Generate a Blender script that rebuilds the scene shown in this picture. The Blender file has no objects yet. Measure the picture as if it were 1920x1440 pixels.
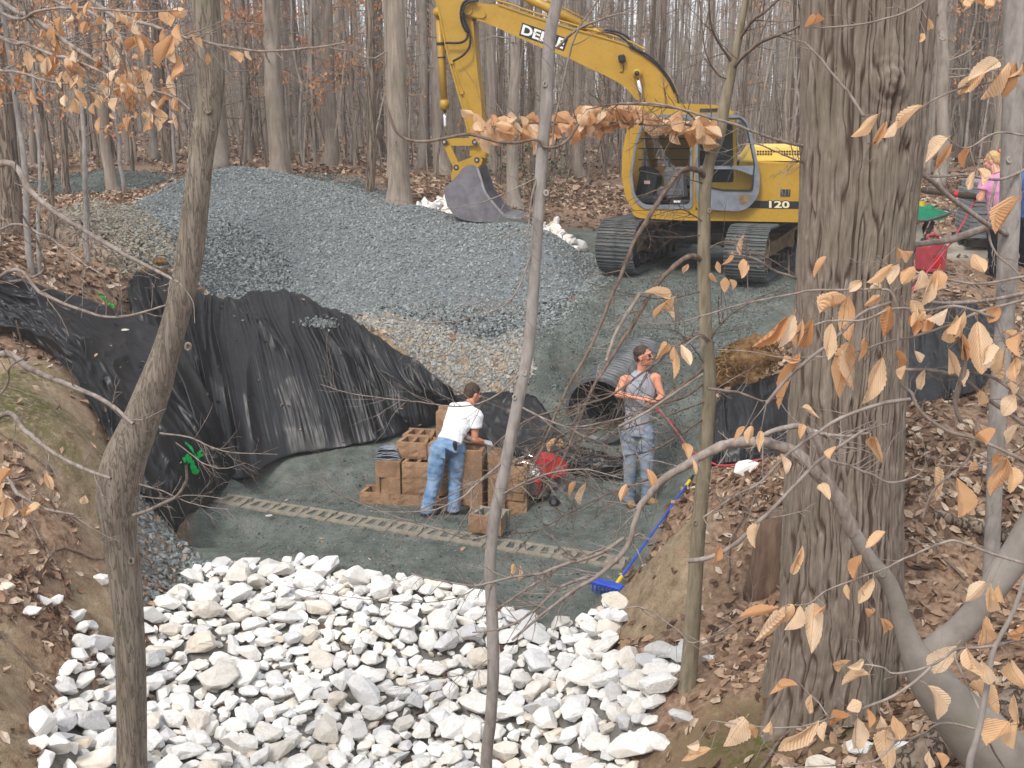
import bpy, math, random
import numpy as np
from mathutils import Vector, Matrix
from mathutils.bvhtree import BVHTree

SC = bpy.context.scene
COL = SC.collection
rnd = random.Random(7)
nrg = np.random.default_rng(11)
R = math.radians

# ------------------------------------------------------------------ camera, sky, sun, exposure
EYE = 4.6
PITCH = R(14.6)
FPX = 2000.0                       # focal length in photograph pixels (1920 wide)
cam = bpy.data.cameras.new('camera')
cam.sensor_width = 36.0
cam.lens = 36.0 * FPX / 1920.0
cam.clip_start = 0.05
cam.clip_end = 1500
camo = bpy.data.objects.new('camera', cam)
COL.objects.link(camo)
camo.location = (0, 0, EYE)
camo.rotation_euler = (math.pi / 2 - PITCH, 0, 0)
SC.camera = camo

SUN_EL, SUN_AZ = R(50), R(212)     # azimuth clockwise from +Y
world = bpy.data.worlds.new('World')
SC.world = world
world.use_nodes = True
wn = world.node_tree
bg = wn.nodes['Background']
sky = wn.nodes.new('ShaderNodeTexSky')
sky.sky_type = 'NISHITA'
sky.sun_disc = False
sky.sun_elevation = SUN_EL
sky.sun_rotation = SUN_AZ
sky.air_density = 1.0
sky.dust_density = 2.0
sky.ozone_density = 1.0
veil = wn.nodes.new('ShaderNodeMix')          # thin even cloud over the blue
veil.data_type = 'RGBA'
veil.inputs[0].default_value = 0.72
veil.inputs[7].default_value = (8.6, 8.7, 9.0, 1)
wn.links.new(sky.outputs[0], veil.inputs[6])
wn.links.new(veil.outputs[2], bg.inputs['Color'])
bg.inputs['Strength'].default_value = 0.1

sun = bpy.data.lights.new('sun', 'SUN')
sun.energy = 1.5
sun.angle = R(12)
sun.color = (1.0, 0.95, 0.88)
suno = bpy.data.objects.new('sun', sun)
COL.objects.link(suno)
sd = Vector((math.sin(SUN_AZ) * math.cos(SUN_EL), math.cos(SUN_AZ) * math.cos(SUN_EL), math.sin(SUN_EL)))
suno.rotation_euler = sd.to_track_quat('Z', 'Y').to_euler()
suno.location = (0, 0, 30)

SC.render.engine = 'CYCLES'
SC.view_settings.view_transform = 'Standard'
SC.view_settings.look = 'None'
SC.view_settings.exposure = 0.97
SC.view_settings.gamma = 1.0
SC.view_settings.use_curve_mapping = False
SC.cycles.max_bounces = 6
SC.cycles.diffuse_bounces = 3
SC.cycles.glossy_bounces = 2
SC.cycles.transmission_bounces = 4
SC.cycles.transparent_max_bounces = 6
SC.cycles.use_denoising = True

# ------------------------------------------------------------------ placing helpers
CP, SP = math.cos(PITCH), math.sin(PITCH)


def ray(px, py):
    u, v = (px - 960) / FPX, (720 - py) / FPX
    return np.array((u, CP + SP * v, -SP + CP * v))


def PY(px, py, Y):
    d = ray(px, py)
    return np.array((0, 0, EYE)) + d * (Y / d[1])


def PZ(px, py, z=0.0):
    d = ray(px, py)
    return np.array((0, 0, EYE)) + d * ((z - EYE) / d[2])


# ------------------------------------------------------------------ noise (numpy)
def _h(ix, iy, s):
    n = (ix.astype(np.int64) * 374761393 + iy.astype(np.int64) * 668265263 + s * 974711) & 0xffffffff
    n = ((n ^ (n >> 13)) * 1274126177) & 0xffffffff
    return ((n ^ (n >> 16)) & 0xffff) / 65535.0


def vnoise(x, y, s=0, perx=None):
    x = np.asarray(x, float); y = np.asarray(y, float)
    ix, iy = np.floor(x), np.floor(y)
    fx, fy = x - ix, y - iy
    fx = fx * fx * (3 - 2 * fx); fy = fy * fy * (3 - 2 * fy)
    ix1 = ix + 1
    if perx:
        ix = np.mod(ix, perx); ix1 = np.mod(ix1, perx)
    a, b = _h(ix, iy, s), _h(ix1, iy, s)
    c, d = _h(ix, iy + 1, s), _h(ix1, iy + 1, s)
    return (a + (b - a) * fx) * (1 - fy) + (c + (d - c) * fx) * fy


def fbm(x, y, s=0, o=4, g=0.5):
    t, a, n = 0, 1.0, 0.0
    for i in range(o):
        t = t + a * (vnoise(x * 2 ** i, y * 2 ** i, s + i * 17) - 0.5)
        n += a; a *= g
    return t / n * 2


# ------------------------------------------------------------------ mesh helpers
class MB:
    """collects arrays of vertices and faces, builds one mesh"""
    def __init__(self):
        self.v, self.f, self.n, self.mi = [], [], 0, []

    def add(self, v, faces, mat=0):
        v = np.asarray(v, float).reshape(-1, 3)
        for fa in faces:
            fa = np.asarray(fa, np.int64)
            if fa.ndim == 1:
                fa = fa[None]
            self.f.append(fa + self.n)
            self.mi.append(np.full(len(fa), mat, np.int32))
        self.v.append(v)
        self.n += len(v)
        return self

    def mesh(self, name, mats=(), smooth=False):
        me = bpy.data.meshes.new(name)
        v = np.concatenate(self.v) if self.v else np.zeros((0, 3))
        tot = np.concatenate([np.full(len(f), f.shape[1], np.int32) for f in self.f])
        loops = np.concatenate([f.ravel() for f in self.f]).astype(np.int32)
        me.vertices.add(len(v)); me.vertices.foreach_set('co', v.astype(np.float32).ravel())
        me.loops.add(len(loops)); me.loops.foreach_set('vertex_index', loops)
        me.polygons.add(len(tot))
        st = np.concatenate(([0], np.cumsum(tot)[:-1])).astype(np.int32)
        me.polygons.foreach_set('loop_start', st)
        me.polygons.foreach_set('loop_total', tot)
        me.polygons.foreach_set('material_index', np.concatenate(self.mi))
        me.polygons.foreach_set('use_smooth', np.full(len(tot), bool(smooth)))
        for m in (mats if isinstance(mats, (list, tuple)) else [mats]):
            me.materials.append(m)
        me.update(calc_edges=True)
        me.validate(verbose=False)
        return me

    def build(self, name, mats=(), parent=None, smooth=False, loc=None):
        return link(name, self.mesh(name, mats, smooth), parent, loc)


def link(name, me, parent=None, loc=None):
    o = bpy.data.objects.new(name, me)
    COL.objects.link(o)
    if parent is not None:
        o.parent = parent
    if loc is not None:
        o.location = loc
    return o


def tag(o, label=None, cat=None, group=None, kind=None):
    if label: o['label'] = label
    if cat: o['category'] = cat
    if group: o['group'] = group
    if kind: o['kind'] = kind
    return o


def empty(name, loc, label, cat, group=None, rz=0.0):
    o = bpy.data.objects.new(name, None)
    COL.objects.link(o)
    o.location = tuple(float(c) for c in loc)
    o.rotation_euler = (0, 0, rz)
    o.empty_display_size = 0.2
    return tag(o, label, cat, group)


def box(mb, c, s, rot=None, mat=0, taper=1.0, bev=0.0):
    """box centred at c, full size s; rot = 3x3; bev chamfers the vertical & horizontal edges"""
    x, y, z = [q / 2 for q in s]
    if bev <= 0:
        v = np.array([(-x, -y, -z), (x, -y, -z), (x, y, -z), (-x, y, -z),
                      (-x * taper, -y * taper, z), (x * taper, -y * taper, z), (x * taper, y * taper, z), (-x * taper, y * taper, z)])
        f = [[0, 3, 2, 1], [4, 5, 6, 7], [0, 1, 5, 4], [1, 2, 6, 5], [2, 3, 7, 6], [3, 0, 4, 7]]
    else:
        b = min(bev, x * .9, y * .9, z * .9)
        def ring(xx, yy, cc, zz):
            return [(-xx + cc, -yy, zz), (xx - cc, -yy, zz), (xx, -yy + cc, zz), (xx, yy - cc, zz),
                    (xx - cc, yy, zz), (-xx + cc, yy, zz), (-xx, yy - cc, zz), (-xx, -yy + cc, zz)]
        v = np.array(ring(x - b, y - b, b * .5, -z) + ring(x, y, b, -z + b) + ring(x, y, b, z - b) + ring(x - b, y - b, b * .5, z))
        f = [list(range(7, -1, -1)), list(range(24, 32))]
        for k in range(3):
            for i in range(8):
                j = (i + 1) % 8
                f.append([k * 8 + i, k * 8 + j, k * 8 + 8 + j, k * 8 + 8 + i])
    if rot is not None:
        v = v @ np.asarray(rot).T
    mb.add(v + np.asarray(c, float), f, mat)


def rotz(a):
    c, s = math.cos(a), math.sin(a)
    return np.array(((c, -s, 0), (s, c, 0), (0, 0, 1)))


def rot_xyz(rx, ry, rz):
    return np.array(Matrix.Rotation(rz, 3, 'Z') @ Matrix.Rotation(ry, 3, 'Y') @ Matrix.Rotation(rx, 3, 'X'))


def catmull(P, n):
    """P: (k,d) control rows -> about n samples through them"""
    P = np.asarray(P, float)
    k = len(P)
    if k < 3:
        t = np.linspace(0, 1, max(n, 2))[:, None]
        return P[0] * (1 - t) + P[-1] * t
    Q = np.vstack((2 * P[0] - P[1], P, 2 * P[-1] - P[-2]))
    u = np.linspace(0, k - 1 - 1e-9, n)
    i = np.floor(u).astype(int); t = (u - i)[:, None]
    a, b, c, d = Q[i], Q[i + 1], Q[i + 2], Q[i + 3]
    return 0.5 * (2 * b + (c - a) * t + (2 * a - 5 * b + 4 * c - d) * t ** 2 + (3 * b - a - 3 * c + d) * t ** 3)


def tube(mb, pts, rad, n=8, mat=0, cap=True, lump=0.0, seed=0):
    """tube through pts (k,3) with radii (k)"""
    pts = np.asarray(pts, float); k = len(pts)
    rad = np.broadcast_to(np.asarray(rad, float), (k,))
    T = np.gradient(pts, axis=0)
    T /= np.maximum(np.linalg.norm(T, axis=1), 1e-9)[:, None]
    ref = np.array((0.0, 0, 1)) if abs(T[:, 2]).mean() < .8 else np.array((1.0, 0, 0))
    A = np.cross(T, ref); A /= np.maximum(np.linalg.norm(A, axis=1), 1e-9)[:, None]
    B = np.cross(T, A)
    th = np.linspace(0, 2 * math.pi, n, endpoint=False)
    rr = rad[:, None] * np.ones((1, n))
    if lump:
        arc = np.concatenate(([0], np.cumsum(np.linalg.norm(np.diff(pts, axis=0), axis=1))))
        kk = arc[:, None] / max(float(rad.max()) * 7, .05)
        rr = rr * (1 + lump * (vnoise(np.broadcast_to(np.arange(n)[None] * 3.0 / n * 1.0, rr.shape), np.broadcast_to(kk, rr.shape), seed, 3) - .5) * 2)
    v = pts[:, None, :] + rr[..., None] * (np.cos(th)[None, :, None] * A[:, None, :] + np.sin(th)[None, :, None] * B[:, None, :])
    i = np.arange(k - 1)[:, None] * n; j = np.arange(n)[None]
    j2 = (j + 1) % n
    q = np.stack((i + j, i + j2, i + n + j2, i + n + j), -1).reshape(-1, 4)
    f = [q]
    if cap:
        f += [np.arange(n)[::-1][None], (np.arange(n) + (k - 1) * n)[None]]
    mb.add(v.reshape(-1, 3), f, mat)


def cyl(mb, a, b, r, n=12, mat=0, r2=None):
    tube(mb, np.array((a, b), float), np.array((r, r if r2 is None else r2)), n, mat)


def prism(mb, outline, y0, y1, mat=0, axis=1):
    """extrude a 2-D outline (x,z) along local y (axis 1)"""
    o = np.asarray(outline, float); k = len(o)
    def lift(h):
        v = np.zeros((k, 3))
        if axis == 1:
            v[:, 0], v[:, 2], v[:, 1] = o[:, 0], o[:, 1], h
        elif axis == 0:
            v[:, 1], v[:, 2], v[:, 0] = o[:, 0], o[:, 1], h
        else:
            v[:, 0], v[:, 1], v[:, 2] = o[:, 0], o[:, 1], h
        return v
    from mathutils.geometry import tessellate_polygon
    tri = np.array([list(t) for t in tessellate_polygon([[Vector((p[0], p[1], 0)) for p in o]])])
    i = np.arange(k); j = (i + 1) % k
    mb.add(np.vstack((lift(y0), lift(y1))), [tri, tri[:, ::-1] + k, np.stack((i, j, j + k, i + k), -1)], mat)


def ring_plate(mb, outer, inner, y0, y1, mat=0):
    """plate with a hole: outer & inner loops with the same vertex count (x,z), between local y0 and y1"""
    o, n = np.asarray(outer, float), np.asarray(inner, float); k = len(o)
    def lift(p, h):
        return np.column_stack((p[:, 0], np.full(k, h), p[:, 1]))
    v = np.vstack((lift(o, y0), lift(n, y0), lift(o, y1), lift(n, y1)))
    i = np.arange(k); j = (i + 1) % k
    mb.add(v, [np.stack((i, j, j + k, i + k), -1), np.stack((i + 2 * k, i + 3 * k, j + 3 * k, j + 2 * k), -1),
               np.stack((i, i + 2 * k, j + 2 * k, j), -1), np.stack((i + k, j + k, j + 3 * k, i + 3 * k), -1)], mat)


def resample(loop, n, start=0.0):
    p = np.asarray(loop, float); q = np.vstack((p, p[:1]))
    d = np.concatenate(([0], np.cumsum(np.linalg.norm(np.diff(q, axis=0), axis=1))))
    s = (np.linspace(0, 1, n, endpoint=False) + start) % 1 * d[-1]
    return np.column_stack([np.interp(s, d, q[:, c]) for c in range(p.shape[1])])


def round_poly(pts, r, k=4):
    """round the corners of a closed polygon"""
    pts = [np.array(p, float) for p in pts]; out = []
    for i, p in enumerate(pts):
        a, b = pts[i - 1], pts[(i + 1) % len(pts)]
        da, db = a - p, b - p
        la, lb = np.linalg.norm(da), np.linalg.norm(db)
        rr = min(r, la * .45, lb * .45)
        s, e = p + da / la * rr, p + db / lb * rr
        for t in np.linspace(0, 1, k):
            out.append((1 - t) ** 2 * s + 2 * t * (1 - t) * p + t * t * e)
    return np.array(out)


# ------------------------------------------------------------------ materials
def srgb(r, g, b):
    f = lambda c: (c / 255 / 12.92) if c <= 10 else ((c / 255 + .055) / 1.055) ** 2.4
    return (f(r), f(g), f(b), 1)


class Mat:
    def __init__(self, name, rough=0.8, spec=0.3, metal=0.0):
        self.m = bpy.data.materials.new(name); self.m.use_nodes = True
        self.t = self.m.node_tree; self.b = self.t.nodes['Principled BSDF']
        self.b.inputs['Roughness'].default_value = rough
        self.b.inputs['Specular IOR Level'].default_value = spec
        self.b.inputs['Metallic'].default_value = metal

    def n(self, typ, **kw):
        nd = self.t.nodes.new('ShaderNode' + typ)
        for k, v in kw.items():
            if k.startswith('i_'):
                key = k[2:]
                nd.inputs[int(key) if key.isdigit() else key].default_value = v
            else:
                setattr(nd, k, v)
        return nd

    def l(self, a, b):
        self.t.links.new(a, b)

    def coords(self, kind='Object', scale=(1, 1, 1)):
        tc = self.n('TexCoord'); mp = self.n('Mapping')
        mp.inputs['Scale'].default_value = scale
        self.l(tc.outputs[kind], mp.inputs['Vector'])
        return mp.outputs[0]

    def world(self, scale=(1, 1, 1)):
        g = self.n('NewGeometry'); mp = self.n('Mapping')
        mp.inputs['Scale'].default_value = scale
        self.l(g.outputs['Position'], mp.inputs['Vector'])
        return mp.outputs[0]

    def noise(self, vec, scale, detail=4, rough=0.55, dist=0.0):
        nd = self.n('TexNoise'); nd.inputs['Scale'].default_value = scale
        nd.inputs['Detail'].default_value = detail; nd.inputs['Roughness'].default_value = rough
        nd.inputs['Distortion'].default_value = dist
        self.l(vec, nd.inputs['Vector'])
        return nd.outputs['Fac']

    def ramp(self, fac, stops, interp='LINEAR'):
        r = self.n('ValToRGB'); r.color_ramp.interpolation = interp
        e = r.color_ramp.elements
        while len(e) < len(stops):
            e.new(0.5)
        for el, (p, c) in zip(e, stops):
            el.position = p; el.color = c if len(c) == 4 else (*c, 1)
        self.l(fac, r.inputs['Fac'])
        return r.outputs['Color']

    def mix(self, fac, a, b, typ='MIX'):
        nd = self.n('Mix', data_type='RGBA', blend_type=typ)
        for s, q in ((0, fac), (6, a), (7, b)):
            if hasattr(q, 'is_output'):
                self.l(q, nd.inputs[s])
            else:
                nd.inputs[s].default_value = q if s == 0 or len(q) == 4 else (*q, 1)
        return nd.outputs[2]

    def color(self, c):
        if hasattr(c, 'is_output'):
            self.l(c, self.b.inputs['Base Color'])
        else:
            self.b.inputs['Base Color'].default_value = c if len(c) == 4 else (*c, 1)
        return self

    def bump(self, h, strength=0.4, dist=0.02):
        bp = self.n('Bump'); bp.inputs['Strength'].default_value = strength
        bp.inputs['Distance'].default_value = dist
        self.l(h, bp.inputs['Height']); self.l(bp.outputs[0], self.b.inputs['Normal'])
        return self


def m_speckle(name, c1, c2, scale, rough=.85, spec=.2, bump=.3, bscale=None, bdist=.01, kind='Object', stretch=(1, 1, 1), metal=0):
    m = Mat(name, rough, spec, metal)
    v = m.coords(kind, stretch)
    f = m.noise(v, scale, 6, .6)
    m.color(m.ramp(f, [(.3, c1), (.7, c2)]))
    if bump:
        m.bump(m.noise(v, bscale or scale * 3, 5, .6), bump, bdist)
    return m.m


def m_island(name, stops, rough=.8, spec=.2, transl=0.0, bump=None, obj=False):
    """a colour per loose piece"""
    m = Mat(name, rough, spec)
    if obj:
        fac = m.n('ObjectInfo').outputs['Random']
    else:
        fac = m.n('NewGeometry').outputs['Random Per Island']
    c = m.ramp(fac, stops)
    v = m.coords('Object')
    f = m.noise(v, 30, 3)
    c = m.mix(1.0, c, m.ramp(f, [(.25, (.72, .7, .68)), (.75, (1.1, 1.1, 1.1))]), 'MULTIPLY')
    m.color(c)
    if bump:
        m.bump(m.noise(v, bump, 4), .4, .01)
    if transl:
        tr = m.n('BsdfTranslucent'); m.l(c, tr.inputs['Color'])
        mx = m.n('MixShader'); mx.inputs[0].default_value = transl
        m.l(m.b.outputs[0], mx.inputs[1]); m.l(tr.outputs[0], mx.inputs[2])
        m.l(mx.outputs[0], m.t.nodes['Material Output'].inputs['Surface'])
    return m.m


M = {}
# yellow paint with dust and scuffs
m = Mat('yellow_paint', .42, .4); v = m.coords('Object')
f = m.noise(v, 3.0, 8, .65); f2 = m.noise(v, 22, 5, .7)
c = m.ramp(f, [(.3, srgb(164, 125, 36)), (.55, srgb(176, 138, 43)), (.8, srgb(156, 125, 56))])
c = m.mix(m.ramp(f2, [(.55, (0, 0, 0)), (.75, (.6, .6, .6))]), c, srgb(122, 98, 60))
m.color(c); m.bump(f2, .05, .004); M['yellow'] = m.m
M['pale_yellow'] = m_speckle('sun_bleached_yellow_paint', srgb(226, 190, 88), srgb(236, 204, 110), 6, .5, .3, .05)
M['dark_metal'] = m_speckle('dark_greasy_metal', (.012, .012, .013), (.05, .045, .04), 9, .6, .4, .2)
M['rubber'] = m_speckle('black_rubber', (.012, .012, .014), (.03, .03, .032), 12, .6, .3, .1)
M['steel'] = m_speckle('worn_bucket_steel', (.13, .12, .135), (.26, .25, .27), 5, .45, .5, .1, metal=.35)
M['bright_steel'] = m_speckle('polished_steel', (.35, .35, .37), (.55, .55, .57), 10, .3, .5, .05, metal=.8)
M['chrome'] = m_speckle('chrome_rod', (.55, .55, .56), (.7, .7, .71), 10, .15, .5, 0, metal=.95)
M['grey_frame'] = m_speckle('grey_door_paint', srgb(98, 104, 112), srgb(126, 131, 138), 7, .5, .4, .05)
M['cab_black'] = m_speckle('cab_black_plastic', (.012, .013, .015), (.03, .031, .034), 14, .6, .3, .1)
M['cab_grey'] = m_speckle('cab_grey_plastic', (.07, .075, .08), (.12, .125, .13), 14, .6, .3, .1)
m = Mat('track_mud', .9, .15); v = m.coords('Object'); f = m.noise(v, 5, 7, .65)
m.color(m.ramp(f, [(.3, (.05, .055, .056)), (.55, (.12, .127, .125)), (.75, (.19, .175, .15))])); m.bump(f, .5, .02); M['track'] = m.m
m = Mat('tan_mud_on_frame', .9, .15); v = m.coords('Object'); f = m.noise(v, 4, 7, .65)
m.color(m.ramp(f, [(.3, (.09, .06, .035)), (.55, (.26, .185, .11)), (.75, (.34, .26, .16))])); m.bump(f, .5, .02); M['mud'] = m.m
M['decal_black'] = m_speckle('black_decal', (.015, .015, .016), (.03, .03, .03), 20, .5, .3, 0)
M['decal_white'] = m_speckle('white_decal', (.72, .71, .68), (.8, .79, .76), 20, .5, .3, 0)
M['decal_cream'] = m_speckle('cream_decal', srgb(214, 203, 170), srgb(226, 216, 186), 20, .5, .3, 0)
g = Mat('cab_glass', .05, .5); g.b.inputs['Transmission Weight'].default_value = 1.0; g.b.inputs['IOR'].default_value = 1.02
g.color((.72, .76, .78)); M['glass'] = g.m
g = Mat('tinted_glass', .08, .5); g.b.inputs['Transmission Weight'].default_value = .85; g.b.inputs['IOR'].default_value = 1.02
g.color((.25, .27, .28)); M['tint'] = g.m

# tarp: woven black geotextile, dusty
m = Mat('black_geotextile', .42, .42); v = m.coords('Object')
f = m.noise(v, 1.6, 6, .6); f2 = m.noise(v, 160, 2, .5)
c = m.ramp(f, [(.3, (.004, .004, .005)), (.68, (.007, .007, .008)), (.88, (.02, .02, .02))])
m.color(c); m.bump(f2, .12, .003); M['tarp'] = m.m

# block: split face concrete
m = Mat('tan_concrete_block', .9, .15); v = m.coords('Object')
f = m.noise(v, 6, 5, .6); f2 = m.noise(v, 55, 5, .7)
oi = m.n('ObjectInfo').outputs['Random']
c = m.ramp(f, [(.3, srgb(134, 107, 83)), (.6, srgb(163, 133, 106)), (.8, srgb(178, 153, 125))])
c = m.mix(1, c, m.ramp(oi, [(0, (.85, .82, .8)), (1, (1.1, 1.08, 1.05))]), 'MULTIPLY')
c = m.mix(1, c, m.ramp(f2, [(.3, (.7, .68, .66)), (.6, (1.05, 1.05, 1.05))]), 'MULTIPLY')
m.color(c); m.bump(f2, .5, .008); M['block'] = m.m
m = Mat('dusty_block_top', .92, .1); v = m.coords('Object'); f = m.noise(v, 14, 5, .6)
m.color(m.ramp(f, [(.3, srgb(116, 111, 101)), (.7, srgb(143, 135, 120))])); m.bump(m.noise(v, 60, 4), .4, .006); M['block_dusty'] = m.m


def bark(name, c1, c2, c3, sx=14, sz=1.6, strength=.7, dist=.02, moss=None, crack=0):
    m = Mat(name, .92, .12)
    v = m.coords('Object', (sx, sx, sz))
    f = m.noise(v, 1.0, 6, .6, .3); big = m.noise(m.coords('Object'), 1.3, 4)
    c = m.ramp(f, [(.28, c1), (.5, c2), (.75, c3)])
    c = m.mix(1, c, m.ramp(big, [(.3, (.78, .77, .76)), (.7, (1.12, 1.12, 1.12))]), 'MULTIPLY')
    if moss:
        c = m.mix(m.ramp(m.noise(m.coords('Object'), 2.2, 5, .65), [(.52, (0, 0, 0)), (.68, (.6, .6, .6))]), c, moss)
    if crack:
        fc = m.noise(m.coords('Object', (sx * crack, sx * crack, sz * crack * .8)), 1.0, 5, .62, .6)
        k = m.ramp(fc, [(.455, (0, 0, 0)), (.5, (1, 1, 1)), (.545, (0, 0, 0))])
        c = m.mix(k, c, tuple(q * .62 for q in c1))
        sb_ = m.n('Math', operation='SUBTRACT'); m.l(f, sb_.inputs[0]); m.l(k, sb_.inputs[1]); f = sb_.outputs[0]
    m.color(c); m.bump(f, strength, dist)
    return m.m


M['oak'] = bark('oak_bark', (0.106, 0.081, 0.062), (0.224, 0.183, 0.146), (0.370, 0.314, 0.263), 20, 2.0, .8, .02)
M['bark_grey'] = bark('grey_young_bark', (.17, .14, .112), (.25, .212, .172), (.33, .285, .236), 40, 5, .5, .006, (.17, .17, .1), 1.0)
M['bark_olive'] = bark('olive_young_bark', (.15, .125, .085), (.24, .205, .145), (.33, .285, .21), 30, 6, .4, .005)
M['bark_pale'] = bark('pale_grey_bark', (.2, .18, .165), (.3, .275, .255), (.4, .37, .345), 24, 9, .25, .005)
M['twig'] = bark('twig_bark', (0.149, 0.115, 0.095), (0.257, 0.216, 0.189), (0.378, 0.338, 0.304), 30, 10, .2, .003)
M['twig_brown'] = bark('brown_twig_bark', (0.095, 0.068, 0.054), (0.176, 0.132, 0.105), (0.270, 0.216, 0.176), 30, 10, .2, .003)
M['beech'] = bark('smooth_beech_bark', (.16, .14, .12), (.24, .215, .19), (.31, .285, .255), 5, 5, .2, .006, (.17, .17, .12))
FORB = [bark('forest_bark_brown', (0.135, 0.101, 0.076), (0.235, 0.182, 0.138), (0.335, 0.268, 0.211), 14, 1.5, .8, .03, None, .8),
        bark('forest_bark_grey', (0.174, 0.142, 0.116), (0.288, 0.238, 0.197), (0.402, 0.341, 0.287), 14, 2, .5, .02, (0.188, 0.191, 0.108)),
        bark('forest_bark_pale', (0.204, 0.171, 0.143), (0.306, 0.263, 0.223), (0.397, 0.345, 0.299), 12, 3, .4, .015)]
# ------------------------------------------------------------------ terrain
TARP1_T = [(-60, 500, 12.9), (0, 508, 12.9), (60, 530, 13.0), (100, 545, 13.1), (160, 560, 13.4), (215, 580, 13.6), (260, 600, 13.6), (330, 640, 13.4), (400, 760, 12.8), (445, 890, 12.85)]
TARP1_B = [(-60, 615, 12.0), (0, 625, 12.0), (80, 655, 11.8), (130, 700, 11.3), (170, 760, 11.0), (205, 820, 10.8), (230, 880, 10.6), (265, 925, 10.5), (300, 965, 10.5), (335, 1012, 10.9)]
TARP2_T = [(245, 535, 14.6), (270, 515, 15.5), (330, 520, 16.0), (400, 560, 15.8), (440, 562, 15.8), (490, 545, 16.1), (600, 575, 15.7), (700, 630, 14.9), (830, 720, 14.5), (852, 745, 14.4)]
TARP2_B = [(250, 610, 13.9), (320, 720, 13.3), (390, 840, 12.9), (445, 902, 12.75), (530, 860, 13.4), (610, 846, 13.5), (700, 828, 13.55), (760, 812, 13.9), (830, 792, 14.2), (860, 790, 14.2)]
TARP3_T = [(845, 742, 14.4), (930, 737, 14.2), (1000, 745, 13.9), (1060, 818, 13.15), (1120, 846, 12.85), (1190, 862, 12.7)]
TARP3_B = [(855, 800, 14.0), (920, 832, 13.5), (980, 862, 13.1), (1040, 884, 12.8), (1110, 893, 12.6), (1190, 898, 12.5)]
TARP4_T = [(1322, 800, 12.2), (1350, 742, 12.5), (1400, 716, 12.6), (1450, 702, 12.4), (1510, 690, 12.2)]
TARP4_B = [(1332, 872, 11.7), (1370, 872, 11.6), (1420, 870, 11.4), (1460, 866, 11.2), (1510, 860, 11.0)]
TARP5_T = [(1660, 640, 11.2), (1720, 575, 11.3), (1760, 562, 11.3), (1810, 562, 11.1), (1850, 590, 10.7)]
TARP5_B = [(1660, 765, 9.6), (1740, 757, 9.5), (1800, 745, 9.4), (1840, 725, 9.4), (1862, 690, 9.6)]

ctl = []
for (px, py, Y) in [
    # pit floor
    (420, 930, 12.3), (340, 1030, 10.7), (620, 905, 12.85), (600, 1000, 11.3), (900, 1000, 11.3), (1150, 1050, 10.3), (900, 1130, 9.4), (640, 1085, 10.0),
    (1190, 945, 12.0), (1050, 925, 12.25), (800, 920, 12.5), (1130, 1150, 9.2),
    # back slope below the machine
    (1250, 560, 15.5), (1100, 620, 14.8), (1000, 700, 14.0), (1300, 700, 13.3), (1290, 810, 12.7), (1250, 925, 12.1), (1180, 690, 14.3),
    (880, 600, 15.4), (820, 700, 14.7), (650, 580, 16.3), (980, 560, 16.0), (1420, 560, 15.2), (1440, 640, 13.6),
    # pad and forest floor
    (300, 300, 30), (600, 305, 28), (745, 385, 20), (1100, 400, 22), (0, 470, 15), (200, 515, 15.6), (100, 420, 18), (260, 430, 17.5), (-200, 420, 20),
    (450, 330, 24), (1000, 330, 32), (1400, 300, 34),
    # left bank
    (50, 800, 9.5), (180, 850, 9.85), (265, 965, 10.25), (100, 1000, 8.6), (50, 1150, 7.6), (0, 1300, 6.6), (80, 1340, 6.9), (200, 1200, 8.3), (300, 1100, 9.65), (-100, 700, 11), (-200, 1000, 8), (-250, 1300, 6.3),
    # right bank
    (1290, 1275, 7.0), (1300, 1000, 8.7), (1220, 1110, 8.5), (1430, 935, 9.2), (1380, 885, 10.6), (1420, 660, 13.0), (1500, 1300, 6.3), (1600, 1335, 6.0), (1580, 1410, 5.5), (1760, 590, 11.2), (1770, 760, 9.2), (1780, 900, 8.0), (1780, 1100, 7.0),
    (1860, 1130, 7.0), (1400, 1100, 7.9), (1870, 525, 14.1), (1745, 492, 14.5), (1780, 450, 16), (1880, 440, 17), (1950, 600, 12.5), (2050, 900, 8.5), (1150, 1205, 8.35), (1200, 1330, 6.95), (1260, 1440, 6.2), (1130, 1290, 7.6),
]:
    ctl.append(PY(px, py, Y))
for x, y, z in [
    # machine pad
    (2.2, 16.6, 2.06), (4.6, 16.4, 2.08), (3.0, 18.6, 2.1), (5.0, 18.6, 2.12), (1.8, 19.5, 2.15), (5.5, 16.8, 2.15), (7.5, 20, 2.7),
    # stream bed below the rocks and the near bank the camera stands on
    (-2.95, 9.98, .02), (-2.3, 10.1, .0), (-2.95, 9.3, .02), (-2.6, 8.8, -.04), (-1.5, 9.9, 0), (-3.2, 10.6, .02), (-1.5, 8.6, -.16), (0, 8.0, -.25), (-2.2, 7.2, -.2), (.3, 6.9, -.22), (-1, 6.0, -.15), (.5, 5.6, 0), (-2.5, 5.5, 0), (0, 4.4, .55), (-2.5, 4.0, .8), (2.0, 4.2, 1.0),
    (0, 2.5, 1.95), (-2.5, 2.4, 1.9), (2.6, 2.6, 1.9), (0, 0, 2.95), (-3, 0, 2.9), (3, 0, 2.95), (2.9, 4.6, 1.5), (3.6, 5.8, 1.5), (0, -4, 3.2), (-5, -3, 3.2), (5, -3, 3.2),
    (-6, 5, 1.4), (-7, 8, 2.2), (-8, 12, 2.8), (-10, 16, 2.9), (6, 6, 2.1), (8, 9, 2.5), (9, 14, 2.6), (-14, 24, 3.1), (14, 22, 3.0), (12, 5, 2.6), (-12, 4, 2.6), (0, 26, 2.85), (8, 28, 3.0), (-8, 30, 3.2),
]:
    ctl.append(np.array((x, y, z)))
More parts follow.
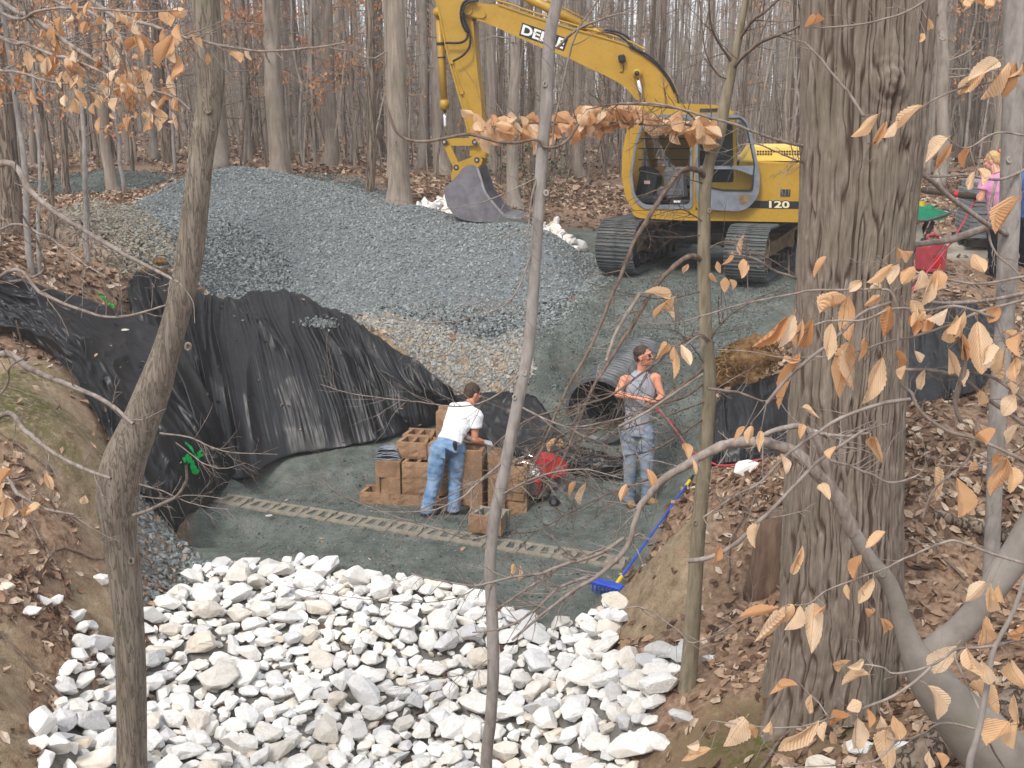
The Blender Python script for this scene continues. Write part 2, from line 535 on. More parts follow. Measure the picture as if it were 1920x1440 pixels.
for T, B, off in ((TARP1_T, TARP1_B, .14), (TARP2_T, TARP2_B, .16), (TARP3_T, TARP3_B, .12), (TARP4_T, TARP4_B, .14), (TARP5_T, TARP5_B, .1)):
    for k in range(0, len(T)):
        a, b = PY(*T[k]), PY(*B[min(k, len(B) - 1)])
        for q in (.03, .5, .97):
            p = a * (1 - q) + b * q
            p[2] -= off * (.4 if q != .5 else 1)
            ctl.append(p)
ctl = np.array(ctl)


def base_h(y):
    return 2.9 + .012 * np.clip(y - 26, -10, 400)


def tps(d2):
    return .5 * d2 * np.log(d2 + 1e-9)


_n = len(ctl)
_d2 = ((ctl[:, None, :2] - ctl[None, :, :2]) ** 2).sum(-1)
_A = np.zeros((_n + 3, _n + 3))
_A[:_n, :_n] = tps(_d2) + np.eye(_n) * .02
_A[:_n, _n:] = np.column_stack((np.ones(_n), ctl[:, :2])); _A[_n:, :_n] = _A[:_n, _n:].T
_w = np.linalg.solve(_A, np.concatenate((ctl[:, 2] - base_h(ctl[:, 1]), np.zeros(3))))


def height(x, y):
    """smooth ground height without small relief"""
    x = np.atleast_1d(np.asarray(x, float)); y = np.atleast_1d(np.asarray(y, float))
    xf, yf = x.ravel(), y.ravel()
    out = np.zeros(len(xf))
    cx, cy = np.clip(xf, -15, 15), np.clip(yf, -5, 33)
    for i in range(0, len(xf), 20000):
        s = slice(i, i + 20000)
        d2 = (cx[s, None] - ctl[None, :, 0]) ** 2 + (cy[s, None] - ctl[None, :, 1]) ** 2
        out[s] = tps(d2) @ _w[:_n] + _w[_n] + _w[_n + 1] * cx[s] + _w[_n + 2] * cy[s]
    dist = np.hypot(xf - cx, yf - cy)
    fade = np.exp(-dist / 12)
    out = out * fade + base_h(yf) + (1 - fade) * .5 * fbm(xf * .03, yf * .03, 5, 3)
    return out.reshape(x.shape)


def sdist(poly, x, y):
    """signed distance to a polygon in plan, positive inside"""
    poly = np.asarray(poly, float)[:, :2]
    d = np.full(x.shape, 1e9); ins = np.zeros(x.shape, bool)
    for a, b in zip(poly, np.roll(poly, -1, 0)):
        e = b - a
        t = np.clip(((x - a[0]) * e[0] + (y - a[1]) * e[1]) / (e @ e + 1e-12), 0, 1)
        d = np.minimum(d, np.hypot(x - a[0] - t * e[0], y - a[1] - t * e[1]))
        c = ((a[1] > y) != (b[1] > y)) & (x < (b[0] - a[0]) * (y - a[1]) / (b[1] - a[1] + 1e-12) + a[0])
        ins ^= c
    return np.where(ins, d, -d)


SAND = [PY(*p) for p in [(300, 1120, 9.5), (330, 1030, 10.7), (370, 935, 12.2), (445, 890, 12.9), (560, 830, 13.9), (760, 780, 14.4), (960, 760, 14.2), (985, 700, 14.1), (960, 640, 14.9), (960, 560, 16.2)]]
SAND += [np.array(p) for p in [(-1, 18, 0), (-.5, 20.5, 0), (6.2, 20.5, 0), (6.2, 15.6, 0)]]
SAND += [PY(*p) for p in [(1500, 560, 14.6), (1440, 650, 13.3), (1340, 720, 12.9), (1330, 860, 11.9), (1300, 905, 11.6), (1240, 985, 10.6), (1180, 1070, 9.9), (1140, 1140, 9.3)]]
SAND += [np.array(p) for p in [(.8, 8.6, 0), (-1, 8.6, 0), (-3, 8.8, 0)]]
ROCKZ = [PZ(*p) for p in [(370, 1078, 0), (455, 1070, 0), (560, 1058, 0), (640, 1080, 0), (800, 1102, 0), (900, 1128, 0), (1000, 1160, 0), (1060, 1150, 0), (1150, 1150, 0), (1160, 1200, 0), (1110, 1290, 0), (1290, 1300, .2), (1230, 1400, 0),
                          (1180, 1500, 0), (1150, 1700, 0), (230, 1700, 0), (90, 1500, 0), (115, 1350, .15), (175, 1265, .1), (240, 1240, .05), (300, 1165, 0)]]
DIRT_R = [PY(*p) for p in [(1300, 905, 10.6), (1345, 950, 9.2), (1330, 1080, 8.1), (1250, 1200, 7.7), (1150, 1215, 8.2), (1130, 1150, 9.2), (1190, 1060, 9.8)]]
DIRT_L = [PY(*p) for p in [(-80, 630, 12), (90, 680, 11.6), (180, 800, 10.8), (240, 915, 10.4), (300, 985, 10.4), (330, 1060, 10.2), (215, 1010, 9.3), (150, 930, 9.0), (60, 880, 9.0), (-100, 800, 9.5)]]
DIRT_L2 = [PY(*p) for p in [(-100, 1190, 7.4), (90, 1200, 7.5), (220, 1130, 9.0), (230, 1260, 8), (100, 1330, 7), (60, 1500, 6), (-150, 1450, 6)]]
DIRT_M = [PY(*p) for p in [(600, 545, 16.6), (720, 560, 16.2), (860, 610, 15.4), (960, 640, 14.9), (985, 700, 14.1), (900, 760, 14.3), (830, 730, 14.6), (700, 630, 15.1)]]
DIRT_BL = [PY(*p) for p in [(130, 385, 19), (260, 400, 19), (310, 520, 16.3), (240, 540, 15), (120, 440, 17)]]
MOSS_L = [PY(*p) for p in [(-100, 690, 11.2), (60, 690, 11.2), (130, 790, 10.3), (70, 880, 9.4), (-100, 900, 9)]]
MOSS_R = [PY(*p) for p in [(1280, 1330, 6.4), (1440, 1290, 6.4), (1560, 1350, 5.9), (1560, 1440, 5.4), (1260, 1440, 6.1)]]
ROADP = [PY(*p) for p in [(1690, 455, 16.0), (1760, 437, 17), (1900, 428, 17.5), (2150, 420, 18), (2200, 500, 14.5), (1900, 500, 14.7), (1780, 500, 14.6), (1690, 490, 14.8)]]

PIPE_A, PIPE_B = PY(1122, 770, 12.95), PY(1212, 682, 14.9)
PIPE_R = .42


def relief(x, y, sand, dirt, rock):
    n = .05 * fbm(x * 1.1, y * 1.1, 3, 4) + .02 * fbm(x * 5, y * 5, 9, 3)
    s = .055 * fbm(x * 1.6, y * 1.6, 21, 3) + .03 * np.abs(fbm(x * 5, y * 5, 25, 4)) + .008 * fbm(x * 18, y * 18, 31, 2)
    d = .09 * fbm(x * 1.8, y * 1.8, 41, 4) + .05 * np.abs(fbm(x * 6, y * 6, 45, 4))
    out = n * (1 - sand) * (1 - dirt) + s * sand + d * dirt
    fade = np.exp(-np.maximum(0, np.hypot(x, y - 12) - 14) / 8)
    return out * fade


def axis_coords(lo, hi, step, far, grow=1.12):
    a = list(np.arange(lo, hi + 1e-6, step))
    d = step; p = hi
    while p < far[1]:
        d *= grow; p += d; a.append(p)
    d = step; p = lo; pre = []
    while p > far[0]:
        d *= grow; p -= d; pre.append(p)
    return np.array(pre[::-1] + a)


gx = axis_coords(-7.0, 7.5, .075, (-240, 240))
gy = axis_coords(4.5, 19.5, .075, (-50, 330))
GX, GY = np.meshgrid(gx, gy)


def smooth01(d, w):
    return np.clip(d / w + .5, 0, 1)


wob = .25 * fbm(GX * 1.7, GY * 1.7, 77, 4)
z_sand = smooth01(sdist(SAND, GX, GY) + wob * .6, .15)
z_rock = smooth01(sdist(ROCKZ, GX, GY) + wob * .5, .2)
z_dirt = np.max([smooth01(sdist(p, GX, GY) + wob * q, .25) for p, q in ((DIRT_R, .8), (DIRT_L, 1.6), (DIRT_L2, 1.8), (DIRT_M, 1), (DIRT_BL, 1))], axis=0)
z_moss = np.max([smooth01(sdist(p, GX, GY) + wob * 2.2, .5) for p in (MOSS_L, MOSS_R)], axis=0)
z_road = smooth01(sdist(ROADP, GX, GY) + wob * .6, .3)
GZ = height(GX, GY)
mound = np.maximum(0, 1 - np.hypot((GX - PY(1300, 1020, 8.6)[0]) / .55, (GY - 8.7) / 1.0) ** 2)
GZ = GZ + mound * .12
GZ = GZ + relief(GX, GY, z_sand, z_dirt, z_rock) * (1 - z_road * .8)
z_sand = z_sand * (1 - z_dirt) * (1 - z_rock)

# hollow of the drain pipe mouth
ax = (PIPE_B - PIPE_A); axl = np.linalg.norm(ax); ax = ax / axl
tt = (GX - PIPE_A[0]) * ax[0] + (GY - PIPE_A[1]) * ax[1]
off = np.abs((GX - PIPE_A[0]) * ax[1] - (GY - PIPE_A[1]) * ax[0])
lim = PIPE_A[2] + ax[2] * tt + np.where(tt < 1.15, -.32, .1 + (tt - 1.15) * 1.2) + np.maximum(0, off - .42) * .8
msk = (tt > -1.2) & (tt < 2.0) & (off < 1.0)
GZ = np.where(msk, np.minimum(GZ, np.maximum(lim, .12)), GZ)

# level strip for the block row
RA, RB = PZ(412, 931, .03), PZ(1192, 1057, .03)
e = RB - RA; tq = np.clip(((GX - RA[0]) * e[0] + (GY - RA[1]) * e[1]) / (e[0] ** 2 + e[1] ** 2), 0, 1)
dq = np.hypot(GX - RA[0] - tq * e[0], GY - RA[1] - tq * e[1])
wq = np.clip(1.35 - dq / .75, 0, 1); wq = wq * wq * (3 - 2 * wq)
GZ = GZ * (1 - wq) + (.0 + .012 * fbm(GX * 3, GY * 3, 88, 3)) * wq

# ------------------------------------------------------------------ ground-lying fabric
def sheet(name, T, B, ns, nt, fold, bulge, vexp, label, cat, across=True, seed=0):
    top = catmull([PY(*p) for p in T], ns); bot = catmull([PY(*p) for p in B], ns)
    s = np.linspace(0, 1, ns)[:, None] * np.ones((1, nt)); t = np.ones((ns, 1)) * np.linspace(0, 1, nt)[None]
    p = top[:, None, :] * (1 - t[..., None]) + bot[:, None, :] * t[..., None]
    dz = (bot - top)[:, 2][:, None]
    p[..., 2] = top[:, 2][:, None] + dz * t ** vexp
    nrm = np.array((0.1, -.66, .75))
    p += nrm * (bulge * np.sin(np.pi * t) ** .8)[..., None]
    p += nrm * fold(s, t)[..., None]
    p[..., 2] += .012 * fbm(p[..., 0] * 9, p[..., 1] * 9, seed, 3)
    idx = np.arange(ns * nt).reshape(ns, nt)
    q = np.stack((idx[:-1, :-1], idx[:-1, 1:], idx[1:, 1:], idx[1:, :-1]), -1).reshape(-1, 4)
    mb = MB(); mb.add(p.reshape(-1, 3), [q])
    o = mb.build(name, M['tarp'], smooth=True)
    md = o.modifiers.new('thickness', 'SOLIDIFY'); md.thickness = .006; md.offset = -1
    tag(o, label, cat)
    return o, p


def ridge(x, y, s):
    return 1 - np.abs(2 * vnoise(x, y, s) - 1)


def fold1(s, t):
    w = s * 3 + .25 * fbm(s * 5, t * 4, 2, 2)
    a = .2 * (ridge(t * 3.1 + .9 * np.sin(s * 4), w * .8, 3) ** 1.4 - .4) + .13 * (ridge(t * 6 + s * 5, w * 1.9, 8) ** 2 - .3) + .05 * (ridge(t * 13 + s * 11, w * 4, 9) ** 1.5 - .4) + .02 * (ridge(t * 25 - s * 12, w * 7, 19) - .5)
    crump = np.clip(1 - s * 2.6, 0, 1) + np.clip((s - .82) * 5, 0, 1) * .6
    a += crump * (.16 * (ridge(s * 16 + t * 4, t * 4 + s * 3, 14) - .5) + .07 * (ridge(s * 38 - t * 6, t * 9, 15) - .5))
    return a * np.clip(t * 6 + .15, 0, 1)


def fold2(s, t):
    # pleats gathered at the top edge, fanning out downward
    k = np.clip((s - .25) / .5, 0, 1)
    u = s + .012 * fbm(s * 9, t * 3, 4, 2)
    u = u + (1 - t) * .03 * np.sin(s * 9)
    fine = (ridge(u * 95, t * 1.3 + .3 * s, 5) - .5) * .035 * (1 - .35 * t) + (ridge(u * 190, t * 1.7, 6) - .5) * .015
    u = u + .03 * fbm(s * 3.5, t * .8, 44, 2)
    broad = (ridge(u * 17, t * 1.3, 7) ** 1.8 - .3) * .15 + (ridge(u * 37 + t * 1.5, t * 1.2, 17) ** 1.5 - .35) * .06 * (.4 + 1.2 * vnoise(s * 7, t * 2, 46)) + (ridge(u * 9 - t * 2.5, t * 2.2, 48) ** 2 - .3) * .12
    a = broad * (1 - .3 * k) + fine * (.25 + 1.05 * k)
    a += .12 * np.exp(-((t - .06) / .07) ** 2) * np.clip(ridge(s * 13, t, 12), 0, 1) * (1 - k * .7)
    return a * np.clip((1 - t) * 8 + .2, 0, 1)


def fold_s(s, t):
    return .07 * (ridge(s * 9 + t, t * 2, 31) - .5) + .05 * (ridge(t * 6 + s * 2, s * 3, 33) - .5) + .02 * (ridge(s * 30, t * 8, 36) - .5)


TARPS = []
for a in (('fabric_sheet', TARP2_T, TARP2_B, 620, 110, fold2, .16, 1.25, 'wide pleated black fabric sheet hanging down the pit wall below the grey gravel', 'fabric'),
          ('fabric_sheet', TARP1_T, TARP1_B, 300, 110, fold1, .08, 1.0, 'crumpled black fabric sheet running down the left bank to a point on the grey dust', 'fabric'),
          ('fabric_sheet', TARP3_T, TARP3_B, 160, 50, fold_s, .05, 1.0, 'black fabric strip under the mouth of the corrugated pipe', 'fabric'),
          ('fabric_sheet', TARP4_T, TARP4_B, 120, 60, fold_s, .08, 1.2, 'black fabric hanging below the brown soil heap left of the big trunk', 'fabric'),
          ('fabric_sheet', TARP5_T, TARP5_B, 160, 80, fold_s, .08, 1.0, 'black fabric spread on the bank right of the big trunk below the woman', 'fabric')):
    TARPS.append(sheet(*a))
# keep the ground under the fabric
for o, p in TARPS:
    ns, nt = p.shape[:2]
    idx = np.arange(ns * nt).reshape(ns, nt)
    st = 4
    ii = idx[::st, ::st]; pv = p[::st, ::st].reshape(-1, 3)
    n1, n2 = ii.shape; k = np.arange(n1 * n2).reshape(n1, n2)
    qs = np.stack((k[:-1, :-1], k[:-1, 1:], k[1:, 1:], k[1:, :-1]), -1).reshape(-1, 4)
    bv = BVHTree.FromPolygons([Vector(q) for q in pv], [tuple(q) for q in qs.tolist()])
    m0, m1 = pv.min(0), pv.max(0)
    near = np.argwhere((GX > m0[0]) & (GX < m1[0]) & (GY > m0[1]) & (GY < m1[1]))
    for (j, i) in near:
        h = bv.ray_cast(Vector((GX[j, i], GY[j, i], 8)), Vector((0, 0, -1)))[0]
        if h is not None and GZ[j, i] > h.z - .07:
            GZ[j, i] = h.z - .07

idx = np.arange(GX.size).reshape(GX.shape)
GQ = np.stack((idx[:-1, :-1], idx[:-1, 1:], idx[1:, 1:], idx[1:, :-1]), -1).reshape(-1, 4)

# ground material: leaf mould, grey stone dust, bare soil, moss, pale track
m = Mat('forest_ground', .95, .08)
at = m.n('VertexColor', layer_name='zone'); sp = m.n('SeparateColor'); m.l(at.outputs['Color'], sp.inputs[0])
v = m.world()
n1 = m.noise(v, 2.2, 6, .6); n2 = m.noise(v, 18, 6, .65); n3 = m.noise(v, 70, 4, .6); n4 = m.noise(v, 6, 6, .7)
litter = m.ramp(n2, [(.28, (.1, .063, .044)), (.45, (.24, .155, .103)), (.6, (.35, .24, .165)), (.75, (.46, .34, .25))])
litter = m.mix(m.ramp(n1, [(.4, (0, 0, 0)), (.7, (.5, .5, .5))]), litter, (.16, .115, .08, 1))
sand = m.ramp(n1, [(.3, (.085, .096, .084)), (.48, (.128, .142, .126)), (.58, (.148, .163, .145)), (.72, (.195, .21, .188))])
sand = m.mix(1, sand, m.ramp(n3, [(.3, (.7, .7, .7)), (.62, (1.08, 1.08, 1.08)), (.78, (1.7, 1.72, 1.7))]), 'MULTIPLY')
sand = m.mix(1, sand, m.ramp(n4, [(.35, (.74, .74, .74)), (.6, (1.1, 1.1, 1.1))]), 'MULTIPLY')
soil = m.ramp(n4, [(.3, (.17, .122, .078)), (.5, (.3, .226, .15)), (.7, (.42, .33, .23))])
soil = m.mix(1, soil, m.ramp(n3, [(.3, (.75, .74, .72)), (.7, (1.12, 1.12, 1.1))]), 'MULTIPLY')
moss = m.ramp(n2, [(.3, (.04, .045, .012)), (.6, (.1, .1, .03)), (.8, (.19, .16, .07))])
c = m.mix(sp.outputs['Green'], litter, soil)
c = m.mix(m.ramp(n2, [(.38, (0, 0, 0)), (.55, (1, 1, 1))]), c, m.mix(sp.outputs['Blue'], c, moss))
c = m.mix(sp.outputs['Red'], c, sand)
at2 = m.n('VertexColor', layer_name='zone2'); sp2 = m.n('SeparateColor'); m.l(at2.outputs['Color'], sp2.inputs[0])
c = m.mix(sp2.outputs['Red'], c, m.ramp(n4, [(.3, (.4, .35, .28)), (.7, (.56, .5, .42))]))
c = m.mix(sp2.outputs['Green'], c, m.ramp(n4, [(.3, (.12, .11, .095)), (.7, (.3, .285, .26))]))
m.color(c)
hh = m.n('Math', operation='ADD'); m.l(n3, hh.inputs[0]); m.l(n2, hh.inputs[1])
hh2 = m.n('Math', operation='MULTIPLY_ADD'); m.l(n4, hh2.inputs[0]); hh2.inputs[1].default_value = 2.2; m.l(hh.outputs[0], hh2.inputs[2])
m.bump(hh2.outputs[0], .6, .03)
GROUND_MAT = m.m


def gh(x, y):
    """actual ground height by bilinear lookup"""
    x = np.asarray(x, float); y = np.asarray(y, float)
    i = np.clip(np.searchsorted(gx, x) - 1, 0, len(gx) - 2); j = np.clip(np.searchsorted(gy, y) - 1, 0, len(gy) - 2)
    fx = (x - gx[i]) / (gx[i + 1] - gx[i]); fy = (y - gy[j]) / (gy[j + 1] - gy[j])
    return (GZ[j, i] * (1 - fx) + GZ[j, i + 1] * fx) * (1 - fy) + (GZ[j + 1, i] * (1 - fx) + GZ[j + 1, i + 1] * fx) * fy


# ------------------------------------------------------------------ stones, leaves: joined scatters
def hull(npts, seed, sq=(1, 1, 1), bev=0.0):
    import bmesh
    r = np.random.default_rng(seed)
    p = r.normal(size=(npts, 3)); p /= np.linalg.norm(p, axis=1)[:, None]
    p *= r.uniform(.78, 1.0, (npts, 1)); p *= np.array(sq)
    bm = bmesh.new()
    for c_ in p: bm.verts.new(c_)
    res = bmesh.ops.convex_hull(bm, input=bm.verts)
    bmesh.ops.delete(bm, geom=[g_ for g_ in res['geom_interior'] if isinstance(g_, bmesh.types.BMVert)], context='VERTS')
    bmesh.ops.dissolve_limit(bm, angle_limit=R(22), verts=bm.verts, edges=bm.edges)
    if bev:
        bmesh.ops.bevel(bm, geom=bm.edges[:], offset=bev, segments=1, affect='EDGES', profile=.5)
    bmesh.ops.triangulate(bm, faces=bm.faces)
    bm.verts.index_update()
    v_ = np.array([vv.co[:] for vv in bm.verts]); f_ = np.array([[w.index for w in ff.verts] for ff in bm.faces])
    bm.free()
    return v_, f_


STONE = [hull(9, 100 + i) for i in range(8)]


def rand_rot(n, tilt=None):
    if tilt is None:
        qn = nrg.normal(size=(n, 4)); qn /= np.linalg.norm(qn, axis=1)[:, None]
        w, x, y, z = qn.T
    else:
        a = nrg.uniform(0, 2 * np.pi, n); tx = nrg.normal(0, tilt, n); ty = nrg.normal(0, tilt, n)
        ca, sa = np.cos(a), np.sin(a); cx, sx = np.cos(tx), np.sin(tx); cy, sy = np.cos(ty), np.sin(ty)
        Z = np.zeros((n, 3, 3)); Z[:, 0, 0] = ca; Z[:, 0, 1] = -sa; Z[:, 1, 0] = sa; Z[:, 1, 1] = ca; Z[:, 2, 2] = 1
        X = np.zeros((n, 3, 3)); X[:, 0, 0] = 1; X[:, 1, 1] = cx; X[:, 1, 2] = -sx; X[:, 2, 1] = sx; X[:, 2, 2] = cx
        Yy = np.zeros((n, 3, 3)); Yy[:, 1, 1] = 1; Yy[:, 0, 0] = cy; Yy[:, 0, 2] = sy; Yy[:, 2, 0] = -sy; Yy[:, 2, 2] = cy
        return Z @ X @ Yy
    m_ = np.zeros((n, 3, 3))
    m_[:, 0, 0] = 1 - 2 * (y * y + z * z); m_[:, 0, 1] = 2 * (x * y - z * w); m_[:, 0, 2] = 2 * (x * z + y * w)
    m_[:, 1, 0] = 2 * (x * y + z * w); m_[:, 1, 1] = 1 - 2 * (x * x + z * z); m_[:, 1, 2] = 2 * (y * z - x * w)
    m_[:, 2, 0] = 2 * (x * z - y * w); m_[:, 2, 1] = 2 * (y * z + x * w); m_[:, 2, 2] = 1 - 2 * (x * x + y * y)
    return m_


def slope_basis(x, y, hf, e=.06):
    dx = (hf(x + e, y) - hf(x - e, y)) / (2 * e); dy = (hf(x, y + e) - hf(x, y - e)) / (2 * e)
    n = np.column_stack((-dx, -dy, np.ones(len(x)))); n /= np.linalg.norm(n, axis=1)[:, None]
    t = np.column_stack((np.ones(len(x)), np.zeros(len(x)), dx)); t /= np.linalg.norm(t, axis=1)[:, None]
    b = np.cross(n, t)
    return np.stack((t, b, n), -1)


def scatter(mb, shapes, pos, size, rot, mat=0):
    """many copies of small shapes in one mesh; size (n,3)"""
    n = len(pos); pick = nrg.integers(0, len(shapes), n)
    for k, (v_, f_) in enumerate(shapes):
        w = np.where(pick == k)[0]
        if not len(w): continue
        vv = v_[None] * size[w][:, None, :]
        vv = np.einsum('nij,nkj->nki', rot[w], vv) + pos[w][:, None, :]
        ff = f_[None] + (np.arange(len(w)) * len(v_))[:, None, None]
        mb.add(vv.reshape(-1, 3), [ff.reshape(-1, f_.shape[1])], mat)


def sample_poly(poly, n, pad=0.0):
    poly = np.asarray(poly)[:, :2]; lo, hi = poly.min(0) - pad, poly.max(0) + pad
    out = np.zeros((0, 2))
    while len(out) < n:
        p = nrg.uniform(lo, hi, (n * 2, 2))
        k = sdist(poly, p[:, 0], p[:, 1]) > -pad
        out = np.vstack((out, p[k]))
    return out[:n]


LEAFLET = []
for i in range(6):
    r_ = np.random.default_rng(50 + i)
    w1, w2 = r_.uniform(.2, .3), r_.uniform(.16, .27); up = r_.uniform(.05, .3); dr = r_.uniform(-.15, .2)
    LEAFLET.append((np.array([(-.5, 0, dr), (-.15, -w1, up), (.22, -w2, up * r_.uniform(.4, 1.2)), (.5, r_.uniform(-.08, .08), r_.uniform(-.1, .25)), (.22, w2, up * r_.uniform(.3, 1.3)), (-.15, w1, up * r_.uniform(.6, 1.2)), (0.05, 0, -.02)]),
                    np.array([(6, 0, 1), (6, 1, 2), (6, 2, 3), (6, 3, 4), (6, 4, 5), (6, 5, 0)])))
M['litter'] = m_island('dead_leaf', [(0, (.07, .043, .03)), (.2, (.18, .108, .07)), (.5, (.31, .195, .125)), (.72, (.43, .295, .2)), (.9, (.55, .42, .31)), (1, (.64, .53, .43))], .75, .25, .12)
M['gravel'] = m_island('blue_grey_gravel', [(0, (.13, .144, .144)), (.35, (.185, .204, .203)), (.7, (.235, .257, .254)), (1, (.32, .343, .34))], .85, .2)
M['tan_gravel'] = m_island('tan_gravel', [(0, (.12, .1, .07)), (.4, (.22, .19, .14)), (.7, (.3, .27, .21)), (1, (.33, .33, .31))], .88, .2)
M['mixed_gravel'] = m_island('dusty_mixed_gravel', [(0, (.16, .16, .15)), (.4, (.28, .29, .285)), (.7, (.36, .36, .34)), (.85, (.34, .27, .17)), (1, (.42, .42, .41))], .88, .2)
M['fine_gravel'] = m_island('dark_fine_gravel', [(0, (.05, .058, .055)), (.5, (.11, .125, .118)), (1, (.23, .25, .24))], .9, .2)

# ------------------------------------------------------------------ heaps of gravel
HEAPS = []


def heap(name, pts, poly, n, smin, smax, mat, label, seed, flat=.55, rough=.03, res=.09, extra_base=None):
    """a heap: its own height field through control points with a skin of stones, one stuff object"""
    P_ = np.array([PY(*p) if len(p) == 3 else np.array(p[:3]) for p in pts])
    poly = np.array([PY(*p)[:2] if len(p) == 3 else np.array(p[:2]) for p in poly])
    # border of the outline follows the ground
    bd = resample(poly, 60)
    P_ = np.vstack((P_, np.column_stack((bd, gh(bd[:, 0], bd[:, 1]) - .08))))
    k = len(P_); A = np.zeros((k + 3, k + 3))
    A[:k, :k] = tps(((P_[:, None, :2] - P_[None, :, :2]) ** 2).sum(-1)) + np.eye(k) * .02
    A[:k, k:] = np.column_stack((np.ones(k), P_[:, :2])); A[k:, :k] = A[:k, k:].T
    w = np.linalg.solve(A, np.concatenate((P_[:, 2], np.zeros(3))))
    def hf(x, y):
        sh = np.shape(x); x = np.ravel(x); y = np.ravel(y)
        d2 = (x[:, None] - P_[None, :, 0]) ** 2 + (y[:, None] - P_[None, :, 1]) ** 2
        return (tps(d2) @ w[:k] + w[k] + w[k + 1] * x + w[k + 2] * y + rough * fbm(x * 2.3, y * 2.3, seed, 4)).reshape(sh)
    lo, hi = poly.min(0) - .1, poly.max(0) + .1
    xs, ys = np.arange(lo[0], hi[0], res), np.arange(lo[1], hi[1], res)
    X, Y = np.meshgrid(xs, ys)
    Z = hf(X, Y); D = sdist(poly, X, Y)
    Z = np.where(D < -.02, np.minimum(Z, gh(X, Y) - .1), Z)
    id_ = np.arange(X.size).reshape(X.shape)
    qq = np.stack((id_[:-1, :-1], id_[:-1, 1:], id_[1:, 1:], id_[1:, :-1]), -1).reshape(-1, 4)
    keep = (D.ravel()[qq] > -.25).any(1)
    mb = MB(); mb.add(np.column_stack((X.ravel(), Y.ravel(), Z.ravel())), [qq[keep]])
    if n:
        p = sample_poly(poly, n, .05)
        z = np.maximum(hf(p[:, 0], p[:, 1]), gh(p[:, 0], p[:, 1]))
        sz = nrg.uniform(smin, smax, (n, 1)) * np.column_stack((nrg.uniform(.8, 1.2, n), nrg.uniform(.55, .95, n), nrg.uniform(flat * .6, flat * 1.1, n)))
        rot = slope_basis(p[:, 0], p[:, 1], hf) @ rand_rot(n, .35)
        scatter(mb, STONE, np.column_stack((p, z + sz[:, 2] * .3)), sz, rot, 1)
    o = mb.build(name, list(mat))
    tag(o, label, 'gravel', kind='stuff')
    HEAPS.append((hf, poly))
    return o


M['gravel_base'] = m_speckle('packed_grey_gravel', (.1, .115, .12), (.2, .22, .23), 30, .95, .1, .6, 60, .02)
M['tan_base'] = m_speckle('packed_tan_soil', (.14, .1, .06), (.28, .21, .13), 14, .95, .1, .6, 40, .02)
M['dust_base'] = m_speckle('heaped_green_grey_dust', (.06, .07, .062), (.12, .135, .12), 9, .95, .1, .6, 40, .02)
PILE = [(240, 408, 19.4), (300, 357, 19.9), (350, 334, 20), (400, 324, 20), (450, 318, 20), (500, 326, 20), (550, 346, 19.8), (610, 371, 19.4), (660, 394, 19), (700, 402, 18.6), (740, 389, 18.3), (790, 398, 18), (830, 421, 17.7), (900, 428, 17.3), (960, 424, 17.1), (1000, 430, 17.0), (1045, 455, 16.8),
        (290, 460, 18), (450, 430, 18.3), (600, 460, 17.7), (750, 470, 17), (900, 490, 16.4), (985, 500, 16.3), (300, 520, 16.8), (440, 548, 16.5), (650, 560, 16.3), (820, 585, 15.8), (960, 600, 15.5)]
PILEP = [(225, 440, 18.8), (270, 500, 17.2), (310, 530, 16.4), (400, 575, 15.9), (500, 575, 15.8), (600, 590, 15.6), (690, 600, 15.5), (800, 610, 15.3), (930, 640, 14.9), (1050, 612, 15.0), (1092, 525, 15.9)]
PILEP = [PY(*p) for p in PILEP] + [np.array(p + (0, 0)) for p in [(1.5, 17.2), (1.3, 18.4), (-.2, 19.3), (-2.4, 20.6), (-3.6, 21.8), (-5.4, 22.2), (-7.2, 21.4)]]
PILEP = [tuple(p) + ((0,) if len(p) == 3 else ()) for p in PILEP]
heap('gravel_heap', PILE, PILEP, 42000, .02, .044, (M['gravel_base'], M['gravel']), 'large heap of blue grey crushed gravel behind the black fabric', 201)
heap('gravel_heap', [(195, 318, 24), (160, 330, 24.2), (230, 350, 23.6), (130, 360, 23.5)], [(95, 400, 22.8), (200, 408, 22.4), (290, 395, 22.6)] + [(-7.4, 24.6, 0, 0), (-8.6, 26, 0, 0), (-10.6, 25.6, 0, 0), (-11, 24, 0, 0)], 2500, .015, .035, (M['dust_base'], M['fine_gravel']), 'smooth dark green grey dust heap at the far left edge of the woods', 202)
heap('gravel_heap', [(590, 349, 22.5), (640, 372, 21.8), (680, 394, 21)], [(560, 370, 21.2), (700, 408, 20)] + [(-2.0, 21.2, 0, 0), (-3.4, 23.6, 0, 0), (-4.8, 24, 0, 0)], 1500, .015, .035, (M['dust_base'], M['fine_gravel']), 'low dark dust heap behind the right shoulder of the gravel heap', 203)
heap('gravel_heap', [(170, 372, 19.6), (220, 400, 18.8), (250, 450, 17.6), (200, 440, 18)], [(100, 395, 19.6), (140, 470, 17.3), (220, 520, 15.9), (300, 525, 16.2), (330, 505, 17), (270, 430, 18.6), (240, 392, 19.8), (170, 362, 20.6)], 5200, .03, .06, (M['tan_base'], M['tan_gravel']), 'sloping heap of tan brown stones left of the grey gravel heap', 204)


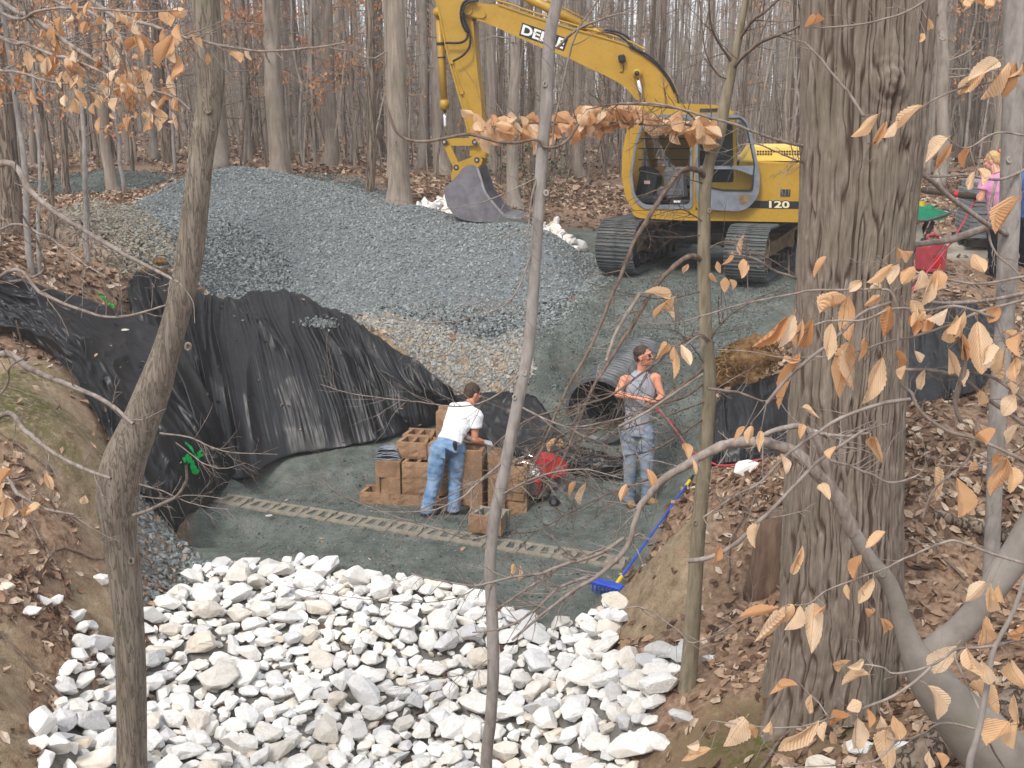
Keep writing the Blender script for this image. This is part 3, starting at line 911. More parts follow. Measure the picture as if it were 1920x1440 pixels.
# the ground dips out of sight under each heap
for hf, poly in HEAPS:
    D = sdist(poly, GX, GY)
    w_ = np.argwhere(D > .12)
    hz = hf(GX[w_[:, 0], w_[:, 1]], GY[w_[:, 0], w_[:, 1]])
    GZ[w_[:, 0], w_[:, 1]] = np.minimum(GZ[w_[:, 0], w_[:, 1]], hz - .12)
mb = MB(); mb.add(np.column_stack((GX.ravel(), GY.ravel(), GZ.ravel())), [GQ])
gme = mb.mesh('ground', GROUND_MAT, smooth=True)
for nm, arr in (('zone', (z_sand, z_dirt, z_moss)), ('zone2', (z_road, z_rock, z_rock * 0))):
    ca = gme.color_attributes.new(nm, 'FLOAT_COLOR', 'POINT')
    ca.data.foreach_set('color', np.column_stack([a.ravel() for a in arr] + [np.ones(GX.size)]).astype(np.float32).ravel())
ground = link('ground', gme); tag(ground, kind='structure')
ground['label'] = 'forest floor of brown leaves around a pit floored with grey stone dust'



def patch(name, poly, n, smin, smax, mat, label, flat=.6, cat='gravel', pad=.1):
    p = sample_poly([PY(*c) for c in poly], n, pad)
    z = gh(p[:, 0], p[:, 1])
    sz = nrg.uniform(smin, smax, (n, 1)) * np.column_stack((nrg.uniform(.8, 1.2, n), nrg.uniform(.6, 1, n), nrg.uniform(flat * .6, flat * 1.2, n)))
    mb = MB(); scatter(mb, STONE, np.column_stack((p, z + sz[:, 2] * .2)), sz, slope_basis(p[:, 0], p[:, 1], gh) @ rand_rot(n, .4))
    return tag(mb.build(name, mat), label, cat, kind='stuff')


patch('loose_gravel', [(600, 548, 16.5), (720, 560, 16.2), (860, 610, 15.3), (960, 640, 14.9), (990, 700, 14.1), (950, 752, 14.2), (870, 740, 14.5), (830, 715, 14.7), (700, 625, 15.2)], 6500, .022, .05, M['mixed_gravel'], 'loose pale grey and tan gravel on the slope beside the pleated fabric')
patch('loose_gravel', [(262, 1035, 10.1), (330, 1030, 10.4), (385, 1075, 10.0), (400, 1110, 9.5), (340, 1170, 9.0), (270, 1150, 9.1)], 900, .03, .06, M['gravel'], 'blue grey gravel at the left edge of the white rocks')
patch('loose_gravel', [(262, 965, 10.35), (300, 985, 10.35), (325, 1010, 10.6), (290, 1015, 10.4)], 120, .03, .05, M['gravel'], 'small spill of blue grey gravel below the fabric point')
patch('loose_gravel', [(330, 1040, 10.6), (420, 900, 12.9), (700, 830, 13.5), (980, 860, 13.0), (1250, 890, 12.2), (1180, 1080, 9.8), (1130, 1160, 9.2), (900, 1145, 9.4), (640, 1090, 10)], 9000, .005, .016, M['fine_gravel'], 'fine dark gravel strewn over the grey dust floor', pad=0)
patch('loose_gravel', [(980, 600, 15.2), (1000, 700, 14.0), (1060, 880, 12.7), (1250, 920, 12.1), (1320, 830, 12.4), (1330, 700, 13.1), (1480, 560, 15), (1480, 500, 16.5), (1100, 520, 16.3)], 12000, .007, .026, M['fine_gravel'], 'coarse dark gravel on the slope below the excavator', pad=0)

patch('loose_gravel', [(1000, 560, 15.9), (960, 620, 15.0), (1010, 600, 15.2), (1090, 520, 16.2), (1120, 480, 16.9), (1080, 460, 17.2), (1040, 490, 16.7)], 2600, .016, .042, M['gravel'], 'gravel spilled from the right end of the large heap', pad=.15)
patch('loose_gravel', [(985, 640, 14.8), (1040, 640, 14.7), (1110, 540, 15.9), (1160, 480, 16.9), (1080, 455, 17.2), (1000, 540, 16)], 1600, .012, .03, M['gravel'], 'thinly spread gravel running out from the large heap towards the excavator', pad=.1)
patch('loose_gravel', [(470, 900, 12.9), (700, 840, 13.5), (960, 900, 12.6), (1180, 960, 11.6), (1160, 1080, 9.9), (900, 1135, 9.4), (640, 1085, 10), (400, 1010, 11)], 700, .014, .03, M['fine_gravel'], 'scattered small stones on the grey dust floor', pad=0)

# ------------------------------------------------------------------ white rocks
m = Mat('white_limestone', .85, .25)
v = m.coords('Object'); f = m.noise(v, 1.6, 6, .62); f2 = m.noise(v, 9, 5, .65)
oi = m.n('ObjectInfo').outputs['Random']
tint = m.ramp(oi, [(0, (.6, .6, .61)), (.1, (.78, .78, .79)), (.45, (.86, .85, .83)), (.75, (.83, .81, .77)), (.92, (.76, .69, .59)), (1, (.58, .6, .62))])
c = m.mix(1, tint, m.ramp(f, [(.3, (.8, .77, .71)), (.5, (.96, .95, .93)), (.7, (1, 1, 1))]), 'MULTIPLY')
st_ = m.ramp(m.noise(v, 2.6, 6, .7), [(.58, (0, 0, 0)), (.72, (.55, .55, .55))]); c = m.mix(st_, c, (.5, .42, .31, 1))
m.color(c); m.bump(f2, .5, .06); M['rock'] = m.m
m = Mat('white_limestone_fill', .85, .25)
v = m.world(); f = m.noise(v, 7, 5, .6)
tint = m.ramp(m.n('NewGeometry').outputs['Random Per Island'], [(0, (.6, .6, .61)), (.3, (.82, .81, .79)), (.8, (.84, .82, .78)), (1, (.68, .6, .5))])
c = m.mix(1, tint, m.ramp(f, [(.3, (.8, .77, .71)), (.6, (1, 1, 1))]), 'MULTIPLY')
m.color(c); m.bump(m.noise(v, 40, 4), .35, .01); M['rock_fill'] = m.m
ROCKV = [hull(20 + i % 8, 300 + i, (1, .82, .68), .04) for i in range(22)]
ROCKME = []
def rough_rock(v_, f_, seed):
    import bmesh
    bm = bmesh.new(); vs = [bm.verts.new(c_) for c_ in v_]
    for q_ in f_: bm.faces.new([vs[w] for w in q_])
    bmesh.ops.subdivide_edges(bm, edges=bm.edges[:], cuts=2, use_grid_fill=True)
    bmesh.ops.triangulate(bm, faces=bm.faces)
    bm.verts.index_update()
    v2 = np.array([w.co[:] for w in bm.verts]); f2 = np.array([[w.index for w in ff.verts] for ff in bm.faces]); bm.free()
    r_ = np.linalg.norm(v2, axis=1)[:, None]
    d_ = .05 * fbm(v2[:, 0] * 3 + v2[:, 2] * 2, v2[:, 1] * 3 - v2[:, 2] * 2.3, seed, 3) + .025 * np.random.default_rng(seed).normal(0, .6, len(v2))
    return v2 * (1 + d_[:, None]), f2


for i, (v_, f_) in enumerate(ROCKV):
    v_, f_ = rough_rock(v_, f_, 700 + i)
    mb = MB(); mb.add(v_, [f_]); ROCKME.append(mb.mesh('white_rock', M['rock']))

cell = .03
rx0, ry0, rx1, ry1 = -4.0, 5.2, 2.4, 10.6
hx, hy = np.arange(rx0, rx1, cell), np.arange(ry0, ry1, cell)
HX, HY = np.meshgrid(hx, hy); HM = gh(HX, HY)
RD = sdist(ROCKZ, HX, HY)
rocks = []
cand = np.argwhere(RD > -.02)


def ell(Rm, s, X, Y):
    """upper and lower height of a rotated ellipsoid over plan offsets"""
    A = Rm @ np.diag(1 / s ** 2) @ Rm.T
    a = A[2, 2]; b = 2 * (A[0, 2] * X + A[1, 2] * Y); c_ = A[0, 0] * X * X + A[1, 1] * Y * Y + 2 * A[0, 1] * X * Y - 1
    d = b * b - 4 * a * c_
    ok = d > 0; sq = np.sqrt(np.maximum(d, 0))
    return ok, (-b - sq) / (2 * a), (-b + sq) / (2 * a)


def drop(size, tries=10, sink=.5):
    best = None
    s = size * np.array((1, rnd.uniform(.68, .95), rnd.uniform(.55, .8)))
    Rm = rot_xyz(rnd.gauss(0, .22), rnd.gauss(0, .22), rnd.uniform(0, 6.28))
    rr = int(size / cell) + 1
    gX, gY = np.meshgrid(np.arange(-rr, rr + 1) * cell, np.arange(-rr, rr + 1) * cell)
    ok, lo, up = ell(Rm, s * np.array((.92, .76, .66)) / np.array((1, 1, 1)), gX, gY)
    for _ in range(tries):
        j, i = cand[rnd.randrange(len(cand))]
        j0, i0 = j - rr, i - rr
        if j0 < 0 or i0 < 0 or j0 + gX.shape[0] > HM.shape[0] or i0 + gX.shape[1] > HM.shape[1]:
            continue
        sub = HM[j0:j0 + gX.shape[0], i0:i0 + gX.shape[1]]
        need = (sub - lo)[ok]
        z = np.quantile(need, .5 + .3 * (1 - sink))
        g0 = float(gh(hx[i], hy[j]))
        if best is None or z - g0 < best[0]:
            best = (z - g0, z, j, i, j0, i0)
    if best is None or best[0] > .21: return
    _, z, j, i, j0, i0 = best
    sub = HM[j0:j0 + gX.shape[0], i0:i0 + gX.shape[1]]
    sub[ok] = np.maximum(sub[ok], (up + z)[ok])
    rocks.append((np.array((hx[i], hy[j], z)), s, Rm))


for k in range(760): drop(rnd.uniform(.06, .11), 8, .9)
nfill = len(rocks)
for k in range(720):
    drop(rnd.choice((.07, .09, .1, .1, .11, .12, .14, .15, .19)) * rnd.uniform(.85, 1.15), 18, 1.0)
pos = np.array([r_[0] for r_ in rocks]); siz = np.array([r_[1] for r_ in rocks]); rot = np.array([r_[2] for r_ in rocks])
# the 280 that show largest stay single, the rest are the fill of the bed
ang = siz[:, 0] / np.linalg.norm(pos - np.array((0, 0, EYE)), axis=1)
hid = HM[np.clip(((pos[:, 1] - ry0) / cell).astype(int), 0, HM.shape[0] - 1), np.clip(((pos[:, 0] - rx0) / cell).astype(int), 0, HM.shape[1] - 1)] - (pos[:, 2] + siz[:, 2] * .6)
scr = ang * np.where(hid > .04, .2, 1) * np.where(pos[:, 1] < 6.6, .2, 1)
order = np.argsort(-scr)
single = order[:285]; rest = order[285:]
mb = MB(); scatter(mb, ROCKV, pos[rest], siz[rest], rot[rest])
nn = 500
p2 = sample_poly(ROCKZ, nn); sz2 = nrg.uniform(.03, .07, (nn, 1)) * np.array((1, .8, .7))
scatter(mb, ROCKV, np.column_stack((p2, gh(p2[:, 0], p2[:, 1]) + .03)), sz2, rand_rot(nn))
tag(mb.build('rock_fill', M['rock_fill']), 'smaller white rocks filling the gaps of the rock bed', 'rocks', kind='stuff')


def place_rock(p, s, Rm, label, group=None):
    o = link('white_rock', ROCKME[rnd.randrange(len(ROCKME))])
    o.matrix_world = Matrix.Translation(p.tolist()) @ Matrix(Rm.tolist()).to_4x4() @ Matrix.Diagonal((*s.tolist(), 1))
    tag(o, label, 'rock', group)


for k in single:
    t_ = (pos[k] - np.array((0, 0, EYE))); dp = t_[1] * CP - t_[2] * SP; py_ = 720 - FPX * (t_[1] * SP + t_[2] * CP) / dp; px_ = 960 + FPX * t_[0] / dp; wd_ = siz[k, 0] * 2 * FPX / dp
    big = 'large' if wd_ > 78 else ('small' if wd_ < 58 else 'middling'); row = 'upper' if py_ < 1170 else ('middle' if py_ < 1310 else 'lower')
    col_ = 'left of the curved trunk' if px_ < 235 else ('between curved trunk and slender sapling' if px_ < 915 else 'right of the slender sapling')
    place_rock(pos[k], siz[k], rot[k], f'{big} white rock in the {row} rock bed {col_}', 'white rocks of the rock bed')
# single rocks out on the banks: px, py of the foot, long side in px
for px, py, Y, w, lab, grp in [
    (95, 1098, 8.0, 50, 'small white rock high on the leafy left bank', None), (78, 1120, 7.9, 45, 'white rock half buried just below the highest one on the left bank', None),
    (15, 1128, 7.7, 45, 'white rock at the left picture edge among leaves', None), (55, 1155, 7.6, 50, 'rounded white rock lowest and leftmost of those in the leaves', None), (135, 1130, 8.1, 60, 'flat white rock on top of a blue white one on the left bank', None),
    (147, 1163, 8.0, 52, 'blue white rock tilted in the leaves left of the curved trunk', None), (195, 1130, 8.7, 50, 'white rock touching the left side of the curved trunk', None), (170, 1210, 8.2, 40, 'small dull white rock on bare soil left of the curved trunk', None),
    (1215, 1290, 6.95, 42, 'white rock alone in the leaves left of the olive sapling foot', None), (1325, 1245, 7.1, 40, 'white rock in the leaves right of the olive sapling foot', None),
    (1278, 1308, 6.6, 66, 'white rock at the foot of the olive sapling', None), (1230, 1340, 6.5, 90, 'long white slab on the right rim of the rock bed', None), (1215, 1388, 6.2, 60, 'white rock below the long slab on the right rim', None), (1180, 1290, 7.0, 40, 'small white rock right of the rock bed among leaves', None),
    (1485, 1410, 5.5, 60, 'broken grey white rock left of the pale boulders at the bottom', None), (1545, 1425, 5.4, 90, 'pale grey boulder in the middle of the three at the bottom', None), (1610, 1405, 5.45, 70, 'pale grey boulder behind the hanging leaves at the bottom', None), (1690, 1435, 5.3, 70, 'grey boulder rightmost at the bottom beside the beech', None),
    (1400, 893, 10.3, 62, 'grey white boulder left of the big trunk below the red line', None),
]:
    p = PY(px, py, Y); s0 = w / FPX * Y * .56
    p[2] = float(gh(p[0], p[1])) + s0 * .25
    place_rock(p, s0 * np.array((1, .8, .7)), rot_xyz(rnd.gauss(0, .3), rnd.gauss(0, .3), rnd.uniform(-.5, .5)), lab, grp)
# white rock dumps at the wood's edge
for name, poly, n, lab in (('rock_heap', [(775, 395, 19.5), (790, 385, 20), (840, 378, 20.4), (870, 395, 19.6), (850, 412, 18.6), (800, 408, 18.8)], 120, 'white rocks dumped behind the excavator bucket'),
                           ('rock_heap', [(1015, 405, 20), (1040, 405, 20.3), (1075, 430, 19), (1100, 440, 18.6), (1060, 444, 18.2), (1020, 425, 18.8)], 80, 'white rocks dumped behind the gravel right of the bucket')):
    p = sample_poly([PY(*c_) for c_ in poly], n); nn = len(p)
    s_ = nrg.uniform(.08, .18, (nn, 1)) * np.array((1, .85, .75))
    mb = MB(); scatter(mb, ROCKV, np.column_stack((p, gh(p[:, 0], p[:, 1]) + nrg.uniform(.0, .2, nn))), s_, rand_rot(nn))
    tag(mb.build(name, M['rock_fill']), lab, 'rocks', kind='stuff')

# ------------------------------------------------------------------ leaf litter
def litter(polyf, n, smin, smax, xr, yr, label, lift=.012, tilt=.45):
    out = np.zeros((0, 2))
    while len(out) < n:
        p = np.column_stack((nrg.uniform(*xr, n), nrg.uniform(*yr, n)))
        keep = nrg.random(n) < polyf(p[:, 0], p[:, 1])
        out = np.vstack((out, p[keep]))
    p = out[:n]; s = nrg.uniform(smin, smax, n)
    mb = MB()
    scatter(mb, LEAFLET, np.column_stack((p, gh(p[:, 0], p[:, 1]) + nrg.uniform(.002, lift * 2, n))), np.column_stack((s, s * nrg.uniform(.7, 1.2, n), s * nrg.uniform(.3, 1.3, n))), slope_basis(p[:, 0], p[:, 1], gh) @ rand_rot(n, tilt))
    return tag(mb.build('leaf_litter', M['litter']), label, 'leaves', kind='stuff')


def _cover(x, y):
    i = np.clip(np.searchsorted(gx, x) - 1, 0, len(gx) - 2); j = np.clip(np.searchsorted(gy, y) - 1, 0, len(gy) - 2)
    a = (1 - z_sand[j, i]) * (1 - .9 * z_rock[j, i]) * (1 - .93 * z_dirt[j, i]) * (1 - .75 * z_moss[j, i]) * (1 - .95 * z_road[j, i])
    for hf, poly in HEAPS:
        a = np.where(sdist(poly, x, y) > .05, 0.02, a)
    patchy = np.clip(.55 + 1.1 * fbm(x * .9, y * .9, 61, 3), .25, 1)
    return a * patchy


litter(_cover, 30000, .07, .125, (-7, 8), (3.6, 13), 'brown dead leaves carpeting the banks close by')
litter(_cover, 26000, .09, .15, (-12, 13), (12.5, 26), 'brown dead leaves on the ground around the pit')
litter(_cover, 26000, .14, .26, (-26, 30), (24, 62), 'brown dead leaves on the far forest floor', .03)
# ------------------------------------------------------------------ excavator
EX_C = np.array((3.2, 17.45, 2.07))
EX_RZ = R(170)
EX = empty('excavator', EX_C, 'yellow tracked excavator parked on the grey pad with its bucket on the gravel', 'excavator', rz=EX_RZ)
_er = rotz(EX_RZ)


def L(px, py, yl):
    """pixel -> (x, z) in the machine's own frame, on its plane y = yl"""
    o = _er.T @ (np.array((0, 0, EYE)) - EX_C); d = _er.T @ ray(px, py)
    t = (yl - o[1]) / d[1]
    p = o + d * t
    return np.array((p[0], p[2]))


def LL(pts, yl):
    return np.array([L(a, b, yl) for a, b in pts])


def zc(pts, x0, y0, k):
    return [(x0 + a / k, y0 + b / k) for a, b in pts]


def text_mesh(s, quad, mat, name, parent, off=0.0, lift=None, squeeze=1.0):
    """lettering mapped on a quad (bl, br, tr, tl) of 3-D points"""
    cu = bpy.data.curves.new('lettering', 'FONT'); cu.body = s; cu.offset = off; cu.resolution_u = 3
    ob = bpy.data.objects.new('lettering', cu); COL.objects.link(ob)
    dg = bpy.context.evaluated_depsgraph_get(); dg.update()
    me = bpy.data.meshes.new_from_object(ob.evaluated_get(dg))
    bpy.data.objects.remove(ob)
    v = np.array([q.co[:] for q in me.vertices]); lo, hi = v.min(0), v.max(0)
    u = (v[:, 0] - lo[0]) / (hi[0] - lo[0]); w = (v[:, 1] - lo[1]) / (hi[1] - lo[1])
    bl, br, tr, tl = [np.asarray(q, float) for q in quad]
    p = (bl[None] * ((1 - u) * (1 - w))[:, None] + br[None] * (u * (1 - w))[:, None] + tr[None] * (u * w)[:, None] + tl[None] * ((1 - u) * w)[:, None])
    me.vertices.foreach_set('co', p.astype(np.float32).ravel())
    me.materials.clear(); me.materials.append(mat); me.update()
    return link(name, me, parent)


def slab(pts2, y0, y1, mat, name, parent, bev=0.012):
    mb = MB(); prism(mb, pts2, y0, y1)
    o = mb.build(name, mat, parent)
    if bev:
        b = o.modifiers.new('bevel', 'BEVEL'); b.width = bev; b.segments = 2; b.limit_method = 'ANGLE'; b.angle_limit = R(40)
    return o


BY = -.12; BH = .19
C1 = lambda pts: zc(pts, 760, 0, 2.526)
boom_up = [(268, 50), (275, 28), (300, 14), (330, 13), (440, 20), (600, 75), (800, 138), (950, 180), (1050, 213), (1130, 255), (1200, 310), (1250, 370), (1280, 430), (1296, 490), (1320, 600), (1345, 690), (1350, 760), (1320, 800)]
boom_lo = [(1280, 790), (1235, 740), (1190, 640), (1150, 555), (1110, 490), (1080, 450), (1030, 400), (950, 355), (850, 308), (760, 265), (640, 220), (420, 120), (340, 92), (290, 78)]
boom = slab(LL(C1(boom_up + boom_lo), BY + BH), BY - BH, BY + BH, M['yellow'], 'boom', EX, .015)
# flange plates along the edges
mb = MB()
for seq, in (([(440, 20), (600, 75), (800, 138), (950, 180), (1050, 213), (1130, 255), (1200, 310), (1250, 370), (1280, 430), (1296, 490)],), ([(340, 92), (420, 120), (640, 220), (760, 265), (850, 308), (950, 355), (1030, 400), (1080, 450), (1110, 490)],)):
    c = LL(C1(seq), BY + BH); c = catmull(c, 40)
    n2 = np.gradient(c, axis=0); n2 = np.column_stack((-n2[:, 1], n2[:, 0])); n2 /= np.linalg.norm(n2, axis=1)[:, None]
    o_ = np.vstack((c + n2 * .014, (c - n2 * .014)[::-1])); prism(mb, o_, BY - BH - .02, BY + BH + .02)
mb.build('flange', M['yellow'], boom)
for (a, b), r_ in (((297, 46), .085), ((1290, 752), .12)):
    mb = MB(); p = L(*C1([(a, b)])[0], BY + BH); cyl(mb, (p[0], BY - BH - .05, p[1]), (p[0], BY + BH + .05, p[1]), r_, 16); mb.build('pin_boss', M['yellow'], boom)
mb = MB()
o_ = LL(C1([(285, 28), (310, 22), (375, 50), (385, 72), (370, 88), (345, 86), (290, 70)]), BY + BH); prism(mb, round_poly(o_, .05), BY + BH - .01, BY + BH + .03)
mb.build('tip_plate', M['yellow'], boom)
# pipes on the boom back
mb = MB()
for dz, dy in ((.035, .12), (.035, .04), (.04, -.05)):
    c = catmull(LL(C1([(420, 8), (470, 22), (600, 66), (800, 128), (950, 170), (1060, 206), (1140, 248)]), BY + BH), 40)
    tube(mb, np.column_stack((c[:, 0], np.full(40, BY + dy), c[:, 1] + dz)), .016, 6)
for k in (500, 800, 1000):
    p = L(*C1([(k, k * .31 - 120 if k != 500 else 30)])[0], BY + BH)
mb.build('oil_pipe', M['yellow'], boom, smooth=True)
# black edge line + hoses on the boom shoulder
for seq, yy, r_ in (([(940, 140), (1000, 150), (1050, 175), (1075, 215), (1110, 250)], BY + .05, .018), ([(930, 150), (990, 160), (1040, 188), (1080, 225), (1150, 262), (1210, 318), (1255, 380), (1283, 440), (1297, 500)], BY + BH + .035, .016), ([(1060, 222), (1130, 262), (1195, 315), (1245, 380), (1275, 440)], BY + BH + .03, .012),
                    ([(330, -5), (285, 5), (265, 40), (275, 90), (290, 130), (296, 165), (285, 190), (255, 203), (190, 203)], BY + BH + .06, .02), ([(345, 0), (300, 8), (275, 45), (285, 100), (303, 150), (308, 190), (300, 230), (270, 265), (225, 290)], BY + BH + .09, .018),
                    ([(335, 4), (292, 14), (272, 60), (278, 110), (294, 150)], BY + BH + .12, .018), ([(325, 0), (280, 12), (262, 60), (268, 110), (288, 150)], BY + BH + .04, .018)):
    mb = MB(); c = catmull(LL(C1(seq), yy), 36); tube(mb, np.column_stack((c[:, 0], np.full(36, yy), c[:, 1])), r_, 7); mb.build('hydraulic_hose', M['rubber'], boom, smooth=True)
# lettering on the boom
YB = BY + BH
def q3(pts, y): return [np.array((p[0], y, p[1])) for p in LL(pts, y)]
qb = q3([(973, 66), (1057, 96), (1065.5, 72.5), (979.5, 42)], YB + .004)
mb = MB(); prism(mb, np.array([(q[0], q[2]) for q in qb]), YB - .003, YB + .004); mb.build('name_plate', M['decal_black'], boom)
text_mesh('DEERE', q3([(976.5, 63.5), (1055, 92), (1061.5, 74), (981, 45.5)], YB + .008), M['decal_white'], 'lettering', boom, .035)
# work lamp
p = L(1166, 110, YB + .06); mb = MB(); box(mb, (p[0], YB + .06, p[1]), (.11, .1, .12), rot_xyz(0, .15, 0), bev=.02)
tube(mb, np.array([(p[0], YB + .05, p[1] - .05), (p[0] - .03, YB + .03, p[1] - .12), (p[0] - .02, YB + .02, p[1] - .2), (p[0] + .03, YB, p[1] - .2)]), .008, 6)
mb.build('work_lamp', M['rubber'], boom)

# boom cylinders (two, beside the boom)
for sgn in (1, -1):
    yy = BY + sgn * (BH + .1)
    a, b = L(*C1([(1098, 348)])[0], yy), L(*C1([(1128, 520)])[0], yy)
    e = b + (b - a) / np.linalg.norm(b - a) * 1.1
    m0 = a + (b - a) * .85
    mb = MB(); cyl(mb, (a[0], yy, a[1]), (b[0], yy, b[1]), .035, 12, 1); cyl(mb, (m0[0], yy, m0[1]), (e[0], yy, e[1]), .065, 14, 0)
    cyl(mb, (a[0], yy - .06, a[1]), (a[0], yy + .06, a[1]), .075, 14, 0); cyl(mb, (a[0], yy - .075, a[1]), (a[0], yy + .075, a[1]), .04, 12, 2)
    mb.build('boom_cylinder', [M['yellow'], M['chrome'], M['dark_metal']], EX, smooth=True)

# arm cylinder on the boom back
a, b = L(*C1([(905, 152)])[0], BY), L(*C1([(225, -190)])[0], BY)
d_ = (b - a) / np.linalg.norm(b - a)
mb = MB()
m0, m1 = a + d_ * .08, a + (b - a) * .62
cyl(mb, (m0[0], BY, m0[1]), (m1[0], BY, m1[1]), .075, 16, 0); cyl(mb, (m1[0], BY, m1[1]), (b[0], BY, b[1]), .04, 12, 1)
cyl(mb, (m1[0] - d_[0] * .12, BY, m1[1] - d_[1] * .12), (m1[0], BY, m1[1]), .088, 16, 0)
cyl(mb, (a[0], BY - .12, a[1]), (a[0], BY + .12, a[1]), .07, 14, 0)
off = np.array((-d_[1], d_[0])) * .1
if off[1] < 0: off = -off
tube(mb, np.array([(*(a + d_ * .25 + off)[:1], BY + .05, (a + d_ * .25 + off)[1]), (*(a + d_ * 1.3 + off)[:1], BY + .05, (a + d_ * 1.3 + off)[1])]), .014, 6, 0)
mb.build('arm_cylinder', [M['yellow'], M['chrome']], EX, smooth=True)
mb = MB(); o_ = LL(C1([(850, 158), (890, 130), (925, 128), (965, 175), (950, 185)]), BY)
for yy in (BY - .1, BY + .08): prism(mb, o_, yy, yy + .025)
mb.build('cylinder_bracket', M['yellow'], EX)

# arm
AH = .15
arm_l = [(140, -150), (141, -60), (148, 0), (165, 80), (200, 250), (240, 400), (275, 520), (300, 640), (308, 735)]
arm_r = [(378, 745), (366, 640), (352, 450), (337, 330), (317, 100), (303, -20), (290, -150), (262, -230), (205, -235)]
arm = slab(LL(C1(arm_l + arm_r), BY + AH), BY - AH, BY + AH, M['yellow'], 'arm', EX, .012)
mb = MB()
for seq in ([(317, 100), (337, 330), (352, 450), (366, 640), (376, 735)], [(148, 0), (165, 80), (200, 250), (240, 400), (275, 520), (300, 640)]):
    c = catmull(LL(C1(seq), BY + AH), 24); n2 = np.gradient(c, axis=0); n2 = np.column_stack((-n2[:, 1], n2[:, 0])); n2 /= np.linalg.norm(n2, axis=1)[:, None]
    prism(mb, np.vstack((c + n2 * .015, (c - n2 * .015)[::-1])), BY - AH - .018, BY + AH + .018)
mb.build('flange', M['yellow'], arm)
mb = MB()
c = LL(C1([(222, 295), (270, 430), (318, 535)]), BY + AH); tube(mb, np.column_stack((c[:, 0], np.full(3, BY + AH + .02), c[:, 1])), .012, 6)
for k in ((222, 295), (270, 438)):
    p = L(*C1([k])[0], BY + AH); box(mb, (p[0], BY + AH + .02, p[1]), (.06, .05, .05))
mb.build('oil_pipe', M['yellow'], arm)

# bucket cylinder on the front of the arm
a, b, e = L(*C1([(158, 60)])[0], BY), L(*C1([(187, 520)])[0], BY), L(*C1([(190, 672)])[0], BY)
mb = MB(); cyl(mb, (a[0], BY, a[1]), (b[0], BY, b[1]), .058, 16, 0); cyl(mb, (b[0], BY, b[1]), (e[0], BY, e[1]), .028, 12, 1)
d_ = (b - a) / np.linalg.norm(b - a); k = b - d_ * .16
cyl(mb, (k[0], BY, k[1]), (b[0], BY, b[1]), .075, 16, 0)
k = a + (b - a) * .3; cyl(mb, (k[0], BY, k[1]), (k[0] + d_[0] * .04, BY, k[1] + d_[1] * .04), .072, 16, 2)
k = a + (b - a) * .45; cyl(mb, (k[0], BY, k[1]), (k[0] + d_[0] * .02, BY, k[1] + d_[1] * .02), .066, 16, 2)
cyl(mb, (a[0], BY - .09, a[1]), (a[0], BY + .09, a[1]), .08, 14, 0)
mb.build('bucket_cylinder', [M['yellow'], M['chrome'], M['dark_metal']], EX, smooth=True)
# linkage
mb = MB()
for sgn in (1, -1):
    yy = BY + sgn * (AH + .035)
    for p, q_, w_ in (((188, 672), (332, 672), .06), ((195, 680), (245, 792), .055)):
        A_, B_ = L(*C1([p])[0], yy), L(*C1([q_])[0], yy); d_ = (B_ - A_) / np.linalg.norm(B_ - A_); n_ = np.array((-d_[1], d_[0])) * w_
        prism(mb, round_poly([A_ - d_ * w_ - n_, B_ + d_ * w_ - n_, B_ + d_ * w_ + n_, A_ - d_ * w_ + n_], w_ * .9), yy - .025, yy + .025, 0)
    for p in ((188, 672), (332, 672), (245, 792), (342, 757)):
        A_ = L(*C1([p])[0], yy); cyl(mb, (A_[0], yy - .06, A_[1]), (A_[0], yy + .06 * 1, A_[1]), .048, 14, 1); cyl(mb, (A_[0], yy - .066, A_[1]), (A_[0], yy + .066, A_[1]), .022, 10, 2)
mb.build('bucket_linkage', [M['yellow'], M['dark_metal'], M['bright_steel']], EX)

# bucket
BW = .43
C4 = lambda pts: zc(pts, 780, 200, 6.0)
yb = BY + BW
side = C4([(530, 690), (580, 658), (635, 656), (682, 690), (720, 800), (770, 960), (880, 1110), (990, 1235), (850, 1285), (690, 1298), (520, 1268), (420, 1208), (350, 1110), (322, 1000), (330, 910), (400, 840), (470, 770)])
bucket = slab(LL(side, yb), yb - .03, yb, M['steel'], 'bucket', EX, .004)
slab(LL(side, yb), BY - BW, BY - BW + .03, M['steel'], 'bucket_side', bucket, .004)
sh = catmull(LL(C4([(990, 1240), (850, 1287), (690, 1300), (520, 1270), (420, 1210), (350, 1112), (322, 1000), (330, 910), (400, 840), (480, 765), (560, 700)]), yb), 50)
n2 = np.gradient(sh, axis=0); n2 = np.column_stack((-n2[:, 1], n2[:, 0])); n2 /= np.linalg.norm(n2, axis=1)[:, None]
mb = MB(); v = []
cen = LL(C4([(640, 980)]), yb)[0]
if ((sh - cen) * n2).sum() < 0: n2 = -n2
o_ = np.vstack((sh, (sh - n2 * .03)[::-1]))
prism(mb, o_, BY - BW + .031, BY + BW - .031)
mb.build('bucket_shell', M['steel'], bucket, smooth=False)
# wear strip and weld line on the side plate
st = catmull(LL(C4([(345, 1105), (400, 1140), (500, 1170), (600, 1178), (690, 1160), (760, 1280), (690, 1297), (520, 1267), (420, 1207)]), yb), 60)
mb = MB(); prism(mb, st, yb - .001, yb + .012); mb.build('wear_plate', M['steel'], bucket)
mb = MB()
ed = LL(C4([(682, 690), (720, 800), (770, 960), (880, 1110), (990, 1235)]), yb); ed = catmull(ed, 20)
n2 = np.gradient(ed, axis=0); n2 = np.column_stack((-n2[:, 1], n2[:, 0])); n2 /= np.linalg.norm(n2, axis=1)[:, None]
prism(mb, np.vstack((ed + n2 * .004, (ed - n2 * .03)[::-1])), yb + .0, yb + .016)
mb.build('side_cutter', M['bright_steel'], bucket)
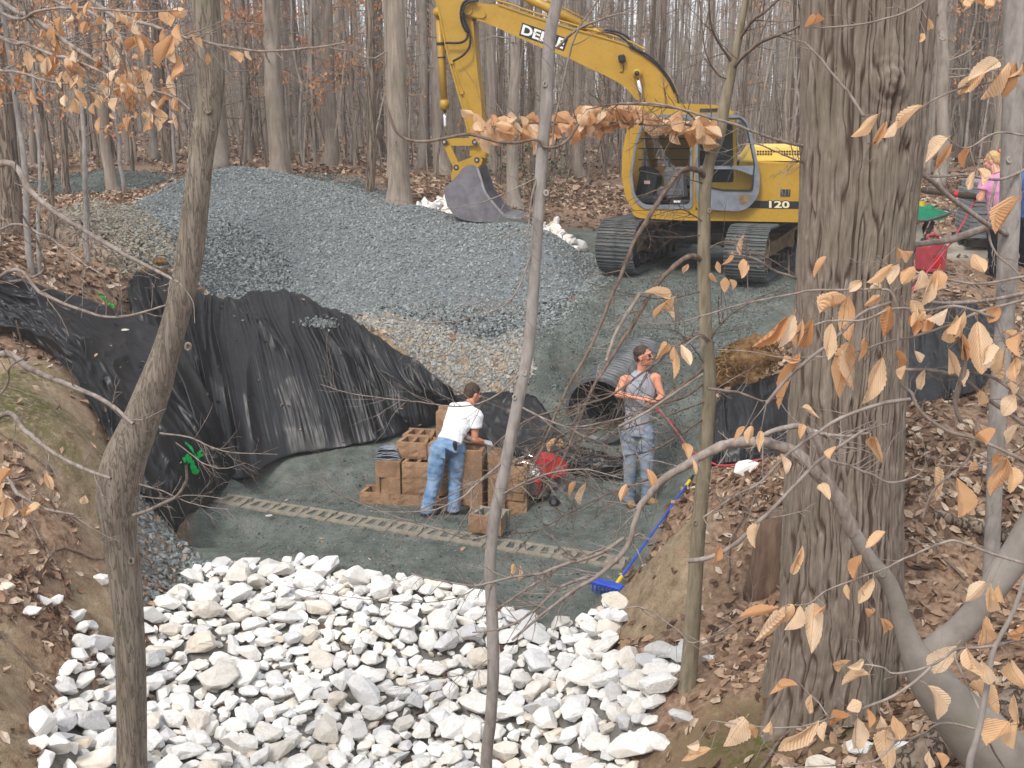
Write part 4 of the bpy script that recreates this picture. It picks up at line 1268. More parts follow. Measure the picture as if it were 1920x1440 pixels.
# ears (yellow, muddy)
mb = MB(); ear = LL(C4([(400, 840), (398, 760), (420, 690), (440, 640), (490, 620), (620, 570), (660, 545), (720, 550), (750, 600), (735, 650), (690, 690), (640, 655), (575, 660), (520, 710), (470, 800)]), BY + .22)
for yy in (BY + .2, BY - .24): prism(mb, ear, yy, yy + .04)
ob = mb.build('bucket_ear', M['yellow'], bucket)
tooth = MB(); box(tooth, (0, 0, 0), (.2, .075, .055)); box(tooth, (-.13, 0, -.005), (.1, .06, .02)); tme = tooth.mesh('tooth', M['bright_steel'])
tp = LL(C4([(985, 1240)]), yb)[0]
for k in range(5):
    t_ = link('tooth', tme, bucket); t_.location = (tp[0] - .11, BY + BW - .05 - k * (2 * BW - .1) / 4, tp[1] + .005); t_.rotation_euler = (0, R(-6), 0)

# ---- house
YL = 1.2
CZ = lambda pts: zc(pts, 1140, 170, 5.053)
zt = L(1450, 303, YL)[1]; zb = L(1300, 413, YL)[1]; zs = L(1300, 393, YL)[1]
xr = L(1383, 350, YL)[0]
hs = round_poly([(xr, zs + .003), (-2.0, zs + .003), (-2.0, zt - .06), (xr, zt)], .06)
house = slab(hs, -1.2, YL, M['yellow'], 'engine_housing', EX, .03)
# counterweight, rounded tail
th = np.linspace(-1, 1, 15)
o_ = [(-2.03 - .26 * math.cos(t * 1.45), 1.19 * t) for t in th]
mb = MB(); prism(mb, np.array(o_ + [(-2.003, 1.19), (-2.003, -1.19)]), zs - .02, zt - .02, axis=2); mb.build('counterweight', M['yellow'], EX)
# deck frame / skirt
sk = LL(CZ([(1230, 1133), (228, 1133), (235, 1165), (262, 1190), (300, 1205), (700, 1225), (1230, 1232)]), YL)
sk = np.vstack((sk, [(-1.9, zb), (-1.95, zs)]))
skirt = slab(sk, -1.2, YL + .01, M['yellow'], 'deck_frame', EX, .02)
# hood with rows of holes
h0, h1 = L(1392, 302, .75), L(1405, 276, .75)
mb = MB(); prism(mb, np.array([(h0[0], zt - .01), (h0[0] - .12, h1[1] + .0), (-1.75, h1[1]), (-1.8, zt - .01)]), -.9, .75)
hood = mb.build('engine_hood', M['pale_yellow'], EX)
mb = MB()
for r_ in range(2):
    for k in range(17):
        c = L(1421 + k * 5.0, 284 + r_ * 5, .75)
        if k in (6, 7, 8) and r_ == 1: continue
        box(mb, (c[0], .752, c[1]), (.027, .008, .027))
mb.build('vent_hole', M['decal_black'], hood)
tag(hood.children[0], kind='stuff')
# stripe, number, grille
qs = q3([(1401, 390), (1512, 392), (1512, 378), (1409, 376)], YL + .004)
mb = MB(); prism(mb, np.array([(q[0], q[2]) for q in qs]), YL - .002, YL + .004); mb.build('stripe', M['decal_black'], house)
text_mesh('120', q3([(1440.5, 391.2), (1482, 392), (1482, 375.5), (1440.5, 374.7)], YL + .008), M['decal_black'], 'lettering', house, .07)
text_mesh('120', q3([(1442, 389.8), (1480.5, 390.6), (1480.5, 377), (1442, 376.2)], YL + .012), M['decal_cream'], 'lettering', house, .03)
g0, g1 = L(1463, 368, YL), L(1482, 355, YL)
mb = MB(); box(mb, ((g0[0] + g1[0]) / 2, YL + .003, (g0[1] + g1[1]) / 2), (abs(g0[0] - g1[0]), .012, abs(g1[1] - g0[1])), mat=0)
for k in range(3): box(mb, (g0[0] + (g1[0] - g0[0]) * (k + .5) / 3, YL + .012, (g0[1] + g1[1]) / 2), (.02, .008, .1), mat=1)
mb.build('side_grille', [M['decal_black'], M['cab_grey']], house)
mb = MB()   # panel seams as thin recess strips
for xx in (-.62, -1.3):
    box(mb, (xx, YL + .001, (zs + zt) / 2), (.012, .006, zt - zs - .1))
mb.build('panel_seam', M['dark_metal'], house)

# ---- cab
Y1, Y0 = YL, .26
cab = empty('cab', (0, 0, 0), None, None); cab.parent = EX
out_f = CZ([(830, 1131), (240, 1131), (165, 1015), (127, 800), (140, 560), (185, 345), (245, 215), (330, 150), (560, 122), (830, 128)])
open_f = CZ([(770, 1105), (330, 1110), (240, 1010), (212, 790), (262, 500), (325, 300), (385, 240), (760, 236), (795, 262), (793, 1080)])
N = 64
of, nf = LL(out_f, Y1), LL(open_f, Y1)


def polar(loop, c, n):
    """resample a star-shaped loop by angle about c"""
    q = resample(loop, 800); a = np.arctan2(q[:, 1] - c[1], q[:, 0] - c[0]); o = np.argsort(a)
    r_ = np.hypot(q[:, 0] - c[0], q[:, 1] - c[1])[o]; a = a[o]
    tt = np.linspace(-np.pi, np.pi, n, endpoint=False)
    rr = np.interp(tt, np.concatenate((a - 2 * np.pi, a, a + 2 * np.pi)), np.tile(r_, 3))
    return np.column_stack((c[0] + rr * np.cos(tt), c[1] + rr * np.sin(tt)))


cc = nf.mean(0)
mb = MB(); ring_plate(mb, polar(of, cc, 160), polar(round_poly(nf, .1), cc, 160), Y1 - .05, Y1)
mb.build('side_frame', M['yellow'], cab)
po = polar(round_poly(nf, .1), cc, 160)
mb = MB(); ring_plate(mb, cc + (po - cc) * 1.03, cc + (po - cc) * .945, Y1 - .06, Y1 + .018); mb.build('opening_trim', M['grey_frame'], cab)
out_r = LL(CZ([(1232, 1131), (832, 1131), (832, 128), (1100, 143), (1185, 200), (1210, 330)]), Y1)
win_r = LL(CZ([(1192, 870), (870, 870), (870, 275), (1130, 268), (1180, 310)]), Y1)
cr = win_r.mean(0)
mb = MB(); ring_plate(mb, polar(out_r, cr, 120), polar(round_poly(win_r, .04), cr, 120), Y1 - .05, Y1 - .003); mb.build('rear_side_frame', M['yellow'], cab)
mb = MB(); prism(mb, win_r, Y1 - .045, Y1 - .03); mb.build('window', M['tint'], cab)
# far side with window
off = polar(np.vstack((of[1:-1], out_r[3:], out_r[:1])), cc, 160)
fw = LL(CZ([(1120, 760), (280, 760), (330, 330), (400, 260), (1100, 260)]), Y1)
mb = MB(); ring_plate(mb, polar(np.vstack((LL(out_f[1:-1], Y1), out_r[2:], out_r[:1])), cc, 160), polar(fw, cc, 160), Y0, Y0 + .05); mb.build('far_side_frame', M['yellow'], cab)
mb = MB(); prism(mb, fw, Y0 + .02, Y0 + .03); mb.build('window', M['glass'], cab)
mb = MB()
for k, yy in enumerate((454, 548, 654)):
    a, b = L(*CZ([(285, yy)])[0], Y0 + .1), L(*CZ([(1120, yy)])[0], Y0 + .1)
    cyl(mb, (a[0], Y0 + .1, a[1]), (b[0], Y0 + .1, b[1]), .009, 6)
mb.build('guard_bar', M['cab_black'], cab)
# skin round the profile: roof, front post strips, rear wall
prof = LL(CZ([(240, 1131), (165, 1015), (127, 800), (140, 560), (185, 345), (245, 215), (330, 150), (560, 122), (830, 128), (1100, 143), (1185, 200), (1212, 330), (1232, 700), (1232, 1131)]), Y1)


def strip(i0, i1, y0, y1, th_, mat, name):
    c = prof[i0:i1 + 1]; c = catmull(c, 6 * len(c)) if len(c) > 2 else c
    n2 = np.gradient(c, axis=0); n2 = np.column_stack((-n2[:, 1], n2[:, 0])); n2 /= np.linalg.norm(n2, axis=1)[:, None]
    m_ = LL(CZ([(700, 650)]), Y1)[0]
    if ((c - m_) * n2).sum() < 0: n2 = -n2
    mb = MB(); prism(mb, np.vstack((c, (c - n2 * th_)[::-1])), y0, y1); return mb.build(name, mat, cab)


strip(5, 10, Y0 + .051, Y1 - .051, .05, M['yellow'], 'roof')
strip(0, 2, Y0 + .051, Y1 - .051, .04, M['yellow'], 'front_panel')
strip(2, 5, Y0 + .051, Y0 + .12, .04, M['yellow'], 'front_post'); strip(2, 5, Y1 - .12, Y1 - .051, .04, M['yellow'], 'front_post')
strip(2, 5, Y0 + .13, Y1 - .13, .012, M['glass'], 'windshield')
strip(12, 13, Y0 + .051, Y1 - .051, .04, M['yellow'], 'rear_panel')
strip(10, 12, Y0 + .13, Y1 - .13, .012, M['tint'], 'rear_window')
# roof vent patch
p, q_ = L(*CZ([(870, 168)])[0], Y1), L(*CZ([(1085, 200)])[0], Y1)
mb = MB(); box(mb, ((p[0] + q_[0]) / 2, Y1 + .004, (p[1] + q_[1]) / 2), (abs(p[0] - q_[0]), .01, abs(p[1] - q_[1])), rot_xyz(0, R(1), 0)); mb.build('roof_vent', M['dark_metal'], cab)
# inside
fl = L(*CZ([(500, 1112)])[0], Y1)[1]
x0, x1 = L(*CZ([(240, 1000)])[0], Y1)[0], xr
mb = MB(); box(mb, ((x0 + x1) / 2, (Y0 + Y1) / 2, fl - .02), (abs(x0 - x1) - .1, Y1 - Y0 - .12, .03)); mb.build('floor_mat', M['mud'], cab)


def at(px, py, y): q = L(*CZ([(px, py)])[0], y); return np.array((q[0], y, q[1]))


mb = MB()
a = at(390, 900, .62); box(mb, a, (.36, .3, .5), rot_xyz(0, R(-8), 0), bev=.08); box(mb, a + np.array((.02, 0, .22)), (.3, .26, .14), rot_xyz(0, R(-14), 0), bev=.05)
a = at(420, 1030, .75); box(mb, a, (.6, .3, .12), bev=.03)
mb.build('front_console', M['cab_black'], cab, smooth=False)
mb = MB(); a = at(370, 868, .8); box(mb, a, (.09, .01, .05)); mb.build('console_label', m_speckle('faded_pink_label', srgb(190, 160, 158), srgb(205, 180, 176), 20), cab)
mb = MB()
a = at(640, 880, .95); box(mb, a, (.34, .16, .5), rot_xyz(0, R(6), 0), bev=.05); a = at(600, 960, .95); box(mb, a, (.42, .18, .16), bev=.04)
mb.build('side_console', M['cab_grey'], cab)
mb = MB(); a = at(720, 870, .72); box(mb, a, (.5, .5, .16), bev=.06); box(mb, a + np.array((-.26, 0, .36)), (.16, .48, .7), rot_xyz(0, R(8), 0), bev=.07); box(mb, a + np.array((-.33, 0, .78)), (.1, .28, .2), bev=.04)
mb.build('seat', M['cab_black'], cab)
for p, q_, y in (((530, 630), (560, 760), .9), ((350, 620), (340, 750), .55), ((585, 690), (600, 800), .6)):
    mb = MB(); a, b = at(*p, y), at(*q_, y); cyl(mb, a, b, .014, 8); cyl(mb, a + (a - b) * .0, a + (a - b) / np.linalg.norm(a - b) * .1, .026, 8); mb.build('control_lever', M['cab_grey'], cab)
mb = MB(); a, b = at(635, 745, .96), at(640, 800, .96); cyl(mb, a, b, .016, 8); mb.build('red_lever', m_speckle('red_knob', (.45, .02, .03), (.5, .03, .04), 9), cab)
mb = MB(); a = at(690, 1062, 1.02); box(mb, a, (.3, .22, .1), bev=.015); mb.build('toolbox', M['cab_black'], cab)
mb = MB(); a = at(655, 1050, 1.135); box(mb, a, (.1, .006, .03)); mb.build('toolbox_label', M['decal_white'], cab)
# open door folded back along the side
D1 = YL + .13
dout = LL(CZ([(832, 1000), (828, 700), (832, 330), (860, 215), (1160, 225), (1280, 235), (1345, 330), (1395, 560), (1430, 740), (1442, 850), (1425, 1000), (1335, 1110), (1240, 1145), (865, 1122)]), D1)
dwin = LL(CZ([(868, 850), (862, 700), (866, 300), (880, 272), (1255, 268), (1305, 320), (1385, 700), (1375, 790), (1372, 870), (1362, 945), (1100, 942), (960, 915)]), D1)
dc = LL(CZ([(1110, 640)]), D1)[0]
mb = MB(); ring_plate(mb, polar(round_poly(dout, .08), dc, 140), polar(round_poly(dwin, .03), dc, 140), D1 - .045, D1)
door = mb.build('cab_door', M['grey_frame'], cab)
pw = polar(round_poly(dwin, .03), dc, 140)
mb = MB(); ring_plate(mb, dc + (pw - dc) * 1.035, dc + (pw - dc) * .985, D1 - .05, D1 + .01); mb.build('seal', M['rubber'], door)
mb = MB(); o_ = LL(CZ([(870, 712), (1388, 712), (1420, 745), (1418, 800), (1360, 800), (1290, 772), (1210, 745), (870, 742)]), D1 + .004); prism(mb, o_, D1 - .04, D1 + .006); mb.build('door_rail', M['grey_frame'], door)
mb = MB(); tube(mb, np.array([at(975, 715, D1 + .05), at(985, 690, D1 + .05), at(1010, 668, D1 + .05), at(1145, 668, D1 + .05), at(1165, 685, D1 + .05), at(1168, 725, D1 + .05)]), .014, 8); mb.build('grab_handle', M['cab_black'], door)
mb = MB(); o_ = LL(CZ([(1245, 1000), (1290, 980), (1345, 990), (1350, 1020), (1320, 1060), (1290, 1085), (1250, 1080), (1235, 1045)]), D1 + .003); prism(mb, o_, D1 - .01, D1 + .004); mb.build('peeling_patch', M['mud'], door)
mb = MB(); o_ = LL(CZ([(865, 300), (1300, 300), (1388, 705), (1375, 850), (1365, 940), (1100, 938), (960, 910), (868, 850)]), D1 - .03); prism(mb, o_, D1 - .03, D1 - .022); mb.build('door_glass', M['glass'], door)

# ---- undercarriage
UA = R(-115)                                    # heading of the tracks in the ground plan
uc_rot = UA - EX_RZ
mb = MB()
box(mb, (0, 0, .56), (1.5, 1.35, .28), bev=.08)
for sx in (-1, 1):
    for sy in (-1, 1):
        box(mb, (sx * .62, sy * .6, .5), (.5, .5, .22), rotz(sx * sy * .5), bev=.06)
uc = mb.build('undercarriage', M['dark_metal'], EX); uc.rotation_euler = (0, 0, uc_rot)
mb = MB(); cyl(mb, (0, 0, .66), (0, 0, zb + .02), .55, 28); cyl(mb, (0, 0, .74), (0, 0, .8), .62, 28); mb.build('turntable', M['dark_metal'], EX)
shoe = MB(); box(shoe, (0, 0, .006), (.168, .6, .02))
for k in (-1, 0, 1): box(shoe, (k * .058, 0, .026), (.016, .6, .026))
box(shoe, (0, 0, -.03), (.15, .2, .06), mat=1)
shoe_me = shoe.mesh('track_shoe', [M['track'], M['dark_metal']])
HL, TR = 1.36, .375
per = 4 * HL + 2 * math.pi * TR
nsh = int(per / .172)
for sy in (1, -1):
    tb = MB()
    prism(tb, round_poly([(-HL - .05, .3), (HL - .15, .3), (HL - .15, .52), (-HL - .05, .56)], .06), sy * 1.0 - .16, sy * 1.0 + .16, 0)
    prism(tb, np.array([(-HL + .1, .56), (HL - .4, .5), (HL - .4, .54), (-HL + .1, .62)]), sy * 1.0 - .24, sy * 1.0 + .24, 0)
    for xx, r_ in ((HL, .3), (-HL, .3)):
        cyl(tb, (xx, sy - .1, .42), (xx, sy + .1, .42), r_, 24, 0); cyl(tb, (xx, sy - .2, .42), (xx, sy + .2, .42), .13, 14, 1)
    for k in range(7): cyl(tb, (-1.05 + k * .35, sy - .17, .15), (-1.05 + k * .35, sy + .17, .15), .09, 12, 1)
    for xx in (-.5, .5): cyl(tb, (xx, sy - .1, .7), (xx, sy + .1, .7), .06, 10, 1)
    tr = tb.build('crawler_track', [M['mud'], M['dark_metal']], EX); tr.rotation_euler = (0, 0, uc_rot)
    for k in range(nsh):
        s = k / nsh * per
        if s < 2 * HL: p, a = (HL - s, -TR), math.pi
        elif s < 2 * HL + math.pi * TR:
            t_ = (s - 2 * HL) / TR; p, a = (-HL - TR * math.sin(t_), -TR * math.cos(t_)), math.pi - 0 + t_
        elif s < 4 * HL + math.pi * TR:
            q_ = s - 2 * HL - math.pi * TR
            sag = -.03 * math.sin(q_ / (2 * HL) * math.pi); p, a = (-HL + q_, TR + sag), 0
        else:
            t_ = (s - 4 * HL - math.pi * TR) / TR; p, a = (HL + TR * math.sin(t_), TR * math.cos(t_)), t_
        so = link('track_shoe', shoe_me, tr); so.location = (p[0], sy * 1.0, .42 + p[1]); so.rotation_euler = (0, a, 0)
# ------------------------------------------------------------------ concrete blocks
def block_mesh(name, mats, seed, fw_=.045, sw=.043, web=.022, bw=.045):
    mb = MB(); w, w2, d, h = .19, .155, .15, .1
    r_ = np.random.default_rng(seed)
    # rough split front wall: grid with relief
    n1, n2 = 9, 6
    X, Z = np.meshgrid(np.linspace(-w, w, n1), np.linspace(0, .2, n2))
    edge = np.minimum(1, np.minimum((w - np.abs(X)) / .03, np.minimum(Z, .2 - Z) / .03))
    Yf = -d - .012 * edge * (r_.random(X.shape) - .2) - .006 * edge
    Yb = np.full_like(X, -d + fw_)
    v = np.concatenate((np.stack((X, Yf, Z), -1).reshape(-1, 3), np.stack((X, Yb, Z), -1).reshape(-1, 3)))
    i = np.arange(n1 * n2).reshape(n2, n1); k = n1 * n2
    f = [np.stack((i[:-1, :-1], i[:-1, 1:], i[1:, 1:], i[1:, :-1]), -1).reshape(-1, 4)]
    f.append(f[0][:, ::-1] + k)
    for e in (i[0, ::-1], i[:, 0], i[-1], i[::-1, -1]):
        f.append(np.stack((e[:-1], e[:-1] + k, e[1:] + k, e[1:]), -1)[:, ::-1])
    mb.add(v, f, 0)
    def wall(x0a, x0b, x1a, x1b, y0, y1):
        v = np.array([(x0a, y0, 0), (x0b, y0, 0), (x1b, y1, 0), (x1a, y1, 0), (x0a, y0, .2), (x0b, y0, .2), (x1b, y1, .2), (x1a, y1, .2)])
        mb.add(v, [np.array([[0, 3, 2, 1], [4, 5, 6, 7], [0, 1, 5, 4], [1, 2, 6, 5], [2, 3, 7, 6], [3, 0, 4, 7]])], 1)
    ya, yb = -d + fw_ + .001, d - bw
    wall(-w + .002, -w + .002 + sw, -w2, -w2 + sw, ya, yb); wall(w - .002 - sw, w - .002, w2 - sw, w2, ya, yb); wall(-web, web, -web, web, ya, yb)
    wall(-w2 - .03, w2 + .03, -w2 - .03, w2 + .03, yb + .001, d)
    return mb.mesh(name, mats)


BLK = [block_mesh('wall_block', [M['block'], M['block']], i) for i in range(5)]
BLKD = [block_mesh('wall_block', [M['block_dusty'], M['block_dusty']], 20 + i, .085, .062, .036, .06) for i in range(4)]
BLKB = block_mesh('wall_block', [M['block'], M['block_dusty']], 40)


def put_block(me, p, rz, label, group=None, rx=0, ry=0):
    o = link('wall_block', me); o.location = tuple(float(c) for c in p); o.rotation_euler = (rx, ry, rz)
    return tag(o, label, 'block', group)


c0, c1 = PZ(412, 931, .03), PZ(1192, 1057, .03)
cdir = (c1 - c0) / np.linalg.norm(c1 - c0); cang = math.atan2(cdir[1], cdir[0]); clen = np.linalg.norm(c1 - c0)
nb = int(clen / .392)
for k in range(nb):
    p = c0 + cdir * (.2 + k * .392)
    p[2] = float(gh(p[0], p[1])) - .2 + .016
    lab = 'pale hollow block set flush in the grey dust along the dug in row'
    if k == 0: lab = 'pale hollow block at the left end of the row set in the dust'
    if k == nb - 1: lab = 'pale hollow block at the right end of the row beside the blue rake'
    put_block(BLKD[k % 4], p, cang + rnd.uniform(-.02, .02), lab, 'blocks of the row set in the dust')
p = PZ(918, 1003, .04); bl = put_block(BLKB, p + np.array((0, .1, 0.03)), cang + .03, 'lone brown block standing on the row in the dust right of the bending man')
# the ground is dug out for the row
S0 = PZ(674, 938, .0); SA = R(-9); sa = np.array((math.cos(SA), math.sin(SA), 0)); sb = np.array((-math.sin(SA), math.cos(SA), 0))


def sp_(a, b, z): return S0 + sa * a + sb * (b + .15) + np.array((0, 0, z))


z0 = float(gh(S0[0] + .6, S0[1])) - .06
stack = []
for k, a in enumerate((.19, .575, .96)):
    stack.append((a, -.06 if k == 2 else 0, 0, 0, ('at the left end of the lowest layer', 'second from left in the lowest layer', 'pushed forward in the lowest layer beside the man')[k]))
for lay, nm in ((1, 'second'), (2, 'third')):
    stack.append((.36, .05, lay, math.pi / 2 if lay == 1 else -math.pi / 2, f'with its smooth end at the left of the {nm} layer'))
    stack.append((.72, .02, lay, 0, f'with a rough face in the {nm} layer of the pile'))
    stack.append((1.11, .04, lay, 0, f'behind the jeans in the {nm} layer of the pile'))
stack.append((.62, .16, 3, 0, 'on top of the pile right of the grey plastic bundle'))
stack.append((1.01, .14, 3, 0, 'on the top layer behind the man'))
stack.append((.62, .47, 3, 0, 'in the back row of the top layer'))
for a in (.4, .8): stack.append((a, .42, 2, 0, ('in the back row at the left of the third layer', 'in the back row in the middle of the third layer')[int(a > .5)]))
for a in (.4, .8): stack.append((a, .42, 1, 0, ('in the back row at the left of the second layer', 'in the back row in the middle of the second layer')[int(a > .5)]))
for lay in range(4): stack.append((1.36, .0, lay, math.pi / 2, ('at the foot of', 'second from below in', 'third from below in', 'topmost of')[lay] + ' the end on column right of the man'))
for lay in range(3): stack.append((1.84, .05, lay, math.pi / 2 + .06 if lay % 2 else 0, ('at the foot of', 'in the middle of', 'topmost of')[lay] + ' the rightmost column next to the red machine'))
for i, (a, b, lay, rz, w) in enumerate(stack):
    p = sp_(a, b, 0); p[2] = z0 + lay * .2015
    put_block(BLK[i % 5], p, SA + rz + rnd.uniform(-.03, .03), 'hollow tan block ' + w, 'piled wall blocks')
# blocks standing on end
p = sp_(.9, .1, 0); p[2] = z0 + 4 * .2015 + .19; put_block(BLK[1], p + sb * .1, SA + .1, 'tan block standing on end on the very top of the pile', 'piled wall blocks', ry=R(90))
p = sp_(1.58, -.02, 0); p[2] = z0 + .19; put_block(BLK[2], p, SA, 'tan block standing on end at the ground right of the man', 'piled wall blocks', ry=R(90))
p = sp_(1.58, -.02, 0); p[2] = z0 + .19 + .383; put_block(BLK[3], p, SA + .04, 'tan block standing on end above another upright one', 'piled wall blocks', ry=R(90))
# yellow lath between the blocks
mb = MB(); a = sp_(1.69, -.14, z0 + .28 - S0[2]); a[2] = z0 + .25; box(mb, a, (.03, .02, .5), rot_xyz(.06, .06, SA)); o = mb.build('spirit_level', m_speckle('yellow_level_paint', srgb(190, 160, 60), srgb(205, 178, 84), 8))
tag(o, 'thin yellow level leaning upright against the right end of the block pile', 'level')
# grey plastic bundle
mb = MB(); r_ = np.random.default_rng(5)
for k in range(6):
    n1 = 12; X, Y_ = np.meshgrid(np.linspace(-.16, .16, n1), np.linspace(-.1, .1, 8))
    Z = .022 * k + .018 * fbm(X * 9 + k, Y_ * 9, 90 + k, 3) + (.02 if k else 0) * (1 - (X / .16) ** 4)
    i = np.arange(X.size).reshape(X.shape); q = np.stack((i[:-1, :-1], i[:-1, 1:], i[1:, 1:], i[1:, :-1]), -1).reshape(-1, 4)
    mb.add(np.column_stack(((X * (1 - .05 * k)).ravel(), (Y_ * (1 - .04 * k)).ravel(), Z.ravel())), [q])
m = Mat('clear_grey_plastic', .18, .6); m.color(m.ramp(m.noise(m.coords(), 8, 4), [(.3, (.1, .12, .15)), (.7, (.3, .33, .37))]))
o = mb.build('plastic_bundle', m.m, smooth=True); p = sp_(.33, .02, 0); p[2] = z0 + 3 * .2015 + .012; o.location = tuple(p); o.rotation_euler = (0, 0, SA + .1)
o.modifiers.new('t', 'SOLIDIFY').thickness = .006
tag(o, 'folded grey plastic bundle lying on the left of the block pile', 'plastic')

# ------------------------------------------------------------------ corrugated pipe
ln = axl + .6; n_ = int(ln / .1 * 8)
s_ = np.linspace(0, ln, n_); r_ = PIPE_R + ( .026) * np.sin(s_ / .1 * 2 * math.pi)
pts = PIPE_A[None] + ax[None] * s_[:, None]
mb = MB(); tube(mb, pts, r_, 40, cap=False); tube(mb, pts[::-1], r_[::-1] - .02, 40, cap=False)
m = Mat('black_corrugated_plastic', .45, .4); f = m.noise(m.coords(), 6, 5); m.color(m.ramp(f, [(.35, (.035, .037, .04)), (.7, (.12, .126, .13))])); M['pipe'] = m.m
pipe = mb.build('drain_pipe', M['pipe'], smooth=True); tag(pipe, 'black corrugated drain pipe emerging from the slope below the excavator', 'pipe')
mb = MB(); a = PIPE_A - ax * .012; mb2 = None
tube(mb, np.array((a, a + ax * .03)), np.array((PIPE_R + .022, PIPE_R + .022)), 40, cap=False); tube(mb, np.array((a, a + ax * .03)), np.array((PIPE_R - .022,) * 2), 40, cap=False)
i = np.arange(40); j = (i + 1) % 40; mb.add(np.zeros((0, 3)), [])
mb.f.append(np.stack((i, j, 80 + j, 80 + i), -1)); mb.mi.append(np.zeros(40, np.int32))
mb.build('pipe_rim', M['cab_grey'], pipe)

# ------------------------------------------------------------------ blue rake
ra, rb = PY(1150, 1118, 9.45), PY(1290, 912, 11.6)
ra[2] = float(gh(ra[0], ra[1])) + .04; rb[2] = float(gh(rb[0], rb[1])) + .04
rk = empty('landscape_rake', ra, 'blue long handled rake lying on the edge of the grey dust', 'rake')
d_ = (rb - ra); dl = np.linalg.norm(d_); dn = d_ / dl
Mblue = m_speckle('blue_paint', srgb(30, 62, 160), srgb(44, 84, 190), 8, .4, .4, 0); Myel = m_speckle('yellow_ferrule', srgb(205, 176, 40), srgb(216, 190, 60), 8, .5, .3, 0)
nseg = 14; ts = np.linspace(0, 1, nseg)
pts = d_[None] * ts[:, None]
gz = gh(ra[0] + pts[:, 0], ra[1] + pts[:, 1]) - ra[2] + .012
pts[:, 2] = np.maximum(pts[:, 2], np.maximum.accumulate(gz) * .9 + .0)
mb = MB(); tube(mb, pts[1:], .013, 8); mb.build('handle', Mblue, rk, smooth=True)
mb = MB(); cyl(mb, pts[0], pts[2] * .6, .02, 10); mb.build('ferrule', Myel, rk)
mb = MB(); e = pts[-1]; cyl(mb, e - dn * .08, e + dn * .06, .02, 10); mb.build('end_band', Myel, rk); mb = MB(); cyl(mb, e + dn * .06, e + dn * .2, .016, 10); mb.build('end_grip', M['rubber'], rk)
hd = np.cross(dn, (0, 0, 1)); hd /= np.linalg.norm(hd)
mb = MB(); rm = np.column_stack((dn * np.array((1, 1, .3)), hd, np.array((0, 0, 1.0)))); q = np.array((1, 0, 0))
rr = rotz(math.atan2(dn[1], dn[0]) - .12)
box(mb, (-.07, .03, .03), (.11, .36, .04), rr, bev=.01)
for k in range(9): box(mb, rr @ np.array((-.12, -.16 + k * .04, -.02)) + np.array((0, .03, .02)), (.012, .012, .09), rr)
mb.build('rake_head', Mblue, rk)

# ------------------------------------------------------------------ red walk-behind machine
Mred = m_speckle('red_machine_paint', srgb(168, 18, 28), srgb(192, 28, 38), 6, .35, .5, .05)
Mwhite = m_speckle('white_tank_plastic', srgb(214, 214, 208), srgb(228, 228, 224), 7, .35, .4, 0)
mc = PZ(1003, 935, .1); mc = PY(1000, 946, 12.2); mc[2] = float(gh(mc[0], mc[1]))
mach = empty('walk_behind_saw', mc, 'red motor machine with white fuel tank and curved red guard', 'machine', rz=R(-12))
K = 1 / 155.0
def mp(px, py, d=0.0): return np.array(((px - 1003) * K, d, (940 - py) * K))
mb = MB(); box(mb, mp(995, 926), (.5, .34, .05), bev=.015); mb.build('base_frame', M['dark_metal'], mach)
for px, d in ((960, -.2), (960, .2), (1048, -.2), (1048, .2)):
    mb = MB(); c = mp(px, 931, d); tube(mb, np.array((c - (0, .035, 0), c - (0, .02, 0), c + (0, .02, 0), c + (0, .035, 0))), np.array((.055, .065, .065, .055)), 18)
    w = mb.build('wheel', M['rubber'], mach, smooth=True)
    mb = MB(); cyl(mb, c - (0, .04, 0), c + (0, .04, 0), .03, 12); mb.build('hub', M['cab_grey'], w)
mb = MB(); c = mp(1004, 908, -.06); box(mb, c, (.2, .24, .2), rot_xyz(0, .12, 0), bev=.03)
for k in range(5): box(mb, c + np.array((-.0, -.125, -.07 + k * .035)), (.17, .012, .012), rot_xyz(0, .12, 0))
eng = mb.build('engine', Mred, mach)
mb = MB(); cyl(mb, c + np.array((.0, -.12, .0)), c + np.array((.0, -.15, 0)), .075, 20); cyl(mb, c + np.array((0, -.15, 0)), c + np.array((0, -.158, 0)), .04, 16); mb.build('starter_cover', M['cab_grey'], eng)
mb = MB(); c = mp(1001, 886, -.06); box(mb, c, (.2, .2, .09), rot_xyz(0, -.18, 0), bev=.035); box(mb, c - (0, 0, .012), (.215, .215, .012), rot_xyz(0, -.18, 0)); cyl(mb, c + (0, 0, .04), c + (.0, 0, .075), .028, 14)
mb.build('fuel_tank', Mwhite, mach)
mb = MB(); c = mp(970, 902, .02); box(mb, c, (.16, .2, .16), bev=.04); box(mb, mp(972, 888, .1), (.22, .12, .06), bev=.02); mb.build('air_filter_housing', M['cab_black'], mach)
